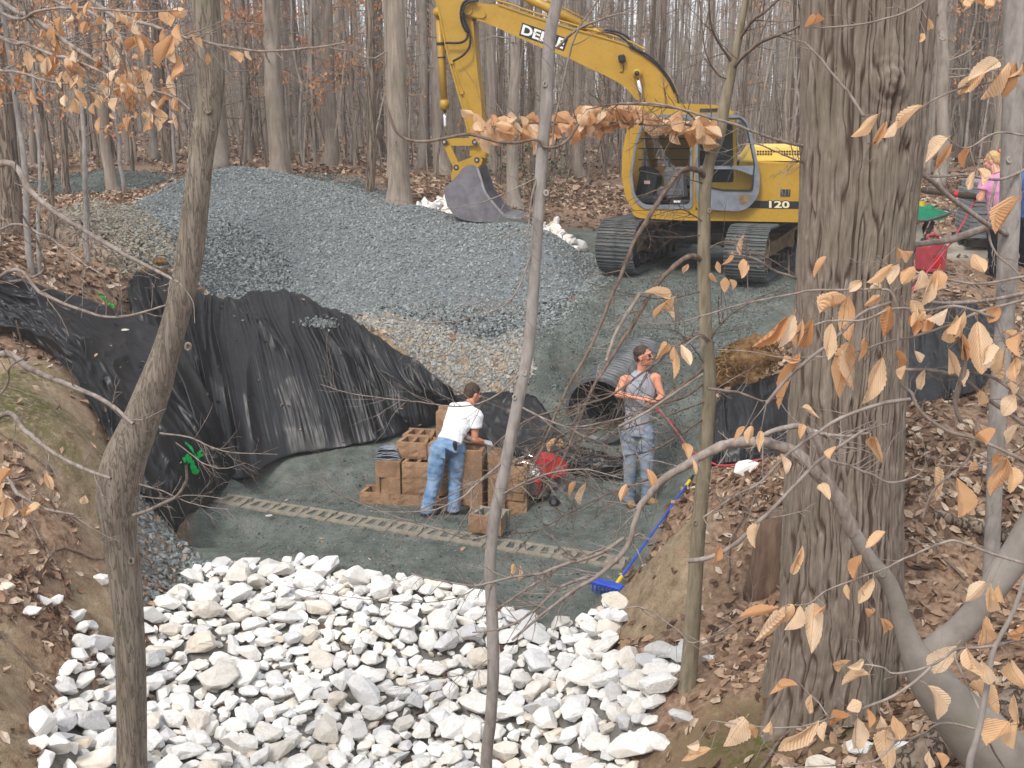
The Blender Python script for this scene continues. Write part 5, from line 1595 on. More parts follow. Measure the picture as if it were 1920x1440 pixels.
# red arched guard
go = [(1000, 868), (1006, 859), (1020, 857), (1040, 862), (1054, 869), (1063, 879), (1066, 890), (1055, 889), (1048, 893), (1042, 898), (1030, 890), (1018, 884), (1004, 878)]
g2 = np.array([mp(*q)[[0, 2]] for q in go])
mb = MB(); prism(mb, round_poly(g2, .02), -.04, .2); ob = mb.build('guard', Mred, mach); b = ob.modifiers.new('b', 'BEVEL'); b.width = .015; b.segments = 2; b.limit_method = 'ANGLE'; b.angle_limit = R(50)
mb = MB(); c = mp(1040, 911, .08); cyl(mb, c - (0, .006, 0), c + (0, .006, 0), .15, 32); cyl(mb, c - (0, .05, 0), c + (0, .02, 0), .05, 18); mb.build('saw_disc', M['steel'], mach)
for d in (-.16, .1):
    mb = MB(); tube(mb, np.array([mp(905, 884, d), mp(950, 878, d), mp(972, 869, d), mp(990, 861, d), mp(1006, 866, d), mp(1020, 872, d)]) , .014, 8); mb.build('handlebar', M['chrome'], mach, smooth=True)
    mb = MB(); tube(mb, np.array([mp(905, 884, d), mp(925, 881, d)]), .02, 8); mb.build('grip', M['rubber'], mach)
mb = MB(); tube(mb, np.array([mp(950, 906, -.17), mp(970, 912, -.18), mp(985, 918, -.18), mp(988, 930, -.16)]), .011, 7); tube(mb, np.array([mp(988, 930, -.16), mp(990, 905, -.18), mp(975, 875, -.16)]), .011, 7); mb.build('side_tube', M['chrome'], mach, smooth=True)

# ------------------------------------------------------------------ brown soil heap left of the big trunk
def lump(name, c, s, mat, seed, amp=.25, n=48, zcut=-.3, label=None, cat=None, rz=0, kind=None):
    u = np.linspace(0, 2 * math.pi, n, endpoint=False); w = np.linspace(-.5, .5, n // 2) * math.pi
    U, W = np.meshgrid(u, w)
    d = np.stack((np.cos(U) * np.cos(W), np.sin(U) * np.cos(W), np.sin(W)), -1)
    r_ = 1 + amp * fbm(d[..., 0] * 2 + seed, d[..., 1] * 2 + d[..., 2] * 2.3, seed, 5)
    p = d * r_[..., None] * np.array(s); p[..., 2] = np.maximum(p[..., 2], zcut * s[2])
    i = np.arange(U.size).reshape(U.shape); i2 = np.roll(i, -1, 1)
    mb = MB(); mb.add(p.reshape(-1, 3), [np.stack((i[:-1], i2[:-1], i2[1:], i[1:]), -1).reshape(-1, 4)])
    o = mb.build(name, mat, smooth=True); o.location = tuple(float(q) for q in c); o.rotation_euler = (0, 0, rz)
    return tag(o, label, cat, kind=kind)


m = Mat('shaggy_brown_soil', .95, .1); v = m.coords(); f = m.noise(v, 14, 6, .7); f2 = m.noise(v, 5, 4)
m.color(m.ramp(f, [(.3, srgb(72, 52, 33)), (.5, srgb(116, 88, 58)), (.7, srgb(150, 122, 86))])); m.bump(f, .9, .05); M['shaggy'] = m.m
c = PY(1412, 700, 12.9); heapo = lump('soil_heap', c, (.5, .42, .42), M['shaggy'], 7, .35, 60, label='brown root matted soil heap above the black fabric left of the big trunk', cat='soil')
n = 1500; d = nrg.normal(size=(n, 3)); d[:, 2] = np.abs(d[:, 2]); d /= np.linalg.norm(d, axis=1)[:, None]
base = d * np.array((.5, .42, .42)); mb = MB()
STRAW = [(np.array([(-.5, 0, 0), (0, .02, .12), (.5, 0, 0), (0, -.02, .1)]), np.array([(0, 1, 2), (2, 3, 0)]))]
scatter(mb, STRAW, base, nrg.uniform(.05, .16, (n, 1)) * np.array((1, 1.6, 1)), rand_rot(n))
mb.build('root_fibre', m_island('root_fibre', [(0, srgb(70, 46, 24)), (.5, srgb(124, 94, 62)), (1, srgb(172, 140, 100))]), heapo)['kind'] = 'stuff'
c = PY(1452, 905, 9.6); c[2] = float(gh(c[0], c[1])) + .02
# small clods on the left
for k, (px, py, Y, s) in enumerate([(285, 500, 16.0, .16), (310, 512, 15.9, .13), (262, 520, 15.5, .14), (240, 500, 16.2, .12), (300, 487, 16.5, .1), (655, 550, 16.3, .09), (690, 556, 16.2, .07)]):
    p = PY(px, py, Y); p[2] = float(gh(p[0], p[1])) + s * .25
    lump('soil_clod', p, (s * 1.3, s, s * .7), M['shaggy'], 30 + k, .5, 26, label=('largest orange brown clod at the left foot of the gravel heap', 'round orange clod next to the largest clod by the fabric corner', 'clod of brown soil lowest on the slope above the fabric corner', 'brown clod leftmost of those left of the gravel heap', 'small orange clod uppermost at the left foot of the gravel heap', 'small brown clod left above the pleated fabric', 'smaller brown clod right above the pleated fabric')[k], cat='soil')
# log on the left
a, b = PY(92, 428, 17.0), PY(222, 470, 16.3); a[2] = float(gh(a[0], a[1])) + .12; b[2] = float(gh(b[0], b[1])) + .12
mb = MB(); pp = catmull(np.array((a, (a + b) / 2 + (0, 0, .04), b)), 16); tube(mb, pp, np.linspace(.15, .13, 16), 16, lump=.15, seed=3); o = mb.build('log', FORB[0], smooth=True); tag(o, 'brown log lying in front of the tan stone heap', 'log')

for (ax_, ay_, aY), (bx_, by_, bY), rad_, lab in (((1750, 968, 7.7), (1990, 990, 7.3), .05, 'dark rotten log lying in the leaves right of the big trunk'), ((1690, 1365, 5.1), (1990, 1235, 5.3), .11, 'brown rotten log under the smooth beech at lower right')):
    a, b = PY(ax_, ay_, aY), PY(bx_, by_, bY); a[2] = float(gh(a[0], a[1])) + rad_ * .5; b[2] = float(gh(b[0], b[1])) + rad_ * .5
    mb = MB(); pp = catmull(np.array((a, (a + b) / 2 + (0, 0, .03), b)), 20); pp[:, 2] = np.maximum(pp[:, 2], gh(pp[:, 0], pp[:, 1]) + rad_ * .3)
    tube(mb, pp, np.linspace(rad_, rad_ * .8, 20), 16, lump=.25, seed=4); o = mb.build('log', FORB[0], smooth=True); tag(o, lab, 'log')
for k, (px, py, Y) in enumerate([(70, 1010, 8.5), (150, 1060, 8.7), (60, 1230, 7.2), (1400, 1180, 7.4), (1760, 1010, 7.4), (1380, 1010, 8.4), (1500, 1340, 6.0), (40, 870, 9.2)]):
    c = PY(px, py, Y); an = rnd.uniform(0, 3.1); ln = rnd.uniform(.25, .5); q_ = np.linspace(-1, 1, 9)
    pp = np.column_stack((c[0] + q_ * ln * math.cos(an) + .03 * np.sin(q_ * 5), c[1] + q_ * ln * math.sin(an), 0 * q_)); pp[:, 2] = gh(pp[:, 0], pp[:, 1]) + .025
    mb = MB(); tube(mb, pp, np.linspace(.012, .006, 9), 7); o = mb.build('fallen_stick', M['twig_brown'], smooth=True)
    tag(o, ('stick on the left bank above the white rocks', 'stick in the leaves left of the knot hole trunk', 'stick at the left edge of the rock bed', 'stick in the leaves right of the olive sapling', 'stick in the leaves right of the big trunk', 'stick in the leaves left of the reddish stump', 'stick at the mossy foot of the big trunk', 'stick on the mossy left bank')[k], 'stick')

# ------------------------------------------------------------------ far right: slabs, fuel can, cart, pole
p0 = PY(1855, 482, 15.4); p0[2] = float(gh(p0[0], p0[1]))
Mslab = m_speckle('grey_paving_slab', srgb(112, 116, 120), srgb(146, 148, 150), 9, .85, .2, .3)
st = empty('slab_stack', p0, 'stack of thin grey slabs on a dark pallet beside the woman', 'slabs', rz=R(-8))
mb = MB()
for yy in (-.35, 0, .35): box(mb, (0, yy, .05), (.9, .1, .09))
for xx in np.linspace(-.4, .4, 6): box(mb, (xx, 0, .11), (.1, .86, .022))
mb.build('pallet', m_speckle('dark_pallet_wood', (.03, .025, .02), (.07, .06, .05), 8), st)
sm = MB(); box(sm, (0, 0, 0), (.82, .8, .052), bev=.006); sme = sm.mesh('slab', Mslab)
for k in range(14):
    o = link('slab', sme, st); o.location = (rnd.uniform(-.025, .025), rnd.uniform(-.02, .02), .15 + k * .056); o.rotation_euler = (0, 0, rnd.uniform(-.03, .03))
mb = MB()
# fuel can
p0 = PY(1744, 497, 14.25); p0[2] = float(gh(p0[0], p0[1]))
Mcan = m_speckle('faded_red_plastic', srgb(150, 52, 60), srgb(176, 78, 84), 7, .5, .3, .05)
can = empty('fuel_can', p0, 'faded red plastic fuel can standing right of the big trunk', 'fuel can', rz=R(20))
mb = MB(); prism(mb, round_poly([(-.14, 0), (.14, 0), (.15, .3), (.09, .4), (-.05, .42), (-.15, .33)], .04), -.13, .13); o = mb.build('can_body', Mcan, can); b = o.modifiers.new('b', 'BEVEL'); b.width = .025; b.segments = 2; b.limit_method = 'ANGLE'; b.angle_limit = R(50)
mb = MB(); prism(mb, round_poly([(-.07, .06), (.07, .06), (.07, .24), (-.07, .24)], .02), -.138, -.125); mb.build('side_panel', Mred, can)
mb = MB(); tube(mb, np.array([(-.1, 0, .41), (-.09, 0, .47), (.0, 0, .485), (.08, 0, .46), (.1, 0, .4)]), .02, 10); mb.build('can_handle', Mcan, can, smooth=True)
mb = MB(); cyl(mb, (-.12, 0, .36), (-.16, 0, .43), .035, 14); mb.build('can_cap', M['cab_black'], can)
# green cart
p0 = PY(1712, 462, 14.9); p0[2] = float(gh(p0[0], p0[1]))
Mgreen = m_speckle('green_plastic', srgb(20, 128, 92), srgb(38, 152, 112), 6, .4, .4, .05)
ct = empty('garden_cart', p0, 'green tub shaped machine with yellow cap showing past the big trunk', 'cart', rz=R(-10))
mb = MB(); prism(mb, round_poly([(-.4, .52), (.3, .56), (.4, .66), (.12, .72), (-.1, .76), (-.4, .72)], .04), -.25, .25); o = mb.build('tub', Mgreen, ct); b = o.modifiers.new('b', 'BEVEL'); b.width = .05; b.segments = 3; b.limit_method = 'ANGLE'; b.angle_limit = R(50)
mb = MB()
for xx in (-.05, .15): cyl(mb, (xx, -.1, .69), (xx + .02, -.1, .75), .05, 16)
mb.build('lid_knob', Mgreen, ct)
mb = MB(); cyl(mb, (.05, -.02, .72), (.05, -.02, .79), .05, 16); mb.build('yellow_cap', Myel, ct)
mb = MB(); tube(mb, np.array([(-.4, -.27, .56), (.1, -.27, .56), (.42, -.26, .67), (.42, .26, .67), (.1, .27, .56), (-.4, .27, .56)]), .018, 8); mb.build('tub_rim', M['cab_grey'], ct)
for yy in (-.18, .18):
    mb = MB(); tube(mb, np.array([(.2, yy, .54), (.12, yy, .3), (-.1, yy, .03)]), .03, 8); mb.build('leg', M['cab_black'], ct)
mb = MB(); prism(mb, round_poly([(-.3, .1), (.02, .08), (.1, .3), (.05, .5), (-.3, .5)], .05), -.15, .15); mb.build('bag', m_speckle('pale_bag', srgb(140, 140, 120), srgb(176, 176, 160), 8), ct)
mb = MB(); c = np.array((-.3, 0, .16)); tube(mb, np.array((c - (0, .05, 0), c - (0, .03, 0), c + (0, .03, 0), c + (0, .05, 0))), np.array((.13, .16, .16, .13)), 20); mb.build('wheel', M['rubber'], ct, smooth=True)
# pole with tape
a, b = PY(1700, 352, 14.9), PY(1838, 370, 14.35); pd = b - a
m = m_speckle('brown_pole_wood', (.05, .035, .025), (.1, .075, .055), 12)
pl = empty('pole', a, 'brown pole with yellow and red tape held by the woman in pink', 'pole')
mb = MB(); cyl(mb, (0, 0, 0), pd, .042, 12); mb.build('shaft', m, pl, smooth=True)
for t_, mt, nm in ((.16, Myel, 'yellow_tape'), (.66, Mred, 'red_tape')):
    mb = MB(); cyl(mb, pd * t_, pd * (t_ + .05), .046, 12); mb.build(nm, mt, pl)

# ------------------------------------------------------------------ people
def etube(mb, pts, ra, rb, side, n=14):
    """tube with elliptic section: half width ra along the side vector, half depth rb"""
    pts = np.asarray(pts, float); k = len(pts)
    ra = np.asarray(ra, float); rb = np.asarray(rb, float)
    if k > 2:
        m_ = (k - 1) * 4 + 1
        c = catmull(np.column_stack((pts, ra, rb)), m_); pts, ra, rb = c[:, :3], np.maximum(c[:, 3], .004), np.maximum(c[:, 4], .004); k = m_
    T = np.gradient(pts, axis=0); T /= np.maximum(np.linalg.norm(T, axis=1), 1e-9)[:, None]
    S = np.broadcast_to(np.asarray(side, float), T.shape) - (T @ np.asarray(side, float))[:, None] * T if np.ndim(side) == 1 else side
    S = S / np.maximum(np.linalg.norm(S, axis=1), 1e-9)[:, None]; B = np.cross(T, S)
    th = np.linspace(0, 2 * math.pi, n, endpoint=False)
    v = pts[:, None] + ra[:, None, None] * np.cos(th)[None, :, None] * S[:, None] + rb[:, None, None] * np.sin(th)[None, :, None] * B[:, None]
    i = np.arange(k - 1)[:, None] * n; j = np.arange(n)[None]; j2 = (j + 1) % n
    mb.add(v.reshape(-1, 3), [np.stack((i + j, i + j2, i + n + j2, i + n + j), -1).reshape(-1, 4), np.arange(n)[::-1][None], (np.arange(n) + (k - 1) * n)[None]])


def ball(mb, c, s, fr=None, n=14):
    u = np.linspace(0, 2 * math.pi, n, endpoint=False); w = np.linspace(-.5, .5, n // 2 + 2) * math.pi
    U, W = np.meshgrid(u, w); p = np.stack((np.cos(U) * np.cos(W), np.sin(U) * np.cos(W), np.sin(W)), -1).reshape(-1, 3) * np.asarray(s)
    if fr is not None: p = p @ np.asarray(fr).T
    i = np.arange(U.size).reshape(U.shape); i2 = np.roll(i, -1, 1)
    mb.add(p + np.asarray(c), [np.stack((i[:-1], i2[:-1], i2[1:], i[1:]), -1).reshape(-1, 4)])


def fuse(mb, name, mat, parent, voxel, smooth=4, wrinkle=0.0, wscale=(14, 14, 9), seed=0):
    o = mb.build('tmp', mat)
    r_ = o.modifiers.new('r', 'REMESH'); r_.mode = 'VOXEL'; r_.voxel_size = voxel
    s = o.modifiers.new('s', 'SMOOTH'); s.factor = .5; s.iterations = smooth
    dg = bpy.context.evaluated_depsgraph_get(); dg.update()
    me = bpy.data.meshes.new_from_object(o.evaluated_get(dg)); old = o.data
    bpy.data.objects.remove(o); bpy.data.meshes.remove(old)
    if wrinkle:
        k = len(me.vertices); v = np.zeros(k * 3, np.float32); me.vertices.foreach_get('co', v); v = v.reshape(-1, 3)
        nn = np.zeros(k * 3, np.float32); me.vertices.foreach_get('normal', nn); nn = nn.reshape(-1, 3)
        a = v[:, 0] * .8 + v[:, 1] * .7; b = v[:, 2]
        w = ridge(a * wscale[0] + b * 5, b * wscale[2] + a * 3, seed + 5) + .5 * ridge(a * wscale[0] * 2.1 - b * 7, b * wscale[2] * 2, seed + 8)
        me.vertices.foreach_set('co', (v + nn * ((w - .75) * wrinkle)[:, None]).astype(np.float32).ravel())
    me.materials.clear(); me.materials.append(mat)
    me.polygons.foreach_set('use_smooth', np.ones(len(me.polygons), bool)); me.update()
    return link(name, me, parent)


def unit(v): v = np.asarray(v, float); return v / np.linalg.norm(v)


def hand(mb, wrist, fwd, nrm, side_sign, curl=1.0, k=1.0):
    """palm, four unequal curled fingers and a thumb; fwd = along the palm, nrm = out of the palm"""
    f = unit(fwd); nrm = unit(np.asarray(nrm) - f * (np.asarray(nrm) @ f)); s = np.cross(nrm, f) * side_sign
    pc = wrist + f * .05 * k
    etube(mb, [wrist - f * .02, wrist + f * .02 * k, pc, wrist + f * .095 * k], [.026, .034, .042, .04], [.02, .019, .017, .014], s, 12)
    for i, (off, ln) in enumerate(((-.031, .062), (-.0105, .072), (.0105, .068), (.03, .054))):
        b = wrist + f * .09 * k + s * off
        a1, a2, a3 = [curl * q for q in (.55, 1.25, 1.7)]
        p1 = b + (f * math.cos(a1) + nrm * math.sin(a1)) * ln * .5
        p2 = p1 + (f * math.cos(a2) + nrm * math.sin(a2)) * ln * .35
        p3 = p2 + (f * math.cos(a3) + nrm * math.sin(a3)) * ln * .28
        tube(mb, np.array((b - f * .015, b, p1, p2, p3)), np.array((.009, .0098, .0092, .0086, .0072)), 8)
    t0 = wrist + f * .035 * k - s * .034
    t1 = t0 + (f * .6 - s * .55 + nrm * .45) * .04; t2 = t1 + (f * .75 + nrm * .6 + s * .1) * .03
    tube(mb, np.array((t0 + s * .012, t0, t1, t2)), np.array((.013, .0125, .011, .008)), 8)


def head(mb, c, f, up):
    f = unit(f); up = unit(np.asarray(up) - f * (np.asarray(up) @ f)); s = np.cross(f, up); F = np.column_stack((s, f, up))
    P_ = lambda x, y, z: np.asarray(c) + F @ np.array((x, y, z))
    ball(mb, P_(0, -.012, .025), (.076, .096, .093), F, 18); ball(mb, P_(0, .03, -.045), (.058, .062, .07), F, 14); ball(mb, P_(0, .062, -.092), (.026, .024, .02), F, 10)
    tube(mb, np.array((P_(0, .088, .022), P_(0, .103, -.005), P_(0, .11, -.022), P_(0, .092, -.03))), np.array((.009, .013, .016, .012)), 8)
    ball(mb, P_(0, .086, -.058), (.026, .012, .008), F, 10); ball(mb, P_(0, .083, -.07), (.022, .012, .008), F, 10); ball(mb, P_(0, .076, .036), (.058, .02, .013), F, 10)
    for q in (-1, 1):
        ball(mb, P_(q * .079, -.012, -.008), (.012, .02, .032), F, 10); ball(mb, P_(q * .042, .066, -.02), (.024, .02, .02), F, 10)
    return P_, F


def skin_mat(name, c):
    m = Mat(name, .5, .35); f = m.noise(m.coords(), 25, 4)
    m.color(m.ramp(f, [(.3, tuple(q * .88 for q in c[:3])), (.7, tuple(q * 1.08 for q in c[:3]))])); m.b.inputs['Subsurface Weight'].default_value = .08; m.b.inputs['Subsurface Radius'].default_value = (.02, .008, .004)
    return m.m


def cloth_mat(name, c1, c2, sc=9, c3=None, rough=.9):
    m = Mat(name, rough, .12); v = m.coords(); f = m.noise(v, sc, 5, .6); c = m.ramp(f, [(.3, c1), (.7, c2)])
    if c3: c = m.mix(m.ramp(m.noise(v, 4.2, 4), [(.5, (0, 0, 0)), (.72, (.75, .75, .75))]), c, c3)
    m.color(c); m.bump(m.noise(v, 240, 2), .15, .002); return m.m


M['skin'] = skin_mat('tanned_skin', srgb(205, 140, 112)); M['skin_pale'] = skin_mat('pale_skin', srgb(214, 160, 138))
M['jeans'] = cloth_mat('worn_blue_denim', srgb(84, 112, 148), srgb(132, 160, 190), 8, srgb(150, 165, 178)); M['jeans2'] = cloth_mat('dusty_grey_blue_denim', srgb(96, 112, 134), srgb(140, 152, 166), 8, srgb(166, 160, 146))
M['tee'] = cloth_mat('white_cotton', (.74, .74, .76), (.8, .8, .81)); M['tank'] = cloth_mat('grey_cotton', srgb(146, 148, 158), srgb(164, 166, 174)); M['pink'] = cloth_mat('pink_cotton', srgb(204, 138, 176), srgb(216, 154, 190))
M['black_cloth'] = cloth_mat('black_cotton', (.012, .012, .016), (.022, .022, .028)); M['blue_cloth'] = cloth_mat('blue_cotton', srgb(60, 96, 150), srgb(84, 120, 172))
M['hair'] = m_speckle('brown_hair', (.03, .02, .013), (.08, .055, .038), 60, .6, .3, .5, 120, .01, stretch=(1, 1, .3)); M['blond'] = m_speckle('blond_hair', srgb(170, 132, 84), srgb(214, 182, 130), 60, .6, .3, .5, 120, .01, stretch=(1, 1, .3))
M['leather'] = m_speckle('brown_leather', (.05, .025, .015), (.09, .045, .03), 20, .5, .4, .2); M['boot'] = m_speckle('tan_work_boot', srgb(120, 96, 62), srgb(158, 130, 90), 12, .8, .2, .3); M['boot_dark'] = m_speckle('dark_boot', (.025, .022, .02), (.06, .052, .045), 12, .7, .2, .3); M['glove'] = cloth_mat('grey_work_glove', srgb(160, 158, 164), srgb(186, 184, 188))


def person(label, J, side, hf, hup, top, bottom, boots, skin, hair, sleeve, hands, wris=.007, tuck=0.0, shirt_hem=.0, hips_w=.16, chest_w=.19):
    """J: joints in the world. side = to the figure's right. Body, shirt, trousers, boots, hair."""
    ground_z = min(J['fl'][2], J['fr'][2])
    root = empty('person', J['pel'] * np.array((1, 1, 0)) + np.array((0, 0, ground_z)), label, 'person')
    o0 = np.array(root.location)
    J = {k: np.asarray(v, float) - o0 for k, v in J.items()}
    side = unit(side); fw = unit(np.cross((0, 0, 1), side))
    pel, che, nec, hd = J['pel'], J['che'], J['nec'], J['head']
    sp = che - pel
    mb = MB()
    etube(mb, [pel - sp * .12, pel, pel + sp * .4, che - sp * .1, che + sp * .12, nec], [hips_w - .03, hips_w - .02, .125, chest_w - .04, chest_w - .05, .05], [.085, .095, .085, .1, .085, .05], side, 16)
    etube(mb, [nec - unit(hd - nec) * .03, nec, hd - unit(hd - nec) * .05], [.062, .055, .054], [.06, .056, .056], side, 12)
    P_, F = head(mb, hd, hf, hup)
    for q in ('l', 'r'):
        sh, el, wr = J['s' + q], J['e' + q], J['w' + q]
        etube(mb, [che + (sh - che) * .5, sh, sh + (el - sh) * .3, el - (el - sh) * .12, el, el + (wr - el) * .25, wr], [.06, .062, .052, .042, .04, .043, .026], [.06, .062, .05, .042, .038, .04, .022], fw, 12)
        fwd, nrm, ss, cu = hands[q]; hand(mb, wr, fwd, nrm, ss, cu)
        hp, kn, an = J['h' + q], J['k' + q], J['a' + q]
        etube(mb, [hp + (pel - hp) * .4, hp, hp + (kn - hp) * .5, kn, kn + (an - kn) * .35, an, an - (0, 0, .05)], [.07, .08, .068, .05, .052, .034, .034], [.075, .085, .07, .052, .055, .036, .036], side, 12)
    fuse(mb, 'body', skin, root, .0062, 3)
    # trousers
    mb = MB()
    etube(mb, [pel - sp * .22, pel - sp * .05, pel + sp * .1, pel + sp * .16], [hips_w, hips_w + .012, hips_w - .004, hips_w - .01], [.115, .125, .112, .108], side, 18)
    for q in ('l', 'r'):
        hp, kn, an = J['h' + q], J['k' + q], J['a' + q]
        etube(mb, [hp + (pel - hp) * .35 + sp * .08, hp, hp + (kn - hp) * .5, kn, kn + (an - kn) * .4, an + (kn - an) * .02, an - (0, 0, .055)], [.095, .102, .092, .078, .074, .07, .074], [.1, .11, .094, .08, .078, .074, .08], side, 14)
    fuse(mb, 'trousers', bottom, root, .009, 2, wris * 1.5, (8, 8, 12), 3)
    # shirt
    mb = MB()
    etube(mb, [pel + sp * shirt_hem, pel + sp * .3, pel + sp * .62, che, che + (nec - che) * .55, che + (nec - che) * .86], [hips_w + .004, hips_w - .004, chest_w - .018, chest_w, (.155 if sleeve else .13), .075], [.118, .118, .124, .128, .1, .066], side, 20)
    if sleeve:
        for q in ('l', 'r'):
            sh, el = J['s' + q], J['e' + q]
            etube(mb, [che + (sh - che) * .35, sh, sh + (el - sh) * .35, sh + (el - sh) * sleeve], [.085, .084, .078, .076], [.085, .086, .08, .08], fw, 14)
    fuse(mb, 'shirt', top, root, .009, 2, wris * 1.8, (9, 9, 6), 9)
    for q in ('l', 'r'):
        an, tf = J['a' + q], J['t' + q]
        mb = MB(); f = unit((tf - an) * (1, 1, 0)); zb_ = J['f' + q][2]
        a0 = np.array((an[0], an[1], zb_ + .045)); etube(mb, [an + (0, 0, .06), an, a0 + f * .01], [.05, .05, .052], [.055, .055, .058], side, 12)
        etube(mb, [a0 - f * .07, a0 + f * .02, a0 + f * .12, a0 + f * .19], [.036, .042, .05, .032], [.042, .05, .045, .03], np.cross(f, (0, 0, 1)), 14)
        b_ = fuse(mb, 'boot', boots, root, .009, 3)
        mb = MB(); pts = round_poly([(-.08, -.042), (.12, -.052), (.2, -.03), (.2, .03), (.12, .052), (-.08, .042)], .03); ang_ = math.atan2(f[1], f[0]); pts = pts @ rotz(ang_)[:2, :2].T + a0[:2]
        prism(mb, pts, zb_ + .0, zb_ + .025, axis=2); mb.build('sole', M['boot_dark'], b_)
    return root, J, P_, F, fw, side, sp, o0


def ground_joint(px, py, Y):
    p = PY(px, py, Y); p[2] = float(gh(p[0], p[1])); return p


# --- man bending at the blocks, seen from behind
J = dict(fl=ground_joint(798, 970, 11.62), fr=ground_joint(852, 962, 11.78))
dz = J['fl'][2] - PY(798, 972, 11.62)[2]
up = np.array((0, 0, dz * .5))
J.update(pel=PY(840, 834, 11.85), che=PY(866, 776, 12.1), nec=PY(881, 757, 12.22), head=PY(887, 738, 12.3),
         hl=PY(822, 846, 11.8), hr=PY(857, 845, 11.92), kl=PY(813, 905, 11.72), kr=PY(853, 905, 11.9), al=PY(801, 958, 11.62), ar=PY(851, 952, 11.8),
         sr=PY(891, 778, 12.0), er=PY(890, 824, 11.95), wr=PY(908, 829, 12.05), sl=PY(852, 768, 12.35), el=PY(862, 812, 12.4), wl=PY(876, 822, 12.45))
for q in ('al', 'ar'): J[q][2] = J['f' + q[1]][2] + .1
fdir = unit((.75, .65, 0)); J['tl'] = J['al'] + fdir * .2; J['tr'] = J['ar'] + unit((1, .35, 0)) * .2
side = unit((.72, -.68, 0))
root, Jl, P_, F, fw, sd_, sp, o0 = person('man in white t-shirt and blue jeans bending over the block pile', J, side, (.8, .55, -.28), (.25, .2, 1), M['tee'], M['jeans'], M['boot_dark'], M['skin'], M['hair'], .52,
                                     dict(r=((.8, .35, -.3), (-.2, .3, -1), 1, .8), l=((.9, .2, -.3), (0, .2, -1), -1, .8)), .009, shirt_hem=.08)
mb = MB(); ball(mb, P_(0, -.026, .045), (.084, .098, .088), F, 20); ball(mb, P_(0, -.06, -.01), (.074, .062, .075), F, 16); fuse(mb, 'hair', M['hair'], root, .008, 2, .006, (60, 60, 20))
for q in (-1, 1):
    mb = MB(); ball(mb, P_(q * .034, .082, .012), (.013, .009, .009), F, 10); mb.build('eye', M['decal_black'], root)
mb = MB(); ring = [Jl['pel'] + sp * .11]; etube(mb, [Jl['pel'] + sp * .085, Jl['pel'] + sp * .15], [.165, .163], [.123, .121], sd_, 24); mb.build('belt', M['leather'], root)
mb = MB(); c = Jl['pel'] + sp * .08 + sd_ * .15 - fw * .05; box(mb, c, (.05, .07, .11), bev=.015); mb.build('phone_pouch', M['rubber'], root)
for q, f_, n_ in (('r', (.8, .35, -.3), (-.2, .3, -1)), ('l', (.9, .2, -.3), (0, .2, -1))):
    mb = MB(); f_ = unit(f_); s_ = np.cross(unit(n_), f_); etube(mb, [Jl['w' + q] - f_ * .03, Jl['w' + q], Jl['w' + q] + f_ * .05, Jl['w' + q] + f_ * .1], [.034, .034, .049, .046], [.03, .028, .025, .021], s_, 14); fuse(mb, 'glove', M['glove'], root, .006, 2)
mb = MB()
for k in (-1, 1): c = Jl['pel'] - sp * .14 + sd_ * .07 * k - fw * .128; box(mb, c, (.1, .012, .12), np.column_stack((sd_, fw, (0, 0, 1.0))), bev=.004)
mb.build('back_pocket', M['jeans'], root)

# --- man in a grey sleeveless shirt
J = dict(fl=ground_joint(1216, 944, 11.92), fr=ground_joint(1180, 940, 12.0))
J.update(pel=PY(1196, 800, 12.02), che=PY(1200, 725, 12.07), nec=PY(1203, 692, 12.08), head=PY(1207, 668, 12.06),
         hl=PY(1211, 812, 12.0), hr=PY(1181, 812, 12.03), kl=PY(1213, 876, 11.93), kr=PY(1182, 874, 11.98), al=PY(1214, 930, 11.95), ar=PY(1181, 928, 12.02),
         sr=PY(1172, 712, 12.05), er=PY(1157, 739, 11.93), wr=PY(1201, 747, 11.8), sl=PY(1229, 708, 12.08), el=PY(1241, 744, 11.98), wl=PY(1231, 751, 11.84))
for q in ('al', 'ar'): J[q][2] = J['f' + q[1]][2] + .1
J['tl'] = J['al'] + unit((.55, -.8, 0)) * .2; J['tr'] = J['ar'] + unit((.1, -1, 0)) * .2
root, Jl, P_, F, fw, sd_, sp, o0 = person('man in grey sleeveless shirt and dusty jeans standing before the pipe', J, unit((-1, -.12, 0)), (.9, -.42, .18), (-.15, 0, 1), M['tank'], M['jeans2'], M['boot'], M['skin'], M['hair'], 0,
                                     dict(r=((.95, -.2, .0), (0, .4, -1), 1, .95), l=((-.6, -.3, .1), (0, .4, -1), -1, .95)), .007, shirt_hem=-.16)
mb = MB(); ball(mb, P_(0, -.026, .05), (.08, .094, .082), F, 20); ball(mb, P_(0, -.06, .0), (.072, .055, .07), F, 16); fuse(mb, 'hair', M['hair'], root, .008, 2, .006, (60, 60, 20))
gl = empty('sunglasses', (0, 0, 0), None, None); gl.parent = root
for q in (-1, 1):
    mb = MB(); ball(mb, P_(q * .034, .086, .01), (.029, .013, .02), F, 14); mb.build('lens', M['decal_black'], gl, smooth=True)
    mb = MB(); tube(mb, np.array((P_(q * .06, .088, .014), P_(q * .079, .03, .012), P_(q * .085, -.01, .01))), .0025, 6); mb.build('temple', M['cab_grey'], gl)
HANDR = (Jl['wl'] + Jl['wr']) / 2 + o0 + np.array((.0, -.05, -.02))

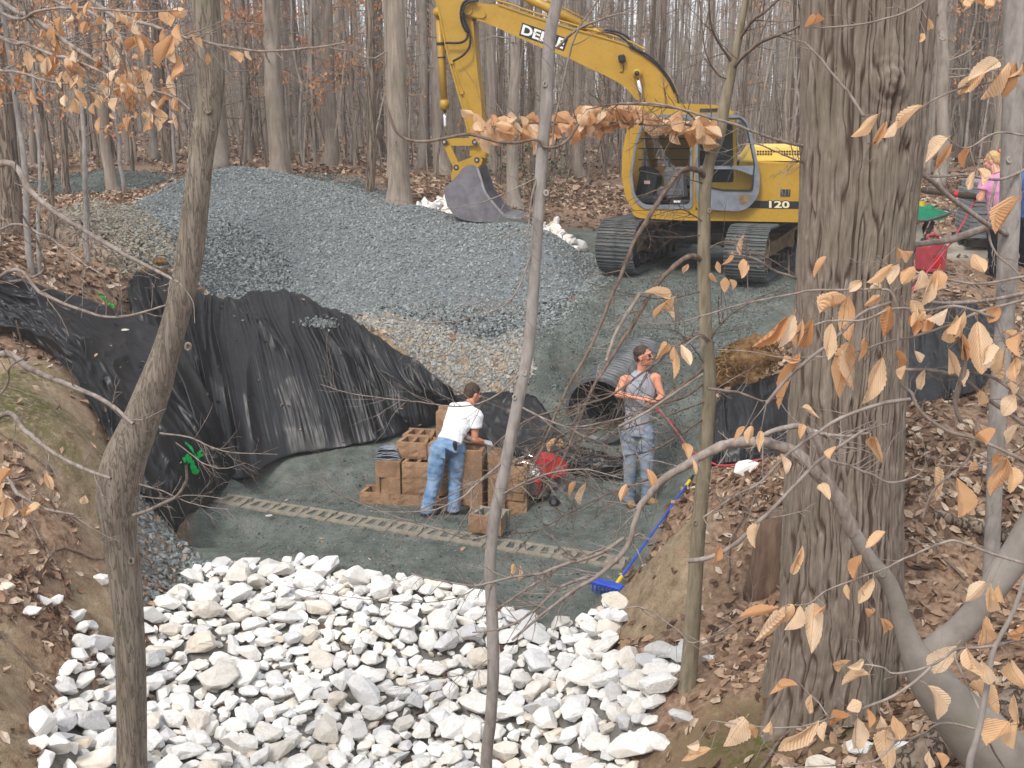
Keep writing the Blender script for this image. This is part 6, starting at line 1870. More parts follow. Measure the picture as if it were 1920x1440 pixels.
# --- woman in pink at the right
J = dict(fl=ground_joint(1864, 522, 14.2), fr=ground_joint(1889, 524, 14.15))
J.update(pel=PY(1876, 408, 14.15), che=PY(1873, 350, 14.12), nec=PY(1868, 322, 14.12), head=PY(1860, 302, 14.2),
         hl=PY(1864, 417, 14.18), hr=PY(1889, 417, 14.12), kl=PY(1864, 468, 14.2), kr=PY(1889, 468, 14.14), al=PY(1864, 512, 14.2), ar=PY(1889, 514, 14.15),
         sl=PY(1850, 338, 14.16), el=PY(1838, 374, 14.15), wl=PY(1833, 366, 14.42), sr=PY(1896, 336, 14.06), er=PY(1902, 376, 14.15), wr=PY(1885, 378, 14.4))
for q in ('al', 'ar'): J[q][2] = J['f' + q[1]][2] + .1
J['tl'] = J['al'] + unit((-.5, .8, 0)) * .2; J['tr'] = J['ar'] + unit((-.2, 1, 0)) * .2
root, Jl, P_, F, fw, sd_, sp, o0 = person('woman in pink t-shirt and black trousers with a blond ponytail', J, unit((.95, -.25, 0)), (-.7, .62, -.25), (-.2, .1, 1), M['pink'], M['black_cloth'], M['boot_dark'], M['skin_pale'], M['blond'], .5,
                                     dict(l=((-.3, .8, .0), (.2, 0, -1), -1, .9), r=((-.5, .8, 0), (0, 0, -1), 1, .9)), .007, shirt_hem=-.12, chest_w=.175)
mb = MB(); ball(mb, P_(0, -.026, .045), (.082, .098, .086), F, 20); ball(mb, P_(0, -.06, .0), (.074, .06, .074), F, 16)
hr_ = fuse(mb, 'hair', M['blond'], root, .008, 2, .005, (60, 60, 20))
mb = MB(); etube(mb, [P_(0, -.09, .09), P_(.02, -.14, .1), P_(.04, -.17, .03), P_(.05, -.165, -.06), P_(.05, -.15, -.13)], [.022, .034, .036, .03, .012], [.022, .03, .032, .026, .01], (1, 0, 0), 12); fuse(mb, 'ponytail', M['blond'], hr_, .007, 2, .005, (60, 60, 20))
mb = MB(); ball(mb, P_(.005, -.105, .1), (.035, .02, .03), F, 12); mb.build('hair_tie', Mred, hr_, smooth=True)
mb = MB(); c = Jl['che'] - sp * .25 - fw * .137 + sd_ * .05; box(mb, c, (.12, .006, .1), np.column_stack((sd_, fw, (0, 0, 1.0)))); mb.build('shirt_print', cloth_mat('faded_print', srgb(214, 158, 150), srgb(222, 176, 160)), root)
HANDW = Jl['wl'] + o0

# --- fourth person, mostly outside the frame
J = dict(fl=ground_joint(1922, 520, 14.5), fr=ground_joint(1946, 520, 14.45))
J.update(pel=PY(1936, 408, 14.5), che=PY(1938, 346, 14.5), nec=PY(1938, 318, 14.5), head=PY(1938, 294, 14.5),
         hl=PY(1924, 417, 14.5), hr=PY(1948, 417, 14.5), kl=PY(1922, 466, 14.5), kr=PY(1947, 466, 14.5), al=PY(1921, 510, 14.5), ar=PY(1946, 510, 14.5),
         sl=PY(1914, 334, 14.5), el=PY(1912, 372, 14.5), wl=PY(1918, 398, 14.65), sr=PY(1962, 334, 14.5), er=PY(1966, 374, 14.5), wr=PY(1960, 402, 14.6))
for q in ('al', 'ar'): J[q][2] = J['f' + q[1]][2] + .1
J['tl'] = J['al'] + unit((-.1, 1, 0)) * .2; J['tr'] = J['ar'] + unit((.1, 1, 0)) * .2
root, Jl, P_, F, fw, sd_, sp, o0 = person('person in blue shirt and black trousers at the right picture edge', J, unit((1, 0, 0)), (0, 1, 0), (0, 0, 1), M['blue_cloth'], M['black_cloth'], M['boot_dark'], M['skin'], M['hair'], .5,
                                     dict(l=((0, .3, -1), (0, 1, 0), -1, .5), r=((0, .3, -1), (0, 1, 0), 1, .5)), .007, shirt_hem=-.1)
mb = MB(); ball(mb, P_(0, -.026, .05), (.082, .096, .084), F, 20); fuse(mb, 'hair', M['hair'], root, .008, 2, .005, (60, 60, 20))

# ------------------------------------------------------------------ red line from the woman to the man
rp = [HANDW + (0, 0, .0), PY(1800, 428, 14.3), PY(1762, 482, 13.9)]
for px, py, Y in ((1700, 555, 12.6), (1640, 640, 12.2), (1560, 760, 11.6)): rp.append(PY(px, py, Y))
rp += [PY(1470, 852, 11.1), PY(1420, 862, 11.3), PY(1370, 872, 11.55), PY(1335, 868, 11.7), PY(1290, 838, 11.8), PY(1255, 790, 11.8), HANDR]
rp = catmull(np.array(rp), 120)
rp[25:, 2] = np.maximum(rp[25:, 2], gh(rp[25:, 0], rp[25:, 1]) + .015)
mb = MB(); tube(mb, rp, .011, 7); o = mb.build('rope', m_speckle('pinkish_red_rope', srgb(186, 44, 66), srgb(206, 70, 90), 20, .6, .3, 0), smooth=True)
tag(o, 'pinkish red line running from the woman behind the big trunk to the man', 'rope')

# ------------------------------------------------------------------ green paint marks and things lying on the fabric
deps = bpy.context.evaluated_depsgraph_get()
bvs = []
for o, p in TARPS[:2]:
    ns, nt = p.shape[:2]; idx = np.arange(ns * nt).reshape(ns, nt)
    qs = np.stack((idx[:-1, :-1], idx[:-1, 1:], idx[1:, 1:], idx[1:, :-1]), -1).reshape(-1, 4)
    bvs.append(BVHTree.FromPolygons([Vector(q) for q in p.reshape(-1, 3)], [tuple(q) for q in qs.tolist()]))


def cast(px, py):
    best = None
    for b in bvs:
        h = b.ray_cast(Vector((0, 0, EYE)), Vector(ray(px, py)).normalized())
        if h[0] is not None and (best is None or h[3] < best[1]): best = (h[0], h[3], h[1])
    return best


Mneon = m_speckle('green_marking_paint', srgb(10, 150, 70), srgb(20, 180, 80), 40, .7, .2, 0); Mlime = m_speckle('lime_marking_paint', srgb(50, 200, 60), srgb(80, 222, 80), 40, .7, .2, 0)
mb = MB()
for k in range(260):
    t_ = rnd.random(); w = rnd.gauss(0, 3.2)
    px, py = (352 + t_ * 14 + w, 836 + t_ * 52 + rnd.gauss(0, 2)) if rnd.random() < .6 else (342 + t_ * 38, 856 - (t_ - .5) * 10 + w)
    h = cast(px, py)
    if h is None: continue
    n_ = Vector(h[2]); n_ = n_ if n_.y < 0 else -n_
    q = np.array((h[0] + n_ * .012)[:]); rm = np.array(n_.to_track_quat('Z', 'Y').to_matrix()); s = rnd.uniform(.012, .026)
    a = np.linspace(0, 2 * math.pi, 6, endpoint=False) + rnd.random()
    v = np.column_stack((np.cos(a) * s, np.sin(a) * s * rnd.uniform(.5, 1), np.zeros(6))) @ rm.T + q
    mb.add(v, [np.arange(6)[None]])
mb2 = None
tag(mb.build('paint_mark', Mneon), 'green sprayed cross on the black fabric near its lower end', 'paint mark')
for pts, lab in (([(162, 508), (160, 530), (157, 545), (165, 540), (150, 536)], 'upright lime green sprayed twig on the leafy bank above the fabric'), ([(186, 562), (196, 570), (206, 578), (210, 574), (192, 578)], 'lime green sprayed patch of leaves just above the fabric edge')):
    mb = MB(); pos_ = []
    for k in range(70):
        i = rnd.randrange(len(pts) - 1); t_ = rnd.random(); a, b = pts[i], pts[i + 1]
        p = PY(a[0] + (b[0] - a[0]) * t_ + rnd.gauss(0, 1.5), a[1] + (b[1] - a[1]) * t_, 14.9 if pts[0][1] < 540 else 14.0); p[2] = max(p[2], float(gh(p[0], p[1])) + .01); pos_.append(p)
    n = len(pos_); scatter(mb, LEAFLET, np.array(pos_), nrg.uniform(.03, .07, (n, 1)) * np.ones((1, 3)), rand_rot(n))
    tag(mb.build('paint_mark', Mlime), lab, 'paint mark')
mb = MB(); pp = []
while len(pp) < 60:
    px, py = rnd.uniform(10, 820), rnd.uniform(520, 960); h = cast(px, py)
    if h is None: continue
    pp.append(np.array(h[0][:]) + (0, -.01, .015))
for k in range(70):
    q_ = PZ(rnd.uniform(380, 1180), rnd.uniform(870, 1110), .02); q_[2] = float(gh(q_[0], q_[1])) + .015; pp.append(q_)
n = len(pp); scatter(mb, LEAFLET, np.array(pp), nrg.uniform(.03, .075, (n, 1)) * np.ones((1, 3)), rand_rot(n, .5))
tag(mb.build('leaf_litter', M['litter']), 'scattered dead leaves lying on the black fabric and the grey dust', 'leaves', kind='stuff')
for px, py, s, lab in ((235, 621, .06, 'white chip on the fabric right of the upper left fold'), (252, 757, .06, 'white chip on the fabric at the left of the curved trunk'), (505, 969, .05, 'white scrap on the grey dust left of the block row')):
    h = cast(px, py); p = np.array(h[0][:]) if h else PZ(px, py, .03)
    place_rock(p + (0, -.01, .02), s * np.array((1, .6, .4)), rot_xyz(0, 0, .3), lab)
mb = MB(); pp = []
for k in range(220):
    t_ = rnd.random(); px, py = 590 + rnd.gauss(0, 14) + 25 * t_, 604 + rnd.gauss(0, 5) + 4 * t_; h = cast(px, py)
    if h is not None: pp.append(np.array(h[0][:]) + (0, -.01, .01))
n = len(pp)
if n: scatter(mb, STONE, np.array(pp), nrg.uniform(.012, .035, (n, 1)) * np.array((1, .8, .6)), rand_rot(n)); tag(mb.build('loose_gravel', M['gravel']), 'handful of gravel lying in a fold of the pleated fabric', 'gravel', kind='stuff')
# ------------------------------------------------------------------ trees: shared builders
def limb(mb, p0, d0, ln, r0, r1, seg, wob_, up, rg, n=5, mat=0):
    """wandering tapered branch; returns points and directions"""
    p = np.array(p0, float); d = unit(d0); pts = [p.copy()]; ds = [d]
    for k in range(seg):
        d = unit(d + rg.normal(0, wob_, 3) + np.array((0, 0, up)))
        p = p + d * ln / seg; pts.append(p.copy()); ds.append(d)
    tube(mb, np.array(pts), np.linspace(r0, r1, seg + 1), n, mat, cap=False)
    return np.array(pts), np.array(ds)


def side_dir(d, rg, ang):
    a = unit(np.cross(d, rg.normal(size=3))); return unit(d * math.cos(ang) + a * math.sin(ang))


def tree_parts(seed, h, r, lean=(0, 0), bark_mat=None, first=.3, nb=26, thin=1.0, sides=12):
    rg = np.random.default_rng(seed)
    k = 22; z = np.concatenate((np.array((-.35, 0, .12, .3, .6)), np.linspace(1.0, h, k)))
    wx, wy = np.cumsum(rg.normal(0, .05, len(z))), np.cumsum(rg.normal(0, .05, len(z)))
    pts = np.column_stack((lean[0] * z + wx * (z > .1) * .6, lean[1] * z + wy * (z > .1) * .6, z))
    rad = r * (1 - .78 * np.clip(z / h, 0, 1) ** 1.15) * (1 + .55 * np.exp(-np.clip(z, 0, 9) / .28))
    mt = MB(); tube(mt, pts, rad, sides, lump=.12, seed=seed)
    mc = MB()
    for i in range(nb):
        t = first + (1 - first) * rg.random() ** .8
        zz = t * h; p = np.array([np.interp(zz, z, pts[:, c]) for c in range(3)]); rr = np.interp(zz, z, rad)
        d = unit((rg.normal(), rg.normal(), rg.uniform(.1, .9)))
        ln = h * rg.uniform(.1, .26) * (1.25 - t * .6)
        P1, D1_ = limb(mc, p, d, ln, rr * rg.uniform(.25, .45) * thin, rr * .06, 6, .14, .05, rg, 5)
        for j in range(5):
            q = rg.integers(1, 7); P2, D2 = limb(mc, P1[q], side_dir(D1_[q], rg, rg.uniform(.5, 1.0)), ln * rg.uniform(.25, .55), rr * .1 * thin + .004, .003, 4, .2, .04, rg, 3)
            for l in range(3):
                w = rg.integers(1, 5); limb(mc, P2[w], side_dir(D2[w], rg, rg.uniform(.4, 1.0)), ln * rg.uniform(.1, .25), .006, .002, 3, .25, .03, rg, 3)
    # a few low dead twigs
    for i in range(7):
        zz = rg.uniform(1.2, h * first + 1.5); p = np.array([np.interp(zz, z, pts[:, c]) for c in range(3)])
        P1, D1_ = limb(mc, p, (rg.normal(), rg.normal(), rg.uniform(-.1, .5)), rg.uniform(.5, 1.6), .016, .004, 5, .2, .0, rg, 4)
        for l in range(4):
            w = rg.integers(1, 6); limb(mc, P1[w], side_dir(D1_[w], rg, .7), rg.uniform(.2, .6), .006, .002, 3, .25, 0, rg, 3)
    return mt, mc


# ---- forest trees one can tell apart
TV = []
for i in range(12):
    r_ = (.2, .16, .13, .1, .26, .08)[i % 6]
    b = FORB[i % 3]
    mt, mc = tree_parts(500 + i, 17 + (i * 1.7) % 6, r_, (rnd.uniform(-.03, .03), rnd.uniform(-.03, .03)), first=.26 + .02 * (i % 4), nb=22)
    TV.append((r_, mt.mesh('trunk', b, True), mc.mesh('crown', b, True), ('brown', 'grey', 'pale grey')[i % 3]))


def put_tree(i, x, y, s, rz, label, group):
    r_, mt, mc, _ = TV[i]
    e = empty('forest_tree', (x, y, float(gh(x, y))), label, 'tree', group, rz); e.scale = (s, s, 1.0)
    link('trunk', mt, e); link('crown', mc, e)
    return e


taken = []
EXPL = [(748, 388, 58, 20.3, 4, 'thick brown trunk right behind the gravel heap left of the bucket'), (692, 372, 24, 21, 9, 'slim dark trunk just left of the thick one behind the gravel'), (617, 306, 36, 27, 10, 'straight mossy trunk behind the left shoulder of the gravel heap'),
        (522, 336, 52, 23.5, 1, 'stout trunk with a vine rising behind the top of the gravel heap'), (786, 300, 26, 28, 2, 'straight grey trunk just left of the excavator arm'), (832, 322, 34, 26, 7, 'grey trunk standing behind the excavator bucket cylinder'),
        (284, 298, 22, 29, 11, 'pale bent trunk left of the curved tree among orange leaves'), (322, 300, 26, 28, 6, 'brown trunk close right of the pale bent one'), (412, 292, 40, 26, 5, 'pale trunk showing right of the curved tree'), (968, 398, 32, 21.5, 8, 'trunk with green moss at its foot right of the bucket'),
        (938, 334, 16, 25, 3, 'slim brown trunk between the bucket and the grey sapling'), (22, 432, 52, 17, 0, 'dark trunk at the left picture edge'), (1762, 330, 34, 22, 11, 'pale trunk just right of the big oak'), (1690, 300, 30, 27, 5, 'trunk half hidden behind the big oak'),
        (1850, 330, 24, 24, 7, 'grey trunk behind the woman in pink'), (1480, 300, 26, 30, 3, 'brown trunk left of the big oak above the engine hood'), (1090, 330, 26, 29, 7, 'grey trunk under the bend of the boom'), (1225, 330, 20, 33, 9, 'dark trunk behind the excavator cab roof')]
for px, py, w, Y, i, lab in EXPL:
    p = PY(px, py, Y); s = w / FPX * Y / 2 / TV[i][0] * .66
    put_tree(i, p[0], p[1], s, rnd.uniform(0, 6), lab, None); taken.append((p[0], p[1], .7))
n = 0
while n < 250:
    y = 20 + 48 * rnd.random() ** .85; x = rnd.uniform(-.58, .58) * y
    if -1.5 < x < 9.5 and y < 24.5: continue
    if -8 < x < 1 and y < 22.8: continue
    if abs(x - 8.5) < 3.5 and y < 20: continue
    if any((x - a) ** 2 + (y - b) ** 2 < c ** 2 for a, b, c in taken): continue
    i = rnd.randrange(12); s = rnd.uniform(.38, .8) if rnd.random() < .6 else rnd.uniform(.25, .45)
    tone = TV[i][3]
    sx_ = 960 + FPX * x / (y * CP + 2 * SP)
    reg = 'left beyond the tan stones' if sx_ < 300 else ('behind the large gravel heap' if sx_ < 800 else ('behind the bucket and boom' if sx_ < 1180 else ('behind the excavator house' if sx_ < 1520 else 'right of the big oak')))
    put_tree(i, x, y, s, rnd.uniform(0, 6), ('slender ' if s * TV[i][0] < .09 else '') + tone + ' bare tree ' + ('at the front of' if y < 32 else ('well inside' if y < 50 else 'far back in')) + ' the woods ' + reg, 'bare trees of the woods')
    taken.append((x, y, .55)); n += 1

# ---- the far wood reads as one mass
def far_wood(n, y0, y1, label, seed, nbr, thin):
    rg = np.random.default_rng(seed)
    mb = MB()
    y = y0 + (y1 - y0) * rg.random(n) ** .8; x = rg.uniform(-.62, .62, n) * y
    g_ = gh(x, y)
    for a, b, c in zip(x, y, g_):
        h = rg.uniform(13, 20) if not thin else rg.uniform(2.5, 8)
        r_ = (rg.uniform(.07, .24) if rg.random() < .7 else rg.uniform(.04, .09)) if not thin else rg.uniform(.012, .035)
        l = rg.normal(0, .035 if not thin else .1, 2); m_ = rg.normal(0, .15 if thin else .1, 2)
        z = np.array((-.3, .4, h * .35, h * .7, h)); pts = np.column_stack((a + l[0] * z + m_[0] * (z > 1), b + l[1] * z + m_[1] * (z > 1), c + z))
        mi = int(rg.integers(0, 3))
        tube(mb, pts, np.array((1.3, 1, .8, .55, .1)) * r_, 6 if not thin else 3, mi, cap=False)
        for k in range(nbr):
            zz = h * rg.uniform(.2, 1) if thin else rg.uniform(1.5, 13)
            p = np.array([np.interp(zz, z, pts[:, q]) for q in range(3)])
            d = unit((rg.normal(), rg.normal() * .5, rg.uniform(-.1, .9))); ln = rg.uniform(.8, 3.2) if not thin else rg.uniform(.4, 1.3)
            e = p + d * ln * .5 + rg.normal(0, .1, 3)
            tube(mb, np.array((p, e, e + unit(d + rg.normal(0, .35, 3)) * ln * .5)), np.array((.024, .014, .005)) * (1 if not thin else .45), 3, mi, cap=False)
    return tag(mb.build('far_wood', FORB), label, 'woods', kind='stuff')


far_wood(1500, 58, 190, 'grey brown bare woods receding far behind the clearing', 3, 9, False)
far_wood(3000, 24, 85, 'thin bare undergrowth stems among the trees', 4, 6, True)

# ---- beech saplings that still hold orange leaves
M['orange_leaf'] = m_island('orange_beech_leaf', [(0, srgb(170, 116, 78)), (.35, srgb(208, 150, 104)), (.7, srgb(224, 172, 128)), (1, srgb(234, 194, 156))], .7, .2, .3)
for k, (px, py, Y, h, sp, nl, r0, lab, z0f) in enumerate([
        (66, 562, 13.2, 6.5, 1.7, 520, .045, 'pair stemmed grey beech sapling behind the upper left fabric end', .3), (170, 488, 15.6, 5.0, 1.6, 420, .05, 'beech sapling with a bare stem before the tan stone heap', .35), (100, 470, 16.8, 6.0, 1.9, 520, .06, 'leaning dark stemmed beech sapling left of the tan stones', .3),
        (-90, 500, 13, 6, 2.0, 500, .05, 'beech sapling full of orange leaves at the upper left edge', .25), (235, 350, 22, 6, 2.4, 560, .05, 'orange leaved beech behind the tan stone heap', .3), (330, 315, 25, 6.5, 2.6, 560, .05, 'orange leaved beech behind the curved trunk', .3), (455, 312, 27, 7, 2.8, 620, .05, 'orange leaved beech between the curved trunk and the vine clad trunk', .25),
        (575, 318, 26, 6, 2.6, 560, .045, 'orange leaved beech left of the straight mossy trunk', .2), (655, 330, 28, 6, 2.4, 480, .045, 'orange leaved beech right of the straight mossy trunk', .2), (800, 320, 30, 4.5, 1.6, 160, .03, 'small orange leaved beech left of the excavator arm', .3), (1020, 330, 33, 6, 2.4, 220, .04, 'thin leaved beech far behind the grey sapling', .2),
        (1430, 300, 34, 6, 2.6, 240, .04, 'thin leaved beech behind the engine hood', .2), (1790, 300, 27, 6, 2.4, 300, .045, 'orange leaved beech right of the big oak in the distance', .25), (1895, 300, 30, 6, 2.6, 320, .045, 'orange leaved beech at the far right in the distance', .25), (40, 330, 26, 7, 2.8, 600, .05, 'orange leaved beech far back at the left', .2), (1150, 300, 40, 6, 2.8, 260, .045, 'faint orange beech seen through under the boom', .2)]):
    rg = np.random.default_rng(900 + k)
    p = PY(px, py, Y); p[2] = float(gh(p[0], p[1]))
    e = empty('beech_sapling', p, lab, 'tree')
    z = np.linspace(-.2, h, 16); pts = np.column_stack((np.cumsum(rg.normal(0, .05, 16)), np.cumsum(rg.normal(0, .05, 16)), z))
    mt = MB(); tube(mt, pts, r0 * (1 - .8 * np.clip(z / h, 0, 1)), 8, lump=.1); 
    if k == 0: tube(mt, pts + np.column_stack((.1 + .05 * z, z * .03, z * 0)), r0 * .6 * (1 - .8 * np.clip(z / h, 0, 1)), 8)
    mt.build('trunk', M['bark_pale'] if k != 2 else FORB[0], e, smooth=True)
    mc = MB(); lp = []
    nb = 30
    for j in range(nb):
        zz = h * (z0f + (1 - z0f) * rg.random()); b = np.array([np.interp(zz, z, pts[:, c]) for c in range(3)])
        P1, D1_ = limb(mc, b, (rg.normal(), rg.normal(), .25), sp * rg.uniform(.4, 1) * (1.1 - .5 * zz / h), .012, .003, 7, .14, -.01, rg, 4)
        for l in range(4):
            q = rg.integers(2, 8); P2, D2 = limb(mc, P1[q], side_dir(D1_[q] * (1, 1, .4), rg, .6), sp * rg.uniform(.15, .35), .005, .002, 4, .15, 0, rg, 3)
            lp += list(P2[1:])
        lp += list(P1[3:])
    mc.build('crown', M['twig'], e, smooth=True)
    nl = int(nl * 1.9); lp = np.array(lp); pick = rg.integers(0, len(lp), nl); pos_ = lp[pick] + rg.normal(0, .05, (nl, 3)) - (0, 0, .03)
    s = rg.uniform(.055, .1, nl) * (1 if Y < 20 else 1.3)
    rot_ = rand_rot(nl, .5); hang = rot_xyz(0, R(60), 0); rot_ = np.einsum('nij,jk->nik', rand_rot(nl, .4), hang)
    ml = MB(); scatter(ml, LEAFLET, pos_, s[:, None] * np.array((1, 1, 1)), rot_); ml.build('leaves', M['orange_leaf'], e)['kind'] = 'stuff'

# ---- holly by the bucket
p = PY(1000, 350, 22.5); p[2] = float(gh(p[0], p[1])); e = empty('holly_shrub', p, 'thin green holly shrub behind the grey sapling', 'shrub')
rg = np.random.default_rng(5); mc = MB(); lp = []
for j in range(14):
    P1, D1_ = limb(mc, (0, 0, 0), (rg.normal() * .5, rg.normal() * .5, 1), rg.uniform(.8, 2.2), .014, .004, 6, .12, .02, rg, 4); lp += list(P1[2:])
mc.build('stem', FORB[0], e); lp = np.array(lp); n = 260; pk = rg.integers(0, len(lp), n)
ml = MB(); scatter(ml, LEAFLET, lp[pk] + rg.normal(0, .1, (n, 3)), rg.uniform(.05, .1, (n, 1)) * np.ones((1, 3)), rand_rot(n)); ml.build('leaves', m_island('holly_leaf', [(0, (.03, .06, .02)), (1, (.1, .16, .05))], .5, .4), e)['kind'] = 'stuff'

# ------------------------------------------------------------------ the big oak
m = Mat('furrowed_oak_bark', .93, .12)          # weathered grey ridge plates over reddish brown inner bark
at = m.n('VertexColor', layer_name='ridge'); v = m.coords('Object', (30, 30, 6)); f = m.noise(v, 1, 6, .65); f2 = m.noise(m.coords('Object'), 1.6, 5)
rid = m.ramp(f, [(.3, (.125, .098, .078)), (.55, (.215, .175, .142)), (.75, (.31, .265, .22))])
rid = m.mix(m.ramp(f2, [(.5, (0, 0, 0)), (.7, (.5, .5, .5))]), rid, (.17, .16, .115, 1))
c = m.mix(m.ramp(at.outputs['Color'], [(.15, (0, 0, 0)), (.6, (1, 1, 1))]), (.085, .06, .045, 1), rid)
m.color(c); m.bump(f, .6, .008); M['oak_trunk'] = m.m
def rw0(px, py, w, Y):
    return w / FPX * Y / ray(px, py)[1] / 2


prof_o = [(1640, -400, 236), (1630, -150, 240), (1625, 0, 246), (1618, 200, 234), (1610, 350, 222), (1600, 500, 214), (1590, 700, 214), (1582, 850, 216), (1577, 1000, 222), (1572, 1150, 228), (1562, 1260, 240), (1556, 1330, 252), (1552, 1400, 280)]
OY = 6.25
cp = np.array([np.append(PY(a, b, OY), rw0(a, b, w, OY) - .012) for a, b, w in prof_o[::-1]])
n1, n2 = 380, 700
c = catmull(cp, n1); top = c[-1].copy(); 
th = np.linspace(0, 2 * math.pi, n2, endpoint=False)
arc = th * .36; Zc = c[:, 2][:, None]
per = 96
def cyl_noise(fx, fz, sd, warp=0): 
    xx = np.broadcast_to(th[None] / (2 * math.pi) * fx, (n1, n2)); zz = np.broadcast_to(Zc * fz, (n1, n2))
    if warp is not 0: xx = xx + warp
    return vnoise(xx, zz, sd, fx)
wp = (cyl_noise(8, .7, 5) - .5) * .5 + (cyl_noise(20, 3.0, 6) - .5) * .6 + (cyl_noise(64, 9.0, 7) - .5) * .7
dpt = np.abs(2 * cyl_noise(per, 2.6, 11, wp * 1.4) - 1); dpt2 = np.abs(2 * cyl_noise(per * 2, 4.5, 12, wp * 2) - 1)
plate = cyl_noise(60, 6, 14)
fur = np.minimum(1, dpt * 3.8) ** .9
disp = .02 * fur + .008 * np.minimum(1, dpt2 * 2.2) + .01 * plate * (cyl_noise(80, 22, 15) + .3) + .03 * (cyl_noise(7, .5, 16) - .5)
flare = np.exp(-np.clip(c[:, 2] - c[0, 2], 0, 9) / .45)[:, None] * .12 * (np.cos(th * 5 + .8)[None] + .3)
# burl facing the camera
bp = PY(1622, 155, OY)
ang0 = -math.pi / 2 + .08
bd = ((np.angle(np.exp(1j * (th - ang0))) * .36)[None] ** 2 + (Zc - bp[2]) ** 2)
disp = disp + .05 * np.exp(-bd / .006) + .012 * np.cos(np.sqrt(bd) * 110) * np.exp(-bd / .015)
rr = c[:, 3][:, None] + disp - .02 + flare
v = np.stack((c[:, 0][:, None] + rr * np.cos(th)[None], c[:, 1][:, None] + rr * np.sin(th)[None], np.broadcast_to(Zc, rr.shape)), -1)
i = np.arange(n1 * n2).reshape(n1, n2); i2 = np.roll(i, -1, 1)
oak = empty('oak_tree', (cp[0, 0], cp[0, 1], float(gh(cp[0, 0], cp[0, 1]))), 'massive old tree with furrowed brown bark right of the excavator', 'tree')
ol = np.array(oak.location)
mb = MB(); mb.add(v.reshape(-1, 3) - ol, [np.stack((i[:-1], i2[:-1], i2[1:], i[1:]), -1).reshape(-1, 4)]); ot = mb.build('trunk', M['oak_trunk'], oak, smooth=True)
ca = ot.data.color_attributes.new('ridge', 'FLOAT_COLOR', 'POINT'); rv = np.clip(fur * (.55 + .45 * np.minimum(1, dpt2 * 2.2)), 0, 1).ravel()
ca.data.foreach_set('color', np.column_stack((rv, rv, rv, np.ones(len(rv)))).astype(np.float32).ravel())
mb = MB(); rg = np.random.default_rng(77); t0 = c[-1, :3] - ol
pts = t0 + np.array([(0, 0, -.05), (.05, 0, 1.5), (.1, .1, 4), (.3, .1, 7), (.3, .3, 10)]); tube(mb, catmull(pts, 24), np.linspace(c[-1, 3], .06, 24), 16)
for k in range(26):
    b = pts[0] + (pts[-1] - pts[0]) * rg.uniform(.12, 1); P1, D1_ = limb(mb, b, (rg.normal(), rg.normal(), .6), rg.uniform(1.5, 4.5), .07, .015, 7, .15, .04, rg, 6)
    for l in range(6):
        q = rg.integers(1, 8); P2, D2 = limb(mb, P1[q], side_dir(D1_[q], rg, .7), rg.uniform(.6, 1.6), .016, .004, 5, .2, .03, rg, 4)
mb.build('crown', M['oak'], oak, smooth=True)
p = PY(1440, 985, 7.8); p[2] = float(gh(p[0], p[1])) - .05; mb = MB()
tube(mb, np.array([(0, 0, -.1), (0, 0, .1), (.02, 0, .35), (.05, .02, .62), (.07, .02, .7)]), np.array((.17, .14, .125, .11, .05)), 16, lump=.25, seed=8); o = mb.build('tree_stump', bark('reddish_stump_bark', (.09, .055, .04), (.16, .105, .075), (.24, .17, .125), 14, 3), smooth=True); o.location = tuple(p); tag(o, 'reddish brown stump touching the left side of the big oak', 'stump')

# ------------------------------------------------------------------ traced trees close to the camera
def leaf_mesh(seed):
    rg = np.random.default_rng(seed); nt, nsd = 21, 7
    t = np.linspace(0, 1, nt)[:, None]; s = np.linspace(-1, 1, nsd)[None]
    w = np.sin(math.pi * np.clip(t, 0, 1) ** rg.uniform(.75, .95)) ** .85 * .5 + .004
    w = w * (1 + .05 * np.sin(t * 60 + rg.random() * 6))
    ph = (t * 10.5 - np.abs(s) * 1.5) % 1
    pleat = np.abs(ph - .5) * 2 * .1 * np.sin(math.pi * t) ** .5 * (.25 + np.abs(s))
    cup = rg.uniform(.2, .8) * np.abs(s) ** 1.6 * w * 1.2
    curl = rg.uniform(-.55, .55) * t ** 2 + rg.uniform(-.1, .1) * np.sin(t * 6)
    tw = rg.uniform(-.9, .9) * t
    x = t + 0 * s; y = s * w; z = pleat + cup
    fo = rg.uniform(.0, 1.05); side_ = np.sign(s) * rg.uniform(.85, 1.15); ya = np.abs(y); y = np.sign(s) * ya * math.cos(fo) ; z = z + ya * math.sin(fo) * (1 + .25 * np.sin(t * 9 + rg.random() * 6))
    y = y * (1 + .06 * np.sin(t * 13 + s * 3 + rg.random() * 6))
    y2, z2 = y * np.cos(tw) - z * np.sin(tw), y * np.sin(tw) + z * np.cos(tw)
    y2 = y2 + rg.uniform(-.15, .15) * t ** 2
    v = np.stack((x, y2, z2 + curl), -1).reshape(-1, 3)
    i = np.arange(nt * nsd).reshape(nt, nsd); mb = MB(); mb.add(v, [np.stack((i[:-1, :-1], i[:-1, 1:], i[1:, 1:], i[1:, :-1]), -1).reshape(-1, 4)])
    k = np.linspace(0, -.16, 3); tube(mb, np.column_stack((k, k * 0, -k * k * 1.5)), .012, 4)
    return mb.mesh('leaf', M['dry_leaf'], True)


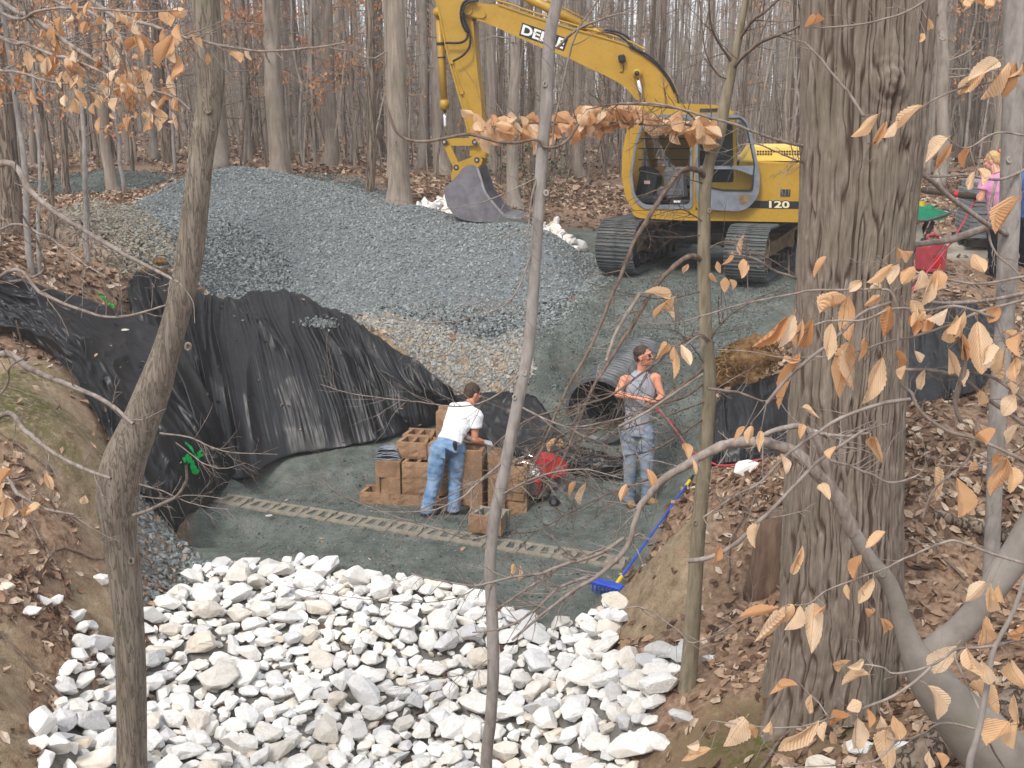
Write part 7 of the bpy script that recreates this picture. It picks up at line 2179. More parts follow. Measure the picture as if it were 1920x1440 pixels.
m = Mat('dry_beech_leaf', .5, .4)
c = m.ramp(m.n('ObjectInfo').outputs['Random'], [(0, srgb(206, 154, 108)), (.25, srgb(228, 184, 140)), (.6, srgb(240, 206, 166)), (1, srgb(247, 226, 198))])
v = m.coords(); sx_ = m.n('SeparateXYZ'); m.l(v, sx_.inputs[0])
ab = m.n('Math', operation='ABSOLUTE'); m.l(sx_.outputs[1], ab.inputs[0])
ph = m.n('Math', operation='MULTIPLY_ADD'); m.l(ab.outputs[0], ph.inputs[0]); ph.inputs[1].default_value = -1.1; m.l(sx_.outputs[0], ph.inputs[2])
sn = m.n('Math', operation='MULTIPLY'); m.l(ph.outputs[0], sn.inputs[0]); sn.inputs[1].default_value = 66
si = m.n('Math', operation='SINE'); m.l(sn.outputs[0], si.inputs[0])
c = m.mix(1, c, m.ramp(si.outputs[0], [(.0, (.91, .88, .85)), (.7, (1.02, 1.02, 1.02))]), 'MULTIPLY')
c = m.mix(m.ramp(m.noise(v, 5, 5, .7), [(.55, (0, 0, 0)), (.74, (.4, .4, .4))]), c, srgb(180, 122, 80))
mr = m.ramp(ab.outputs[0], [(.0, (.7, .62, .55)), (.03, (1, 1, 1))]); c = m.mix(1, c, mr, 'MULTIPLY')
m.color(c); m.bump(si.outputs[0], .3, .015)
tr_ = m.n('BsdfTranslucent'); m.l(c, tr_.inputs['Color']); mx = m.n('MixShader'); mx.inputs[0].default_value = .42
m.l(m.b.outputs[0], mx.inputs[1]); m.l(tr_.outputs[0], mx.inputs[2]); m.l(mx.outputs[0], m.t.nodes['Material Output'].inputs['Surface'])
M['dry_leaf'] = m.m
LEAFM = [leaf_mesh(40 + i) for i in range(24)]


def put_leaf(parent, base, tip, wid, tilt=None):
    o0 = np.array(parent.location)
    x = np.asarray(tip) - np.asarray(base); ln = np.linalg.norm(x); x = x / ln
    vw = unit(np.array((0, 0, EYE)) - np.asarray(base)); nrm = vw + np.array((rnd.gauss(0, .45), rnd.gauss(0, .45), rnd.gauss(0, .45)))
    nrm = unit(nrm - x * (nrm @ x)); sd = np.cross(nrm, x)
    o = link('leaf', LEAFM[rnd.randrange(24)], parent)
    m_ = np.eye(4); m_[:3, 0] = x * ln; m_[:3, 1] = sd * wid * 1.25; m_[:3, 2] = nrm * (ln * .3 + wid * .5) * rnd.choice((1, -1)); m_[:3, 3] = np.asarray(base) - o0
    o.matrix_local = Matrix(m_.tolist())
    return o


def rw(px, py, w, Y):
    return w / FPX * Y / ray(px, py)[1] / 2 * .94


def line3(seq, Y0, Y1=None):
    n = len(seq); Y1 = Y0 if Y1 is None else Y1
    return np.array([PY(q[0], q[1], Y0 + (Y1 - Y0) * k / max(1, n - 1)) for k, q in enumerate(seq)])


def branchy(mb, P3, r0, r1, rg, ntw, ln, n=7, depth=1, wig=.006, twr=None):
    """a traced branch with its own side twigs"""
    m_ = max(8, 5 * len(P3)); c = catmull(P3, m_)
    c = c + np.cumsum(rg.normal(0, wig, c.shape), axis=0) * .35 * np.sin(np.linspace(0, math.pi, m_))[:, None]
    rad = np.linspace(r0, r1, m_) * (1 + rg.normal(0, .06, m_))
    tube(mb, c, rad, n, cap=False)
    T = np.gradient(c, axis=0); T /= np.linalg.norm(T, axis=1)[:, None]
    for k in range(int(ntw * 2.3)):
        i_ = int(rg.integers(m_ // 6, m_)); d = T[i_]
        s_ = unit(np.cross(d, (0, 1, .2))) * rg.choice((-1, 1)); a = rg.uniform(.45, .95)
        dd = unit(d * math.cos(a) + s_ * math.sin(a) + rg.normal(0, .2, 3) * (1, 1.2, 1))
        l_ = ln * rg.uniform(.3, 1.0); tr_ = (twr or min(.0035, rad[i_] * .5))
        P1, D1_ = limb(mb, c[i_], dd, l_, tr_, tr_ * .35, 7, .13, .01, rg, 4)
        if depth:
            for j in range(int(rg.integers(1, 5))):
                q = int(rg.integers(1, 7)); limb(mb, P1[q], side_dir(D1_[q], rg, rg.uniform(.5, .9)), l_ * rg.uniform(.15, .45), tr_ * .6, tr_ * .25, 4, .16, .01, rg, 3)
    return c


def trunk_tube(name_mat, trace, Y, e, extend=None, n=20, lump=.07, seed=0, knots=(), sc=lambda y: 1.0):
    trace = [(a, b, w * sc(b)) for a, b, w in trace]
    o0 = np.array(e.location)
    cp = np.array([np.append(PY(a, b, Y), rw(a, b, w, Y)) for a, b, w in trace])
    if extend is not None: cp = np.vstack((cp, extend))
    c = catmull(cp, 14 * len(cp)); 
    mb = MB(); tube(mb, c[:, :3] - o0, c[:, 3], n, lump=lump, seed=seed)
    for px, py, w in knots:
        q = int(np.argmin(np.linalg.norm(c[:, :3] - PY(px, py, Y), axis=1))); p = PY(px, py, Y); rr_ = c[q, 3]
        p = p - o0 + unit(np.array((0, 0, EYE)) - p) * (rr_ * .9)
        a_ = np.linspace(0, 2 * math.pi, 13); fx = np.array((1, 0, 0)); fz = np.array((0, .2, .98))
        tube(mb, p[None] + w * .8 * (np.cos(a_)[:, None] * fx + 1.25 * np.sin(a_)[:, None] * fz), w * .42, 8, cap=False)
    return mb.build('trunk', name_mat, e, smooth=True), c


# curved tree on the left
gb = PY(248, 1470, 6.0); gz_ = float(gh(gb[0], gb[1]))
e = empty('curved_tree', (gb[0], gb[1], gz_), 'crooked grey tree leaning right with a knot hole, left of the pit', 'tree')
tr = [(398, -160, 62), (388, -60, 62), (385, 0, 62), (391, 80, 62), (395, 150, 60), (390, 210, 56), (376, 300, 55), (365, 400, 58), (355, 480, 60), (337, 570, 58), (315, 650, 60), (290, 730, 68), (262, 800, 74), (235, 865, 80), (221, 930, 80), (224, 1000, 72), (235, 1080, 66), (242, 1160, 61), (247, 1260, 59), (248, 1360, 59), (248, 1440, 60)]
tb, cc_ = trunk_tube(M['bark_grey'], tr, 6.0, e, np.array([[gb[0], gb[1], gz_ + .1, .1], [gb[0], gb[1], gz_ - .2, .13]]), 24, .08, 3, ((390, 205, .022), (226, 912, .03), (246, 1052, .02), (353, 650, .02)), lambda y: .87 if y < 700 else (1.05 if 800 < y < 960 else .97))
mb = MB(); p = PY(226, 912, 6.0); p = p - np.array(e.location) + unit(np.array((0, 0, EYE)) - p) * .108; ball(mb, p, (.014, .012, .018)); mb.build('knot_hole', M['decal_black'], tb)
rg = np.random.default_rng(21); o0 = np.array(e.location); mb = MB()
for seq, r0, r1, nt_ in (([(250, 966), (290, 952), (330, 930), (347, 900), (349, 872)], .011, .007, 1), ([(300, 812), (360, 822), (400, 840), (440, 850), (520, 852)], .006, .002, 6), ([(262, 908), (300, 920), (345, 940), (380, 950), (430, 955)], .005, .002, 6), ([(330, 830), (380, 865), (420, 875), (460, 868)], .004, .0015, 5),
                        ([(262, 930), (310, 935), (360, 930), (420, 935)], .004, .0015, 4), ([(398, -120), (440, -260), (500, -500)], .05, .02, 3), ([(385, -100), (330, -300), (300, -550)], .05, .02, 3)):
    branchy(mb, line3(seq, 5.9, 5.5) - o0, r0, r1, rg, nt_, .3)
mb.build('crown', M['twig'], e, smooth=True)

# slender grey sapling in the middle
gb = PY(912, 1470, 5.5); gz_ = float(gh(gb[0], gb[1]))
e = empty('slender_sapling', (gb[0], gb[1], gz_), 'slender grey sapling rising through the middle before the bending man', 'tree')
tr = [(1065, -120, 24), (1050, -30, 26), (1043, 10, 27), (1030, 80, 29), (1025, 200, 30), (1016, 300, 29), (1007, 440, 28), (992, 640, 28), (972, 750, 29), (947, 875, 29), (926, 980, 29), (919, 1060, 28), (922, 1140, 28), (925, 1250, 28), (920, 1350, 28), (912, 1440, 29)]
tb, cc_ = trunk_tube(M['bark_pale'], tr, 5.5, e, np.array([[gb[0], gb[1], gz_ + .1, .05], [gb[0], gb[1], gz_ - .2, .06]]), 16, .06, 9, ((1022, 158, .012), (1024, 362, .013), (984, 700, .012), (965, 745, .012), (925, 1000, .01)), lambda y: .84)
rg = np.random.default_rng(22); o0 = np.array(e.location); mb = MB()
for seq, r0, r1, nt_, Y1 in (([(1045, 90), (1075, 60), (1120, 40), (1190, 20)], .008, .003, 4, 5.2), ([(1035, 300), (1040, 230), (1060, 140), (1085, 60), (1110, 20), (1130, -20)], .006, .004, 3, 5.3), ([(1020, 300), (1000, 360), (990, 430), (980, 480)], .006, .002, 4, 5.4), ([(920, 1150), (980, 1110), (1060, 1060), (1130, 1030), (1200, 1000)], .007, .003, 10, 5.0),
                            ([(925, 1000), (880, 1010), (800, 985), (720, 960), (640, 930), (600, 900)], .006, .002, 10, 5.2), ([(950, 860), (900, 900), (860, 930), (800, 955), (700, 960)], .007, .002, 10, 5.2), ([(985, 690), (930, 740), (870, 760), (800, 755), (740, 750), (660, 740), (600, 720)], .005, .002, 10, 5.2), ([(918, 1080), (860, 1120), (760, 1130), (660, 1120), (540, 1100)], .004, .0015, 6, 5.2),
                            ([(1006, 450), (960, 560), (880, 590), (800, 600), (700, 590)], .005, .002, 8, 5.2), ([(925, 1230), (880, 1260), (820, 1270), (740, 1290)], .004, .0015, 6, 5.1), ([(970, 760), (1060, 800), (1150, 790), (1210, 770)], .006, .002, 12, 5.1), ([(935, 930), (1000, 900), (1090, 880), (1180, 900)], .006, .002, 12, 5.0), ([(1015, 330), (900, 380), (800, 400)], .004, .001, 5, 5.2)):
    branchy(mb, line3(seq, 5.5, Y1) - o0, r0, r1, rg, nt_, .34)
mb.build('crown', M['twig'], e, smooth=True)
# vine
seq = [(722, 190), (730, 215), (742, 245), (765, 262), (800, 265), (840, 258), (880, 252), (930, 265), (965, 268), (1000, 262), (1015, 268), (1020, 275), (1040, 276), (1065, 262), (1085, 232)]
mb = MB(); c = catmull(line3(seq, 5.46), 70); tube(mb, c, .0075, 7); o = mb.build('hanging_vine', M['twig_brown'], smooth=True); tag(o, 'thin dark vine hooked round the slender sapling in front of the bucket', 'vine')

# olive sapling right of the middle
gb = PY(1290, 1275, 6.9); gz_ = float(gh(gb[0], gb[1]))
e = empty('olive_sapling', (gb[0], gb[1], gz_), 'forked olive barked sapling standing before the excavator cab', 'tree')
OYs = 6.9
tr = [(1412, -160, 10), (1405, -60, 13), (1398, 0, 15), (1385, 70, 18), (1372, 130, 23), (1358, 200, 26), (1347, 255, 28), (1331, 300, 30), (1322, 350, 33), (1320, 420, 33), (1320, 520, 34), (1323, 620, 35), (1330, 720, 36), (1322, 850, 37), (1309, 1000, 39), (1300, 1150, 42), (1291, 1265, 46)]
tb, cc_ = trunk_tube(M['bark_olive'], tr, OYs, e, np.array([[gb[0] - .01, gb[1], gz_ - .15, .08]]), 18, .05, 13, ((1330, 395, .012), (1304, 980, .016)), lambda y: .9 if y < 260 else .75)
rg = np.random.default_rng(23); o0 = np.array(e.location); mb = MB()
Z1 = lambda pts: zc(pts, 760, 0, 2.526)
Z2 = lambda pts: zc(pts, 640, 620, 2.526)
Z6 = lambda pts: zc(pts, 1160, 0, 2.526); Z7 = lambda pts: zc(pts, 1160, 400, 2.526); Z8 = lambda pts: zc(pts, 1160, 870, 2.526)
for seq, r0, r1, nt_, Y1 in (([(1322, 335), (1312, 320), (1290, 317), (1272, 325), (1240, 370), (1195, 440), (1172, 492), (1150, 545), (1110, 640), (1060, 730), (1030, 800), (1000, 880)], .02, .006, 8, 6.2), ([(1318, 487), (1290, 482), (1250, 515), (1225, 545), (1190, 605), (1150, 665), (1110, 730), (1080, 800), (1050, 870), (1010, 935)], .02, .005, 8, 6.1),
                            ([(1372, 130), (1395, 105), (1425, 82), (1470, 62), (1505, 45)], .015, .006, 4, 6.5), ([(1374, 120), (1355, 90), (1340, 60), (1333, 20), (1330, -40)], .009, .004, 3, 6.6), ([(1385, 75), (1410, 45), (1440, 22), (1470, -10)], .012, .005, 3, 6.6), ([(1370, 150), (1345, 140), (1322, 100), (1315, 40), (1310, -20)], .006, .003, 3, 6.7), ([(1322, 345), (1270, 330), (1200, 320)], .004, .002, 3, 6.4),
                            ([(1330, 295), (1300, 240), (1262, 235), (1200, 232), (1140, 226), (1090, 230), (1030, 228), (960, 232), (900, 240)], .009, .003, 14, 6.0), ([(1338, 270), (1290, 212), (1240, 200), (1160, 194), (1100, 205)], .007, .003, 8, 6.2),
                            ([(1318, 720), (1280, 745), (1230, 758), (1150, 790), (1090, 802), (1030, 830), (960, 870), (900, 900), (850, 925), (780, 960)], .011, .003, 16, 5.8), (Z2([(1730, 170), (1500, 340), (1250, 450), (1100, 540), (1000, 620), (900, 700), (780, 760)]), .012, .004, 16, 5.9), (Z2([(1760, 60), (1700, 20), (1640, 40), (1560, 90), (1430, 190), (1250, 300), (1050, 350), (900, 400), (800, 470), (690, 570)]), .011, .003, 16, 5.9),
                            (Z2([(1710, 420), (1640, 470), (1500, 560), (1330, 610), (1180, 600), (1080, 560), (1010, 520)]), .008, .003, 14, 5.8), (Z2([(1740, 330), (1560, 400), (1350, 470), (1200, 470), (1080, 500), (980, 560)]), .007, .002, 12, 5.9), (Z2([(1690, 640), (1500, 690), (1380, 730), (1200, 800), (1060, 870), (940, 940), (800, 960)]), .008, .003, 14, 5.8), (Z2([(1320, 610), (1220, 640), (1000, 740), (870, 770), (760, 750)]), .007, .003, 12, 5.8),
                            ([(1325, 470), (1360, 450), (1420, 470), (1500, 520)], .006, .002, 6, 6.6), ([(1318, 545), (1250, 560), (1180, 550), (1100, 530)], .005, .002, 6, 6.3), ([(1322, 650), (1360, 600), (1420, 560), (1470, 540)], .008, .003, 6, 6.6), ([(1326, 690), (1290, 640), (1260, 620), (1200, 615)], .005, .002, 6, 6.5), ([(1325, 420), (1280, 395), (1240, 400), (1180, 420)], .005, .0015, 9, 6.5), ([(1322, 440), (1270, 445), (1210, 440), (1150, 425), (1100, 400)], .004, .0015, 9, 6.4)):
    branchy(mb, line3(seq, OYs, Y1) - o0, r0, r1, rg, nt_, .4)
mb.build('crown', M['twig_brown'], e, smooth=True)
for k in range(135):
    px = rnd.uniform(888, 1338); base_y = 228 + 8 * math.sin(px * .02) + rnd.gauss(0, 9) - 14 * math.exp(-((px - 1130) / 90) ** 2)
    Y = 6.9 - .9 * (1335 - px) / 440 + rnd.gauss(0, .06)
    ln = rnd.uniform(22, 44); a = rnd.gauss(math.pi / 2, .65)
    if rnd.random() < .15: a = rnd.uniform(-.5, 3.6)
    b = PY(px, base_y, Y); t = PY(px + math.cos(a) * ln, base_y + math.sin(a) * ln, Y + rnd.gauss(0, .04)); put_leaf(e, b, t, ln * rnd.uniform(.45, .7) / FPX * Y)
for px, py, px2, py2, w in [(1395, 440, 1390, 480, 12), (1372, 470, 1360, 500, 12), (1330, 512, 1345, 530, 8), (1360, 520, 1358, 548, 14), (1368, 524, 1375, 545, 12), (1290, 495, 1280, 512, 12), (1345, 490, 1350, 512, 10), (1042, 822, 1030, 850, 14), (1050, 822, 1056, 842, 14), (1080, 902, 1074, 935, 14), (1098, 905, 1090, 945, 16), (965, 1058, 955, 1078, 14), (975, 1060, 968, 1088, 10)]:
    put_leaf(e, PY(px, py, 6.2), PY(px2, py2, 6.2), w / FPX * 6.2)

# pale sapling at the right edge
gb = PY(1856, 1132, 7.0); gz_ = float(gh(gb[0], gb[1]))
e = empty('edge_sapling', (gb[0], gb[1], gz_), 'smooth grey sapling in front of the woman at the right edge', 'tree')
tr = [(1915, -200, 46), (1906, -60, 48), (1903, 0, 48), (1902, 100, 48), (1898, 250, 46), (1893, 400, 44), (1888, 500, 42), (1884, 600, 40), (1876, 700, 38), (1869, 800, 36), (1865, 900, 35), (1861, 1000, 34), (1857, 1090, 36)]
tb, cc_ = trunk_tube(M['bark_pale'], tr, 7.0, e, np.array([[gb[0], gb[1], gz_ + .02, .068], [gb[0], gb[1], gz_ - .15, .08]]), 18, .05, 17, ((1893, 300, .018), (1882, 540, .014)), lambda y: .9)
rg = np.random.default_rng(24); o0 = np.array(e.location); mb = MB()
for seq, r0, r1, nt_, Y1 in (([(1888, 440), (1870, 430), (1852, 422), (1793, 380), (1754, 344), (1714, 313), (1676, 276), (1646, 266), (1595, 270), (1516, 270), (1437, 251), (1378, 230), (1318, 214), (1239, 194), (1160, 194)], .019, .005, 10, 5.9), (Z6([(1920, 805), (1800, 850), (1640, 830), (1500, 840), (1320, 830), (1180, 795), (1000, 800), (900, 790), (770, 740), (650, 690), (560, 690)]), .01, .003, 10, 5.9),
                            (Z6([(1790, 850), (1770, 940), (1750, 1080), (1780, 1200), (1860, 1270), (1920, 1330)]), .009, .005, 4, 6.7), (Z7([(1910, 380), (1750, 410), (1550, 420), (1290, 390), (1150, 380), (1000, 350), (900, 310), (760, 270), (640, 210), (520, 190)]), .013, .006, 12, 6.0), (Z6([(1740, 1080), (1560, 1130), (1390, 1160)]), .028, .018, 2, 6.8)):
    branchy(mb, line3(seq, 6.95, Y1) - o0, r0, r1, rg, nt_, .3)
mb.build('crown', M['twig'], e, smooth=True)

# smooth beech in the lower right corner
be = PY(1960, 1560, 4.4); be[2] = float(gh(be[0], be[1]))
e = empty('beech_tree', be, 'smooth grey forked beech in the lower right corner', 'tree')
o0 = np.array(e.location)
tr = [(1600, 996, 30), (1632, 1050, 32), (1662, 1085, 36), (1682, 1130, 38), (1694, 1170, 44), (1710, 1215, 56), (1740, 1270, 84), (1780, 1320, 104), (1830, 1375, 130), (1890, 1440, 150), (1930, 1500, 170)]
tb, cc_ = trunk_tube(M['beech'], tr, 4.4, e, np.array([[be[0], be[1], be[2] - .05, .22], [be[0] + .05, be[1], be[2] - .3, .26]]), 26, .06, 19, ((1655, 1075, .016),), lambda y: .86 if y < 1250 else .95)
rg = np.random.default_rng(25); mb = MB()
cp = catmull(np.array([np.append(PY(a, b, 4.45), w / FPX * 4.4 / 2) for a, b, w in [(1735, 1235, 60), (1765, 1210, 62), (1800, 1180, 56), (1835, 1140, 54), (1870, 1090, 58), (1915, 1025, 62), (1980, 900, 60), (2040, 700, 52), (2100, 400, 40), (2150, 0, 26), (2170, -400, 10)]]), 90)
tube(mb, cp[:, :3] - o0, cp[:, 3], 18, lump=.05)
mb.build('side_stem', M['beech'], e, smooth=True)
mb = MB()
for seq, r0, r1, nt_, Y1 in (([(1600, 1000), (1580, 955), (1556, 915), (1516, 875), (1477, 847), (1429, 835), (1382, 835), (1338, 847), (1291, 871), (1251, 895), (1225, 925), (1198, 961), (1176, 1027), (1127, 1076), (1075, 1108), (1021, 1149), (960, 1200)], .034, .005, 12, 4.3), ([(1560, 916), (1548, 870), (1538, 840), (1524, 814), (1496, 800), (1453, 808), (1417, 823)], .024, .008, 4, 4.3), ([(1520, 808), (1570, 815), (1628, 812)], .011, .005, 3, 4.3),
                            (Z2([(1340, 980), (1220, 1060), (1060, 1110), (940, 1150), (860, 1160), (720, 1190), (600, 1210), (440, 1180), (330, 1150)]), .009, .003, 10, 4.3), (Z2([(1180, 1160), (1020, 1220), (900, 1320), (760, 1400), (620, 1430)]), .008, .003, 8, 4.3), (Z7([(1000, 1170), (1100, 1200), (1200, 1240), (1290, 1280), (1400, 1250), (1460, 1200)]), .007, .003, 4, 4.3), (Z8([(330, 460), (430, 440), (560, 360), (700, 220), (880, 30), (1000, -60), (1160, -160)]), .012, .006, 6, 4.2), (Z8([(0, 690), (120, 680), (280, 780), (350, 830), (480, 790), (600, 720)]), .004, .002, 5, 4.2)):
    branchy(mb, line3(seq, 4.4, Y1) - o0, r0, r1, rg, nt_, .24)
mb.build('crown', M['twig'], e, smooth=True)

# near beech shoot with the large dry leaves
ne = PY(1990, 1700, 2.6); ne[2] = float(gh(ne[0], ne[1]))
e = empty('beech_shoot', ne, 'thin grey beech shoot holding large dry tan leaves close to the camera', 'tree'); o0 = np.array(e.location)
NY = 2.6
rg = np.random.default_rng(26); mb = MB(); NBR = []
st = np.vstack((line3(Z8([(2300, -300), (2060, 200), (1920, 560), (1860, 720), (1780, 870), (1750, 1020), (1720, 1190), (1690, 1320), (1660, 1440)]), NY), PY(1815, 1560, NY)[None], ne[None] - (0, 0, .1)))
mbt = MB(); c = catmull(st, 80); tube(mbt, c - o0, np.linspace(.004, .0115, 80), 10); mbt.build('trunk', M['bark_pale'], e, smooth=True)
for seq, r0, r1, nt_ in ((Z8([(1790, 860), (1700, 870), (1600, 880), (1480, 960), (1310, 1000), (1250, 970), (1170, 955), (1120, 965)]), .0045, .0018, 3), (Z8([(1480, 960), (1390, 1040), (1270, 1110), (1150, 1150), (1060, 1180), (990, 1195), (850, 1230), (700, 1235), (600, 1230), (440, 1215)]), .0045, .0015, 4), (Z8([(1720, 1260), (1540, 1230), (1440, 1280), (1330, 1310), (1240, 1290)]), .0035, .0015, 3), (Z8([(1720, 1190), (1660, 1060), (1600, 930), (1590, 860)]), .004, .002, 2),
                         (Z8([(1720, 1240), (1780, 1360), (1830, 1440)]), .0035, .003, 1), (Z8([(1790, 860), (1920, 830)]), .004, .003, 1), (Z8([(1320, 1310), (1220, 1400), (1080, 1420), (820, 1440)]), .003, .0015, 3), (Z8([(1920, 470), (1750, 420), (1640, 380), (1560, 365), (1440, 410), (1320, 460), (1240, 500), (1100, 550), (980, 600), (900, 660), (790, 670)]), .004, .0015, 4), (Z8([(990, 1195), (940, 1120), (900, 1090)]), .0025, .0015, 1),
                         (Z7([(1920, 1170), (1700, 1070), (1560, 1030), (1430, 940), (1380, 850), (1320, 780), (1310, 560), (1290, 390), (1230, 350), (1100, 350), (900, 350), (780, 380), (560, 430), (400, 480), (260, 520), (130, 520)]), .0055, .0015, 8), (Z7([(1920, 410), (1700, 470), (1560, 530), (1380, 590), (1250, 620), (1130, 660), (1000, 690), (760, 690), (620, 660), (470, 645)]), .004, .0015, 6), (Z7([(1800, 500), (1600, 440), (1450, 460), (1300, 450), (1150, 510), (1000, 510), (870, 560), (800, 600)]), .004, .0015, 6),
                         (Z7([(700, 900), (800, 780), (900, 690), (1050, 570), (1150, 470), (1290, 420)]), .005, .004, 4), (Z7([(420, 830), (560, 850), (680, 890)]), .004, .003, 3), (Z7([(1590, 560), (1640, 700), (1600, 900), (1620, 990)]), .006, .006, 3), (Z7([(1320, 740), (1500, 745), (1640, 790), (1780, 900), (1920, 1000)]), .004, .006, 5), (Z7([(0, 1010), (150, 930), (400, 760)]), .004, .003, 4), (Z7([(1920, 880), (1760, 770), (1600, 745)]), .005, .003, 4), (Z7([(1380, 880), (1240, 900), (1060, 960), (950, 1030), (800, 1140), (680, 1260), (560, 1330), (400, 1440)]), .0055, .002, 8),
                         (Z6([(1920, 350), (1750, 390), (1600, 430), (1450, 500), (1240, 660), (1180, 680)]), .0035, .0018, 3), (Z6([(1160, 550), (1100, 460), (1040, 380), (960, 280), (880, 200)]), .004, .0025, 2), (Z6([(1500, -40), (1380, 50), (1200, 110), (1000, 140), (880, 130)]), .0035, .0015, 3), (Z6([(1920, 640), (1780, 630), (1650, 700), (1560, 660)]), .003, .0015, 2), (Z6([(1920, 1310), (1700, 1340), (1500, 1300), (1290, 1260), (1220, 1210)]), .0035, .0015, 3), (Z7([(1920, 690), (1850, 640), (1800, 560), (1760, 440), (1650, 300)]), .003, .0015, 3), (Z7([(1440, 1440), (1500, 1300), (1640, 1180), (1700, 1050)]), .003, .002, 3),
                         (Z7([(100, 380), (0, 560), (-60, 700)]), .005, .004, 2), (Z7([(300, 640), (380, 575), (420, 610)]), .003, .002, 1), (Z7([(1920, 1100), (1840, 1150), (1700, 1200), (1500, 1190)]), .003, .0015, 3)):
    c = branchy(mb, line3(seq, NY, NY + rg.uniform(-.15, .2)) - o0, r0, r1, rg, nt_, .12, 6, 1, .002, .0012); NBR.append(c)
NB = np.concatenate(NBR)
LV7 = [(120, 375, 260, 385, 50), (260, 390, 180, 490, 35), (270, 395, 245, 500, 50), (230, 620, 170, 700, 45), (265, 630, 255, 785, 45), (295, 620, 340, 720, 35), (800, 490, 620, 625, 60), (830, 480, 760, 640, 60), (870, 500, 840, 650, 40), (920, 500, 870, 620, 60), (1080, 400, 960, 490, 70), (1090, 390, 1090, 590, 60), (1010, 520, 985, 690, 65), (1090, 610, 1015, 890, 75), (1100, 610, 1070, 835, 80), (1250, 680, 1150, 905, 70), (860, 660, 760, 930, 50), (780, 690, 870, 700, 40), (1170, 590, 1130, 690, 40),
       (1300, 240, 1170, 320, 45), (1330, 240, 1290, 330, 40), (1400, 250, 1340, 310, 45), (1150, 320, 1090, 360, 35), (1230, 320, 1200, 370, 35), (1440, 270, 1400, 370, 50), (1510, 270, 1420, 440, 60), (1520, 270, 1500, 360, 50), (1240, 390, 1160, 440, 40), (1290, 440, 1270, 590, 60), (1380, 410, 1370, 500, 70), (1390, 480, 1390, 580, 50), (1430, 490, 1400, 520, 30), (1560, 450, 1440, 530, 50), (1600, 480, 1560, 640, 60), (1620, 560, 1640, 680, 50), (1560, 640, 1580, 740, 60), (1700, 510, 1720, 760, 110), (1800, 440, 1740, 500, 50), (1830, 560, 1860, 600, 50),
       (1330, 650, 1310, 740, 50), (1400, 650, 1420, 700, 35), (1360, 720, 1350, 790, 40), (1450, 740, 1430, 830, 40), (1590, 730, 1630, 820, 60), (1720, 840, 1690, 910, 60), (1830, 640, 1840, 800, 60), (1880, 680, 1880, 800, 60), (1850, 800, 1860, 860, 50), (985, 205, 935, 320, 40), (590, 215, 585, 310, 40), (600, 1010, 550, 1085, 30), (630, 1005, 620, 1090, 50), (670, 1030, 665, 1140, 40), (1190, 1060, 1170, 1110, 40), (1215, 1060, 1225, 1165, 40), (1030, 1100, 1010, 1160, 35), (770, 1150, 785, 1240, 40), (870, 920, 950, 955, 30), (870, 1000, 850, 1080, 50), (310, 1090, 330, 1160, 40),
       (350, 1165, 360, 1230, 25), (130, 1210, 150, 1290, 50), (40, 1280, 10, 1360, 50), (960, 1280, 990, 1350, 40), (1700, 1040, 1750, 1090, 80), (1800, 1150, 1780, 1200, 50), (1840, 1160, 1760, 1340, 60), (1500, 1200, 1490, 1380, 50), (1600, 1250, 1610, 1430, 80), (1680, 1180, 1660, 1230, 40), (1680, 1370, 1650, 1430, 50), (1860, 1200, 1880, 1320, 60), (1640, 460, 1600, 560, 60), (1480, 480, 1430, 560, 50), (1900, 560, 1880, 680, 60), (1760, 620, 1700, 720, 70), (1900, 1000, 1870, 1100, 60), (1880, 860, 1820, 960, 60)]
LV6 = [(880, 130, 980, 100, 35), (1230, 540, 1095, 640, 50), (1270, 570, 1205, 675, 50), (1320, 570, 1250, 640, 40), (1440, 500, 1325, 640, 55), (1560, 655, 1455, 760, 50), (1580, 680, 1500, 800, 50), (1650, 710, 1630, 810, 50), (1700, 800, 1750, 870, 45), (1690, 810, 1640, 900, 40), (1740, 300, 1610, 430, 70), (1800, 290, 1650, 400, 60), (1850, 290, 1700, 450, 50), (1880, 300, 1810, 470, 60), (1910, 300, 1850, 390, 60), (1900, 930, 1800, 1120, 60), (1450, 160, 1420, 200, 25), (1465, 85, 1468, 130, 30), (1680, 1200, 1730, 1300, 50), (1320, 1170, 1400, 1220, 30), (1690, -10, 1680, 30, 40), (1720, -10, 1740, 40, 50), (1800, -20, 1790, 35, 50)]
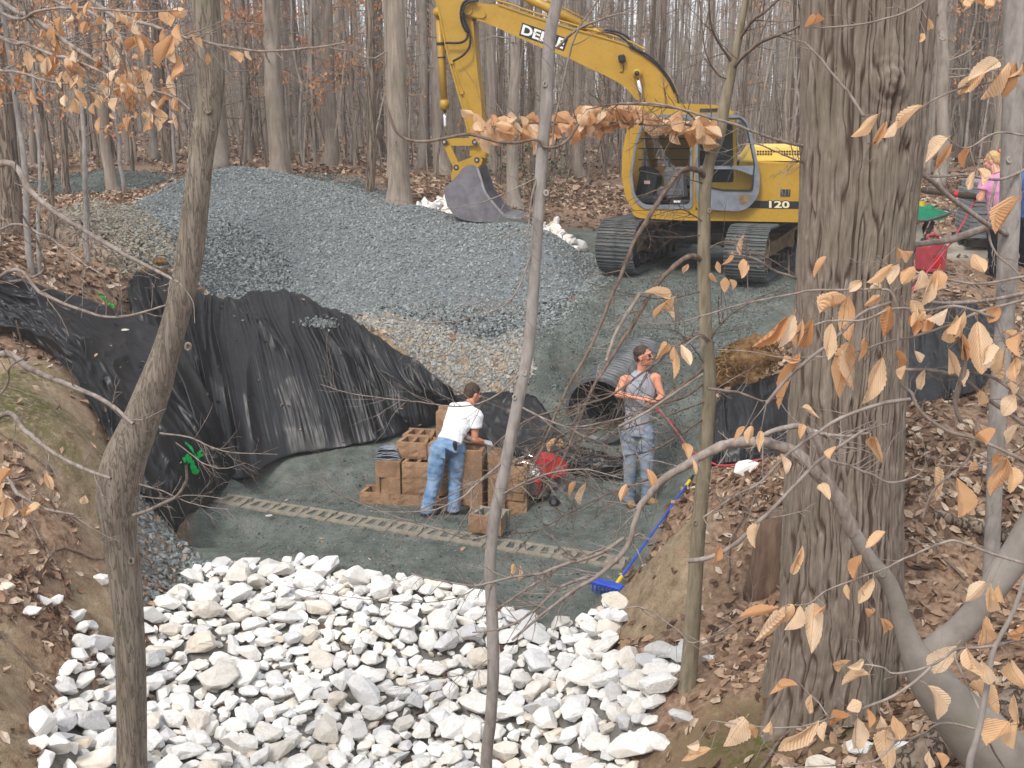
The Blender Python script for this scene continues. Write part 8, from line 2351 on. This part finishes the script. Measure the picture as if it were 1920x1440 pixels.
LV8 = [(760, 680, 570, 720, 40), (830, 670, 700, 760, 50), (790, 720, 645, 870, 60), (860, 670, 785, 790, 60), (930, 660, 905, 870, 70), (980, 670, 930, 720, 40), (660, 290, 635, 370, 50), (480, 385, 440, 470, 40), (870, 385, 820, 510, 40), (1170, 400, 1280, 355, 60), (1150, 430, 1110, 550, 50), (1205, 540, 1120, 630, 45), (1080, 570, 1095, 645, 30), (1210, 705, 1185, 745, 40), (1240, 730, 1300, 790, 50), (1100, 930, 1030, 970, 40), (1160, 930, 1080, 960, 40), (1190, 1000, 1050, 1030, 40), (850, 1050, 710, 1070, 50), (915, 1090, 900, 1180, 40), (1150, 1130, 1080, 1160, 50),
       (600, 1205, 490, 1340, 110), (620, 1230, 640, 1320, 40), (720, 1215, 715, 1285, 50), (380, 1320, 330, 1335, 40), (440, 1350, 300, 1410, 50), (950, 1210, 750, 1370, 60), (975, 1220, 980, 1340, 40), (1100, 1190, 990, 1240, 50), (1130, 1200, 1110, 1340, 90), (1180, 1160, 1180, 1250, 40), (1300, 1190, 1340, 1300, 60), (1240, 1190, 1220, 1260, 50), (1270, 1260, 1260, 1440, 80), (1460, 1050, 1540, 1200, 60), (1600, 860, 1490, 1010, 110), (1650, 870, 1700, 1020, 90), (1660, 1040, 1790, 1160, 90), (1740, 560, 1640, 660, 60), (1760, 560, 1750, 720, 70), (1800, 570, 1830, 650, 50),
       (1740, 720, 1700, 860, 90), (1850, 1220, 1760, 1350, 110), (1890, 1220, 1900, 1360, 70), (1470, 1360, 1460, 1440, 50), (1500, 1370, 1540, 1440, 50), (1860, 940, 1900, 1060, 70), (1720, 930, 1760, 1050, 60), (1900, 760, 1840, 800, 60), (1870, 1090, 1910, 1190, 50)]
for L_, zf in ((LV7, Z7), (LV6, Z6), (LV8, Z8)):
    for a, b, c_, d_, w in L_:
        (bx, by), (tx, ty) = zf([(a, b), (c_, d_)])
        # hang each leaf at the depth of the twig it grows from
        rb_ = ray(bx, by); dv = NB + o0 - np.array((0, 0, EYE)); tt_ = dv[:, 1] / rb_[1]
        miss = np.linalg.norm(dv - tt_[:, None] * rb_[None], axis=1); k = int(np.argmin(miss)); Y = float(dv[k, 1]) - .015
        base = PY(bx, by, Y)
        if miss[k] > .012:
            limb(mb, NB[k], base - o0 - NB[k], np.linalg.norm(base - o0 - NB[k]), .0015, .0008, 4, .05, 0, rg, 4)
        put_leaf(e, base, PY(tx, ty, Y + rnd.gauss(0, .03)), w / 2.526 / FPX * Y * 1.12)
mb.build('crown', M['twig'], e, smooth=True)

# beech boughs reaching in from the left
ne = np.array((-3.1, 5.3, float(gh(-3.1, 5.3)))); e = empty('beech_tree', ne, 'grey beech at the left reaching thin boughs with orange leaves into view', 'tree'); o0 = np.array(e.location)
mbt = MB(); z = np.linspace(-.2, 7, 20); tube(mbt, np.column_stack((.02 * z, 0 * z, z)), .085 * (1 - .1 * z), 14, lump=.05); mbt.build('trunk', M['beech'], e, smooth=True)
mb = MB(); rg = np.random.default_rng(27); stem = lambda zz: np.array((-3.1 + .02 * zz, 5.3, zz))
Z3 = lambda pts: zc(pts, 0, 0, 2.526); LB = []
for zz, seq, r0, r1, nt_ in ((3.1, [(0, 665), (60, 690), (130, 720), (200, 752), (250, 795)], .017, .008, 6), (2.5, [(0, 782), (50, 812), (90, 842), (150, 876), (208, 897)], .014, .007, 5), (4.0, [(0, 308), (60, 365), (130, 420), (210, 470), (300, 515), (335, 530)], .016, .006, 7), (3.3, [(10, 510), (80, 552), (170, 585), (230, 590), (312, 572)], .01, .004, 6), (2.0, [(0, 905), (40, 925), (90, 955), (140, 965)], .01, .005, 5),
                             (5.6, Z3([(0, 0), (150, 80), (300, 190), (450, 290), (560, 350), (640, 400), (700, 420), (830, 470), (900, 520)]), .012, .004, 12), (5.9, Z3([(430, 0), (560, 70), (700, 110), (820, 150), (920, 170), (1060, 210), (1250, 240), (1500, 220), (1640, 200)]), .01, .003, 10), (5.2, Z3([(0, 180), (120, 220), (250, 290), (350, 310), (520, 380), (650, 480), (760, 570)]), .01, .003, 10), (4.7, Z3([(0, 330), (200, 380), (400, 400), (560, 470)]), .008, .003, 8), (5.8, Z3([(200, -40), (420, 60), (560, 180), (600, 330), (640, 380)]), .009, .003, 8), (5.5, Z3([(0, 60), (200, 60), (420, 50), (640, 60), (840, 50)]), .008, .003, 8), (3.6, [(0, 430), (80, 440), (150, 490), (200, 520)], .007, .003, 6), (3.7, [(60, 520), (75, 470), (40, 400), (20, 370), (30, 300)], .006, .003, 4), (2.9, [(0, 740), (20, 690), (50, 670), (40, 640), (30, 600)], .006, .003, 4)):
    P3 = np.vstack((stem(zz)[None], line3(seq, 5.2, 4.7))); c = branchy(mb, P3 - o0, r0 * 1.15, r1, rg, nt_, .3); LB.append(c[12:])
LBc = np.concatenate([c for c in LB[5:11]])
n = 0
while n < 125:
    k = rnd.randrange(len(LBc)); b = LBc[k] + o0 + np.array((rnd.gauss(0, .05), rnd.gauss(0, .05), rnd.gauss(-.01, .03)))
    u = 960 + FPX * (b[0] / (b[1] * CP - (b[2] - EYE) * SP))
    if u > 470 or (u > 330 and rnd.random() < .75): continue
    ln = rnd.uniform(.045, .085); t = b + np.array((rnd.gauss(0, .35), rnd.gauss(0, .3), -1 + rnd.gauss(0, .25))) * ln * .9; put_leaf(e, b, t, ln * rnd.uniform(.4, .6)); n += 1
for bx, by, tx, ty, w in [(0, 900, 12, 948, 30), (15, 932, 5, 968, 30), (84, 888, 96, 918, 24), (76, 945, 60, 968, 26), (52, 950, 45, 968, 20), (160, 928, 152, 948, 14), (20, 880, 0, 905, 20), (325, 62, 300, 130, 24), (330, 100, 318, 150, 26), (318, 140, 332, 180, 16), (432, 95, 446, 122, 22), (430, 20, 432, 40, 12), (250, 60, 262, 118, 20), (258, 70, 240, 100, 20), (345, 16, 330, 36, 24), (300, 20, 318, 52, 24)]:
    put_leaf(e, PY(bx, by, 4.85), PY(tx, ty, 4.85), w / FPX * 4.85)
mb.build('crown', M['twig'], e, smooth=True)

# ------------------------------------------------------------------ thin winter haze between the trunks
mb = MB(); box(mb, (0, 140, 17), (490, 400, 38))
hm = bpy.data.materials.new('haze_air'); hm.use_nodes = True
hn = hm.node_tree; hn.nodes.remove(hn.nodes['Principled BSDF'])
pv = hn.nodes.new('ShaderNodeVolumePrincipled'); pv.inputs['Color'].default_value = (.93, .94, .96, 1); pv.inputs['Density'].default_value = .0025; pv.inputs['Anisotropy'].default_value = .2
hn.links.new(pv.outputs[0], hn.nodes['Material Output'].inputs['Volume'])
hz = mb.build('haze', hm); tag(hz, kind='stuff'); hz['label'] = 'thin pale haze between the trees'
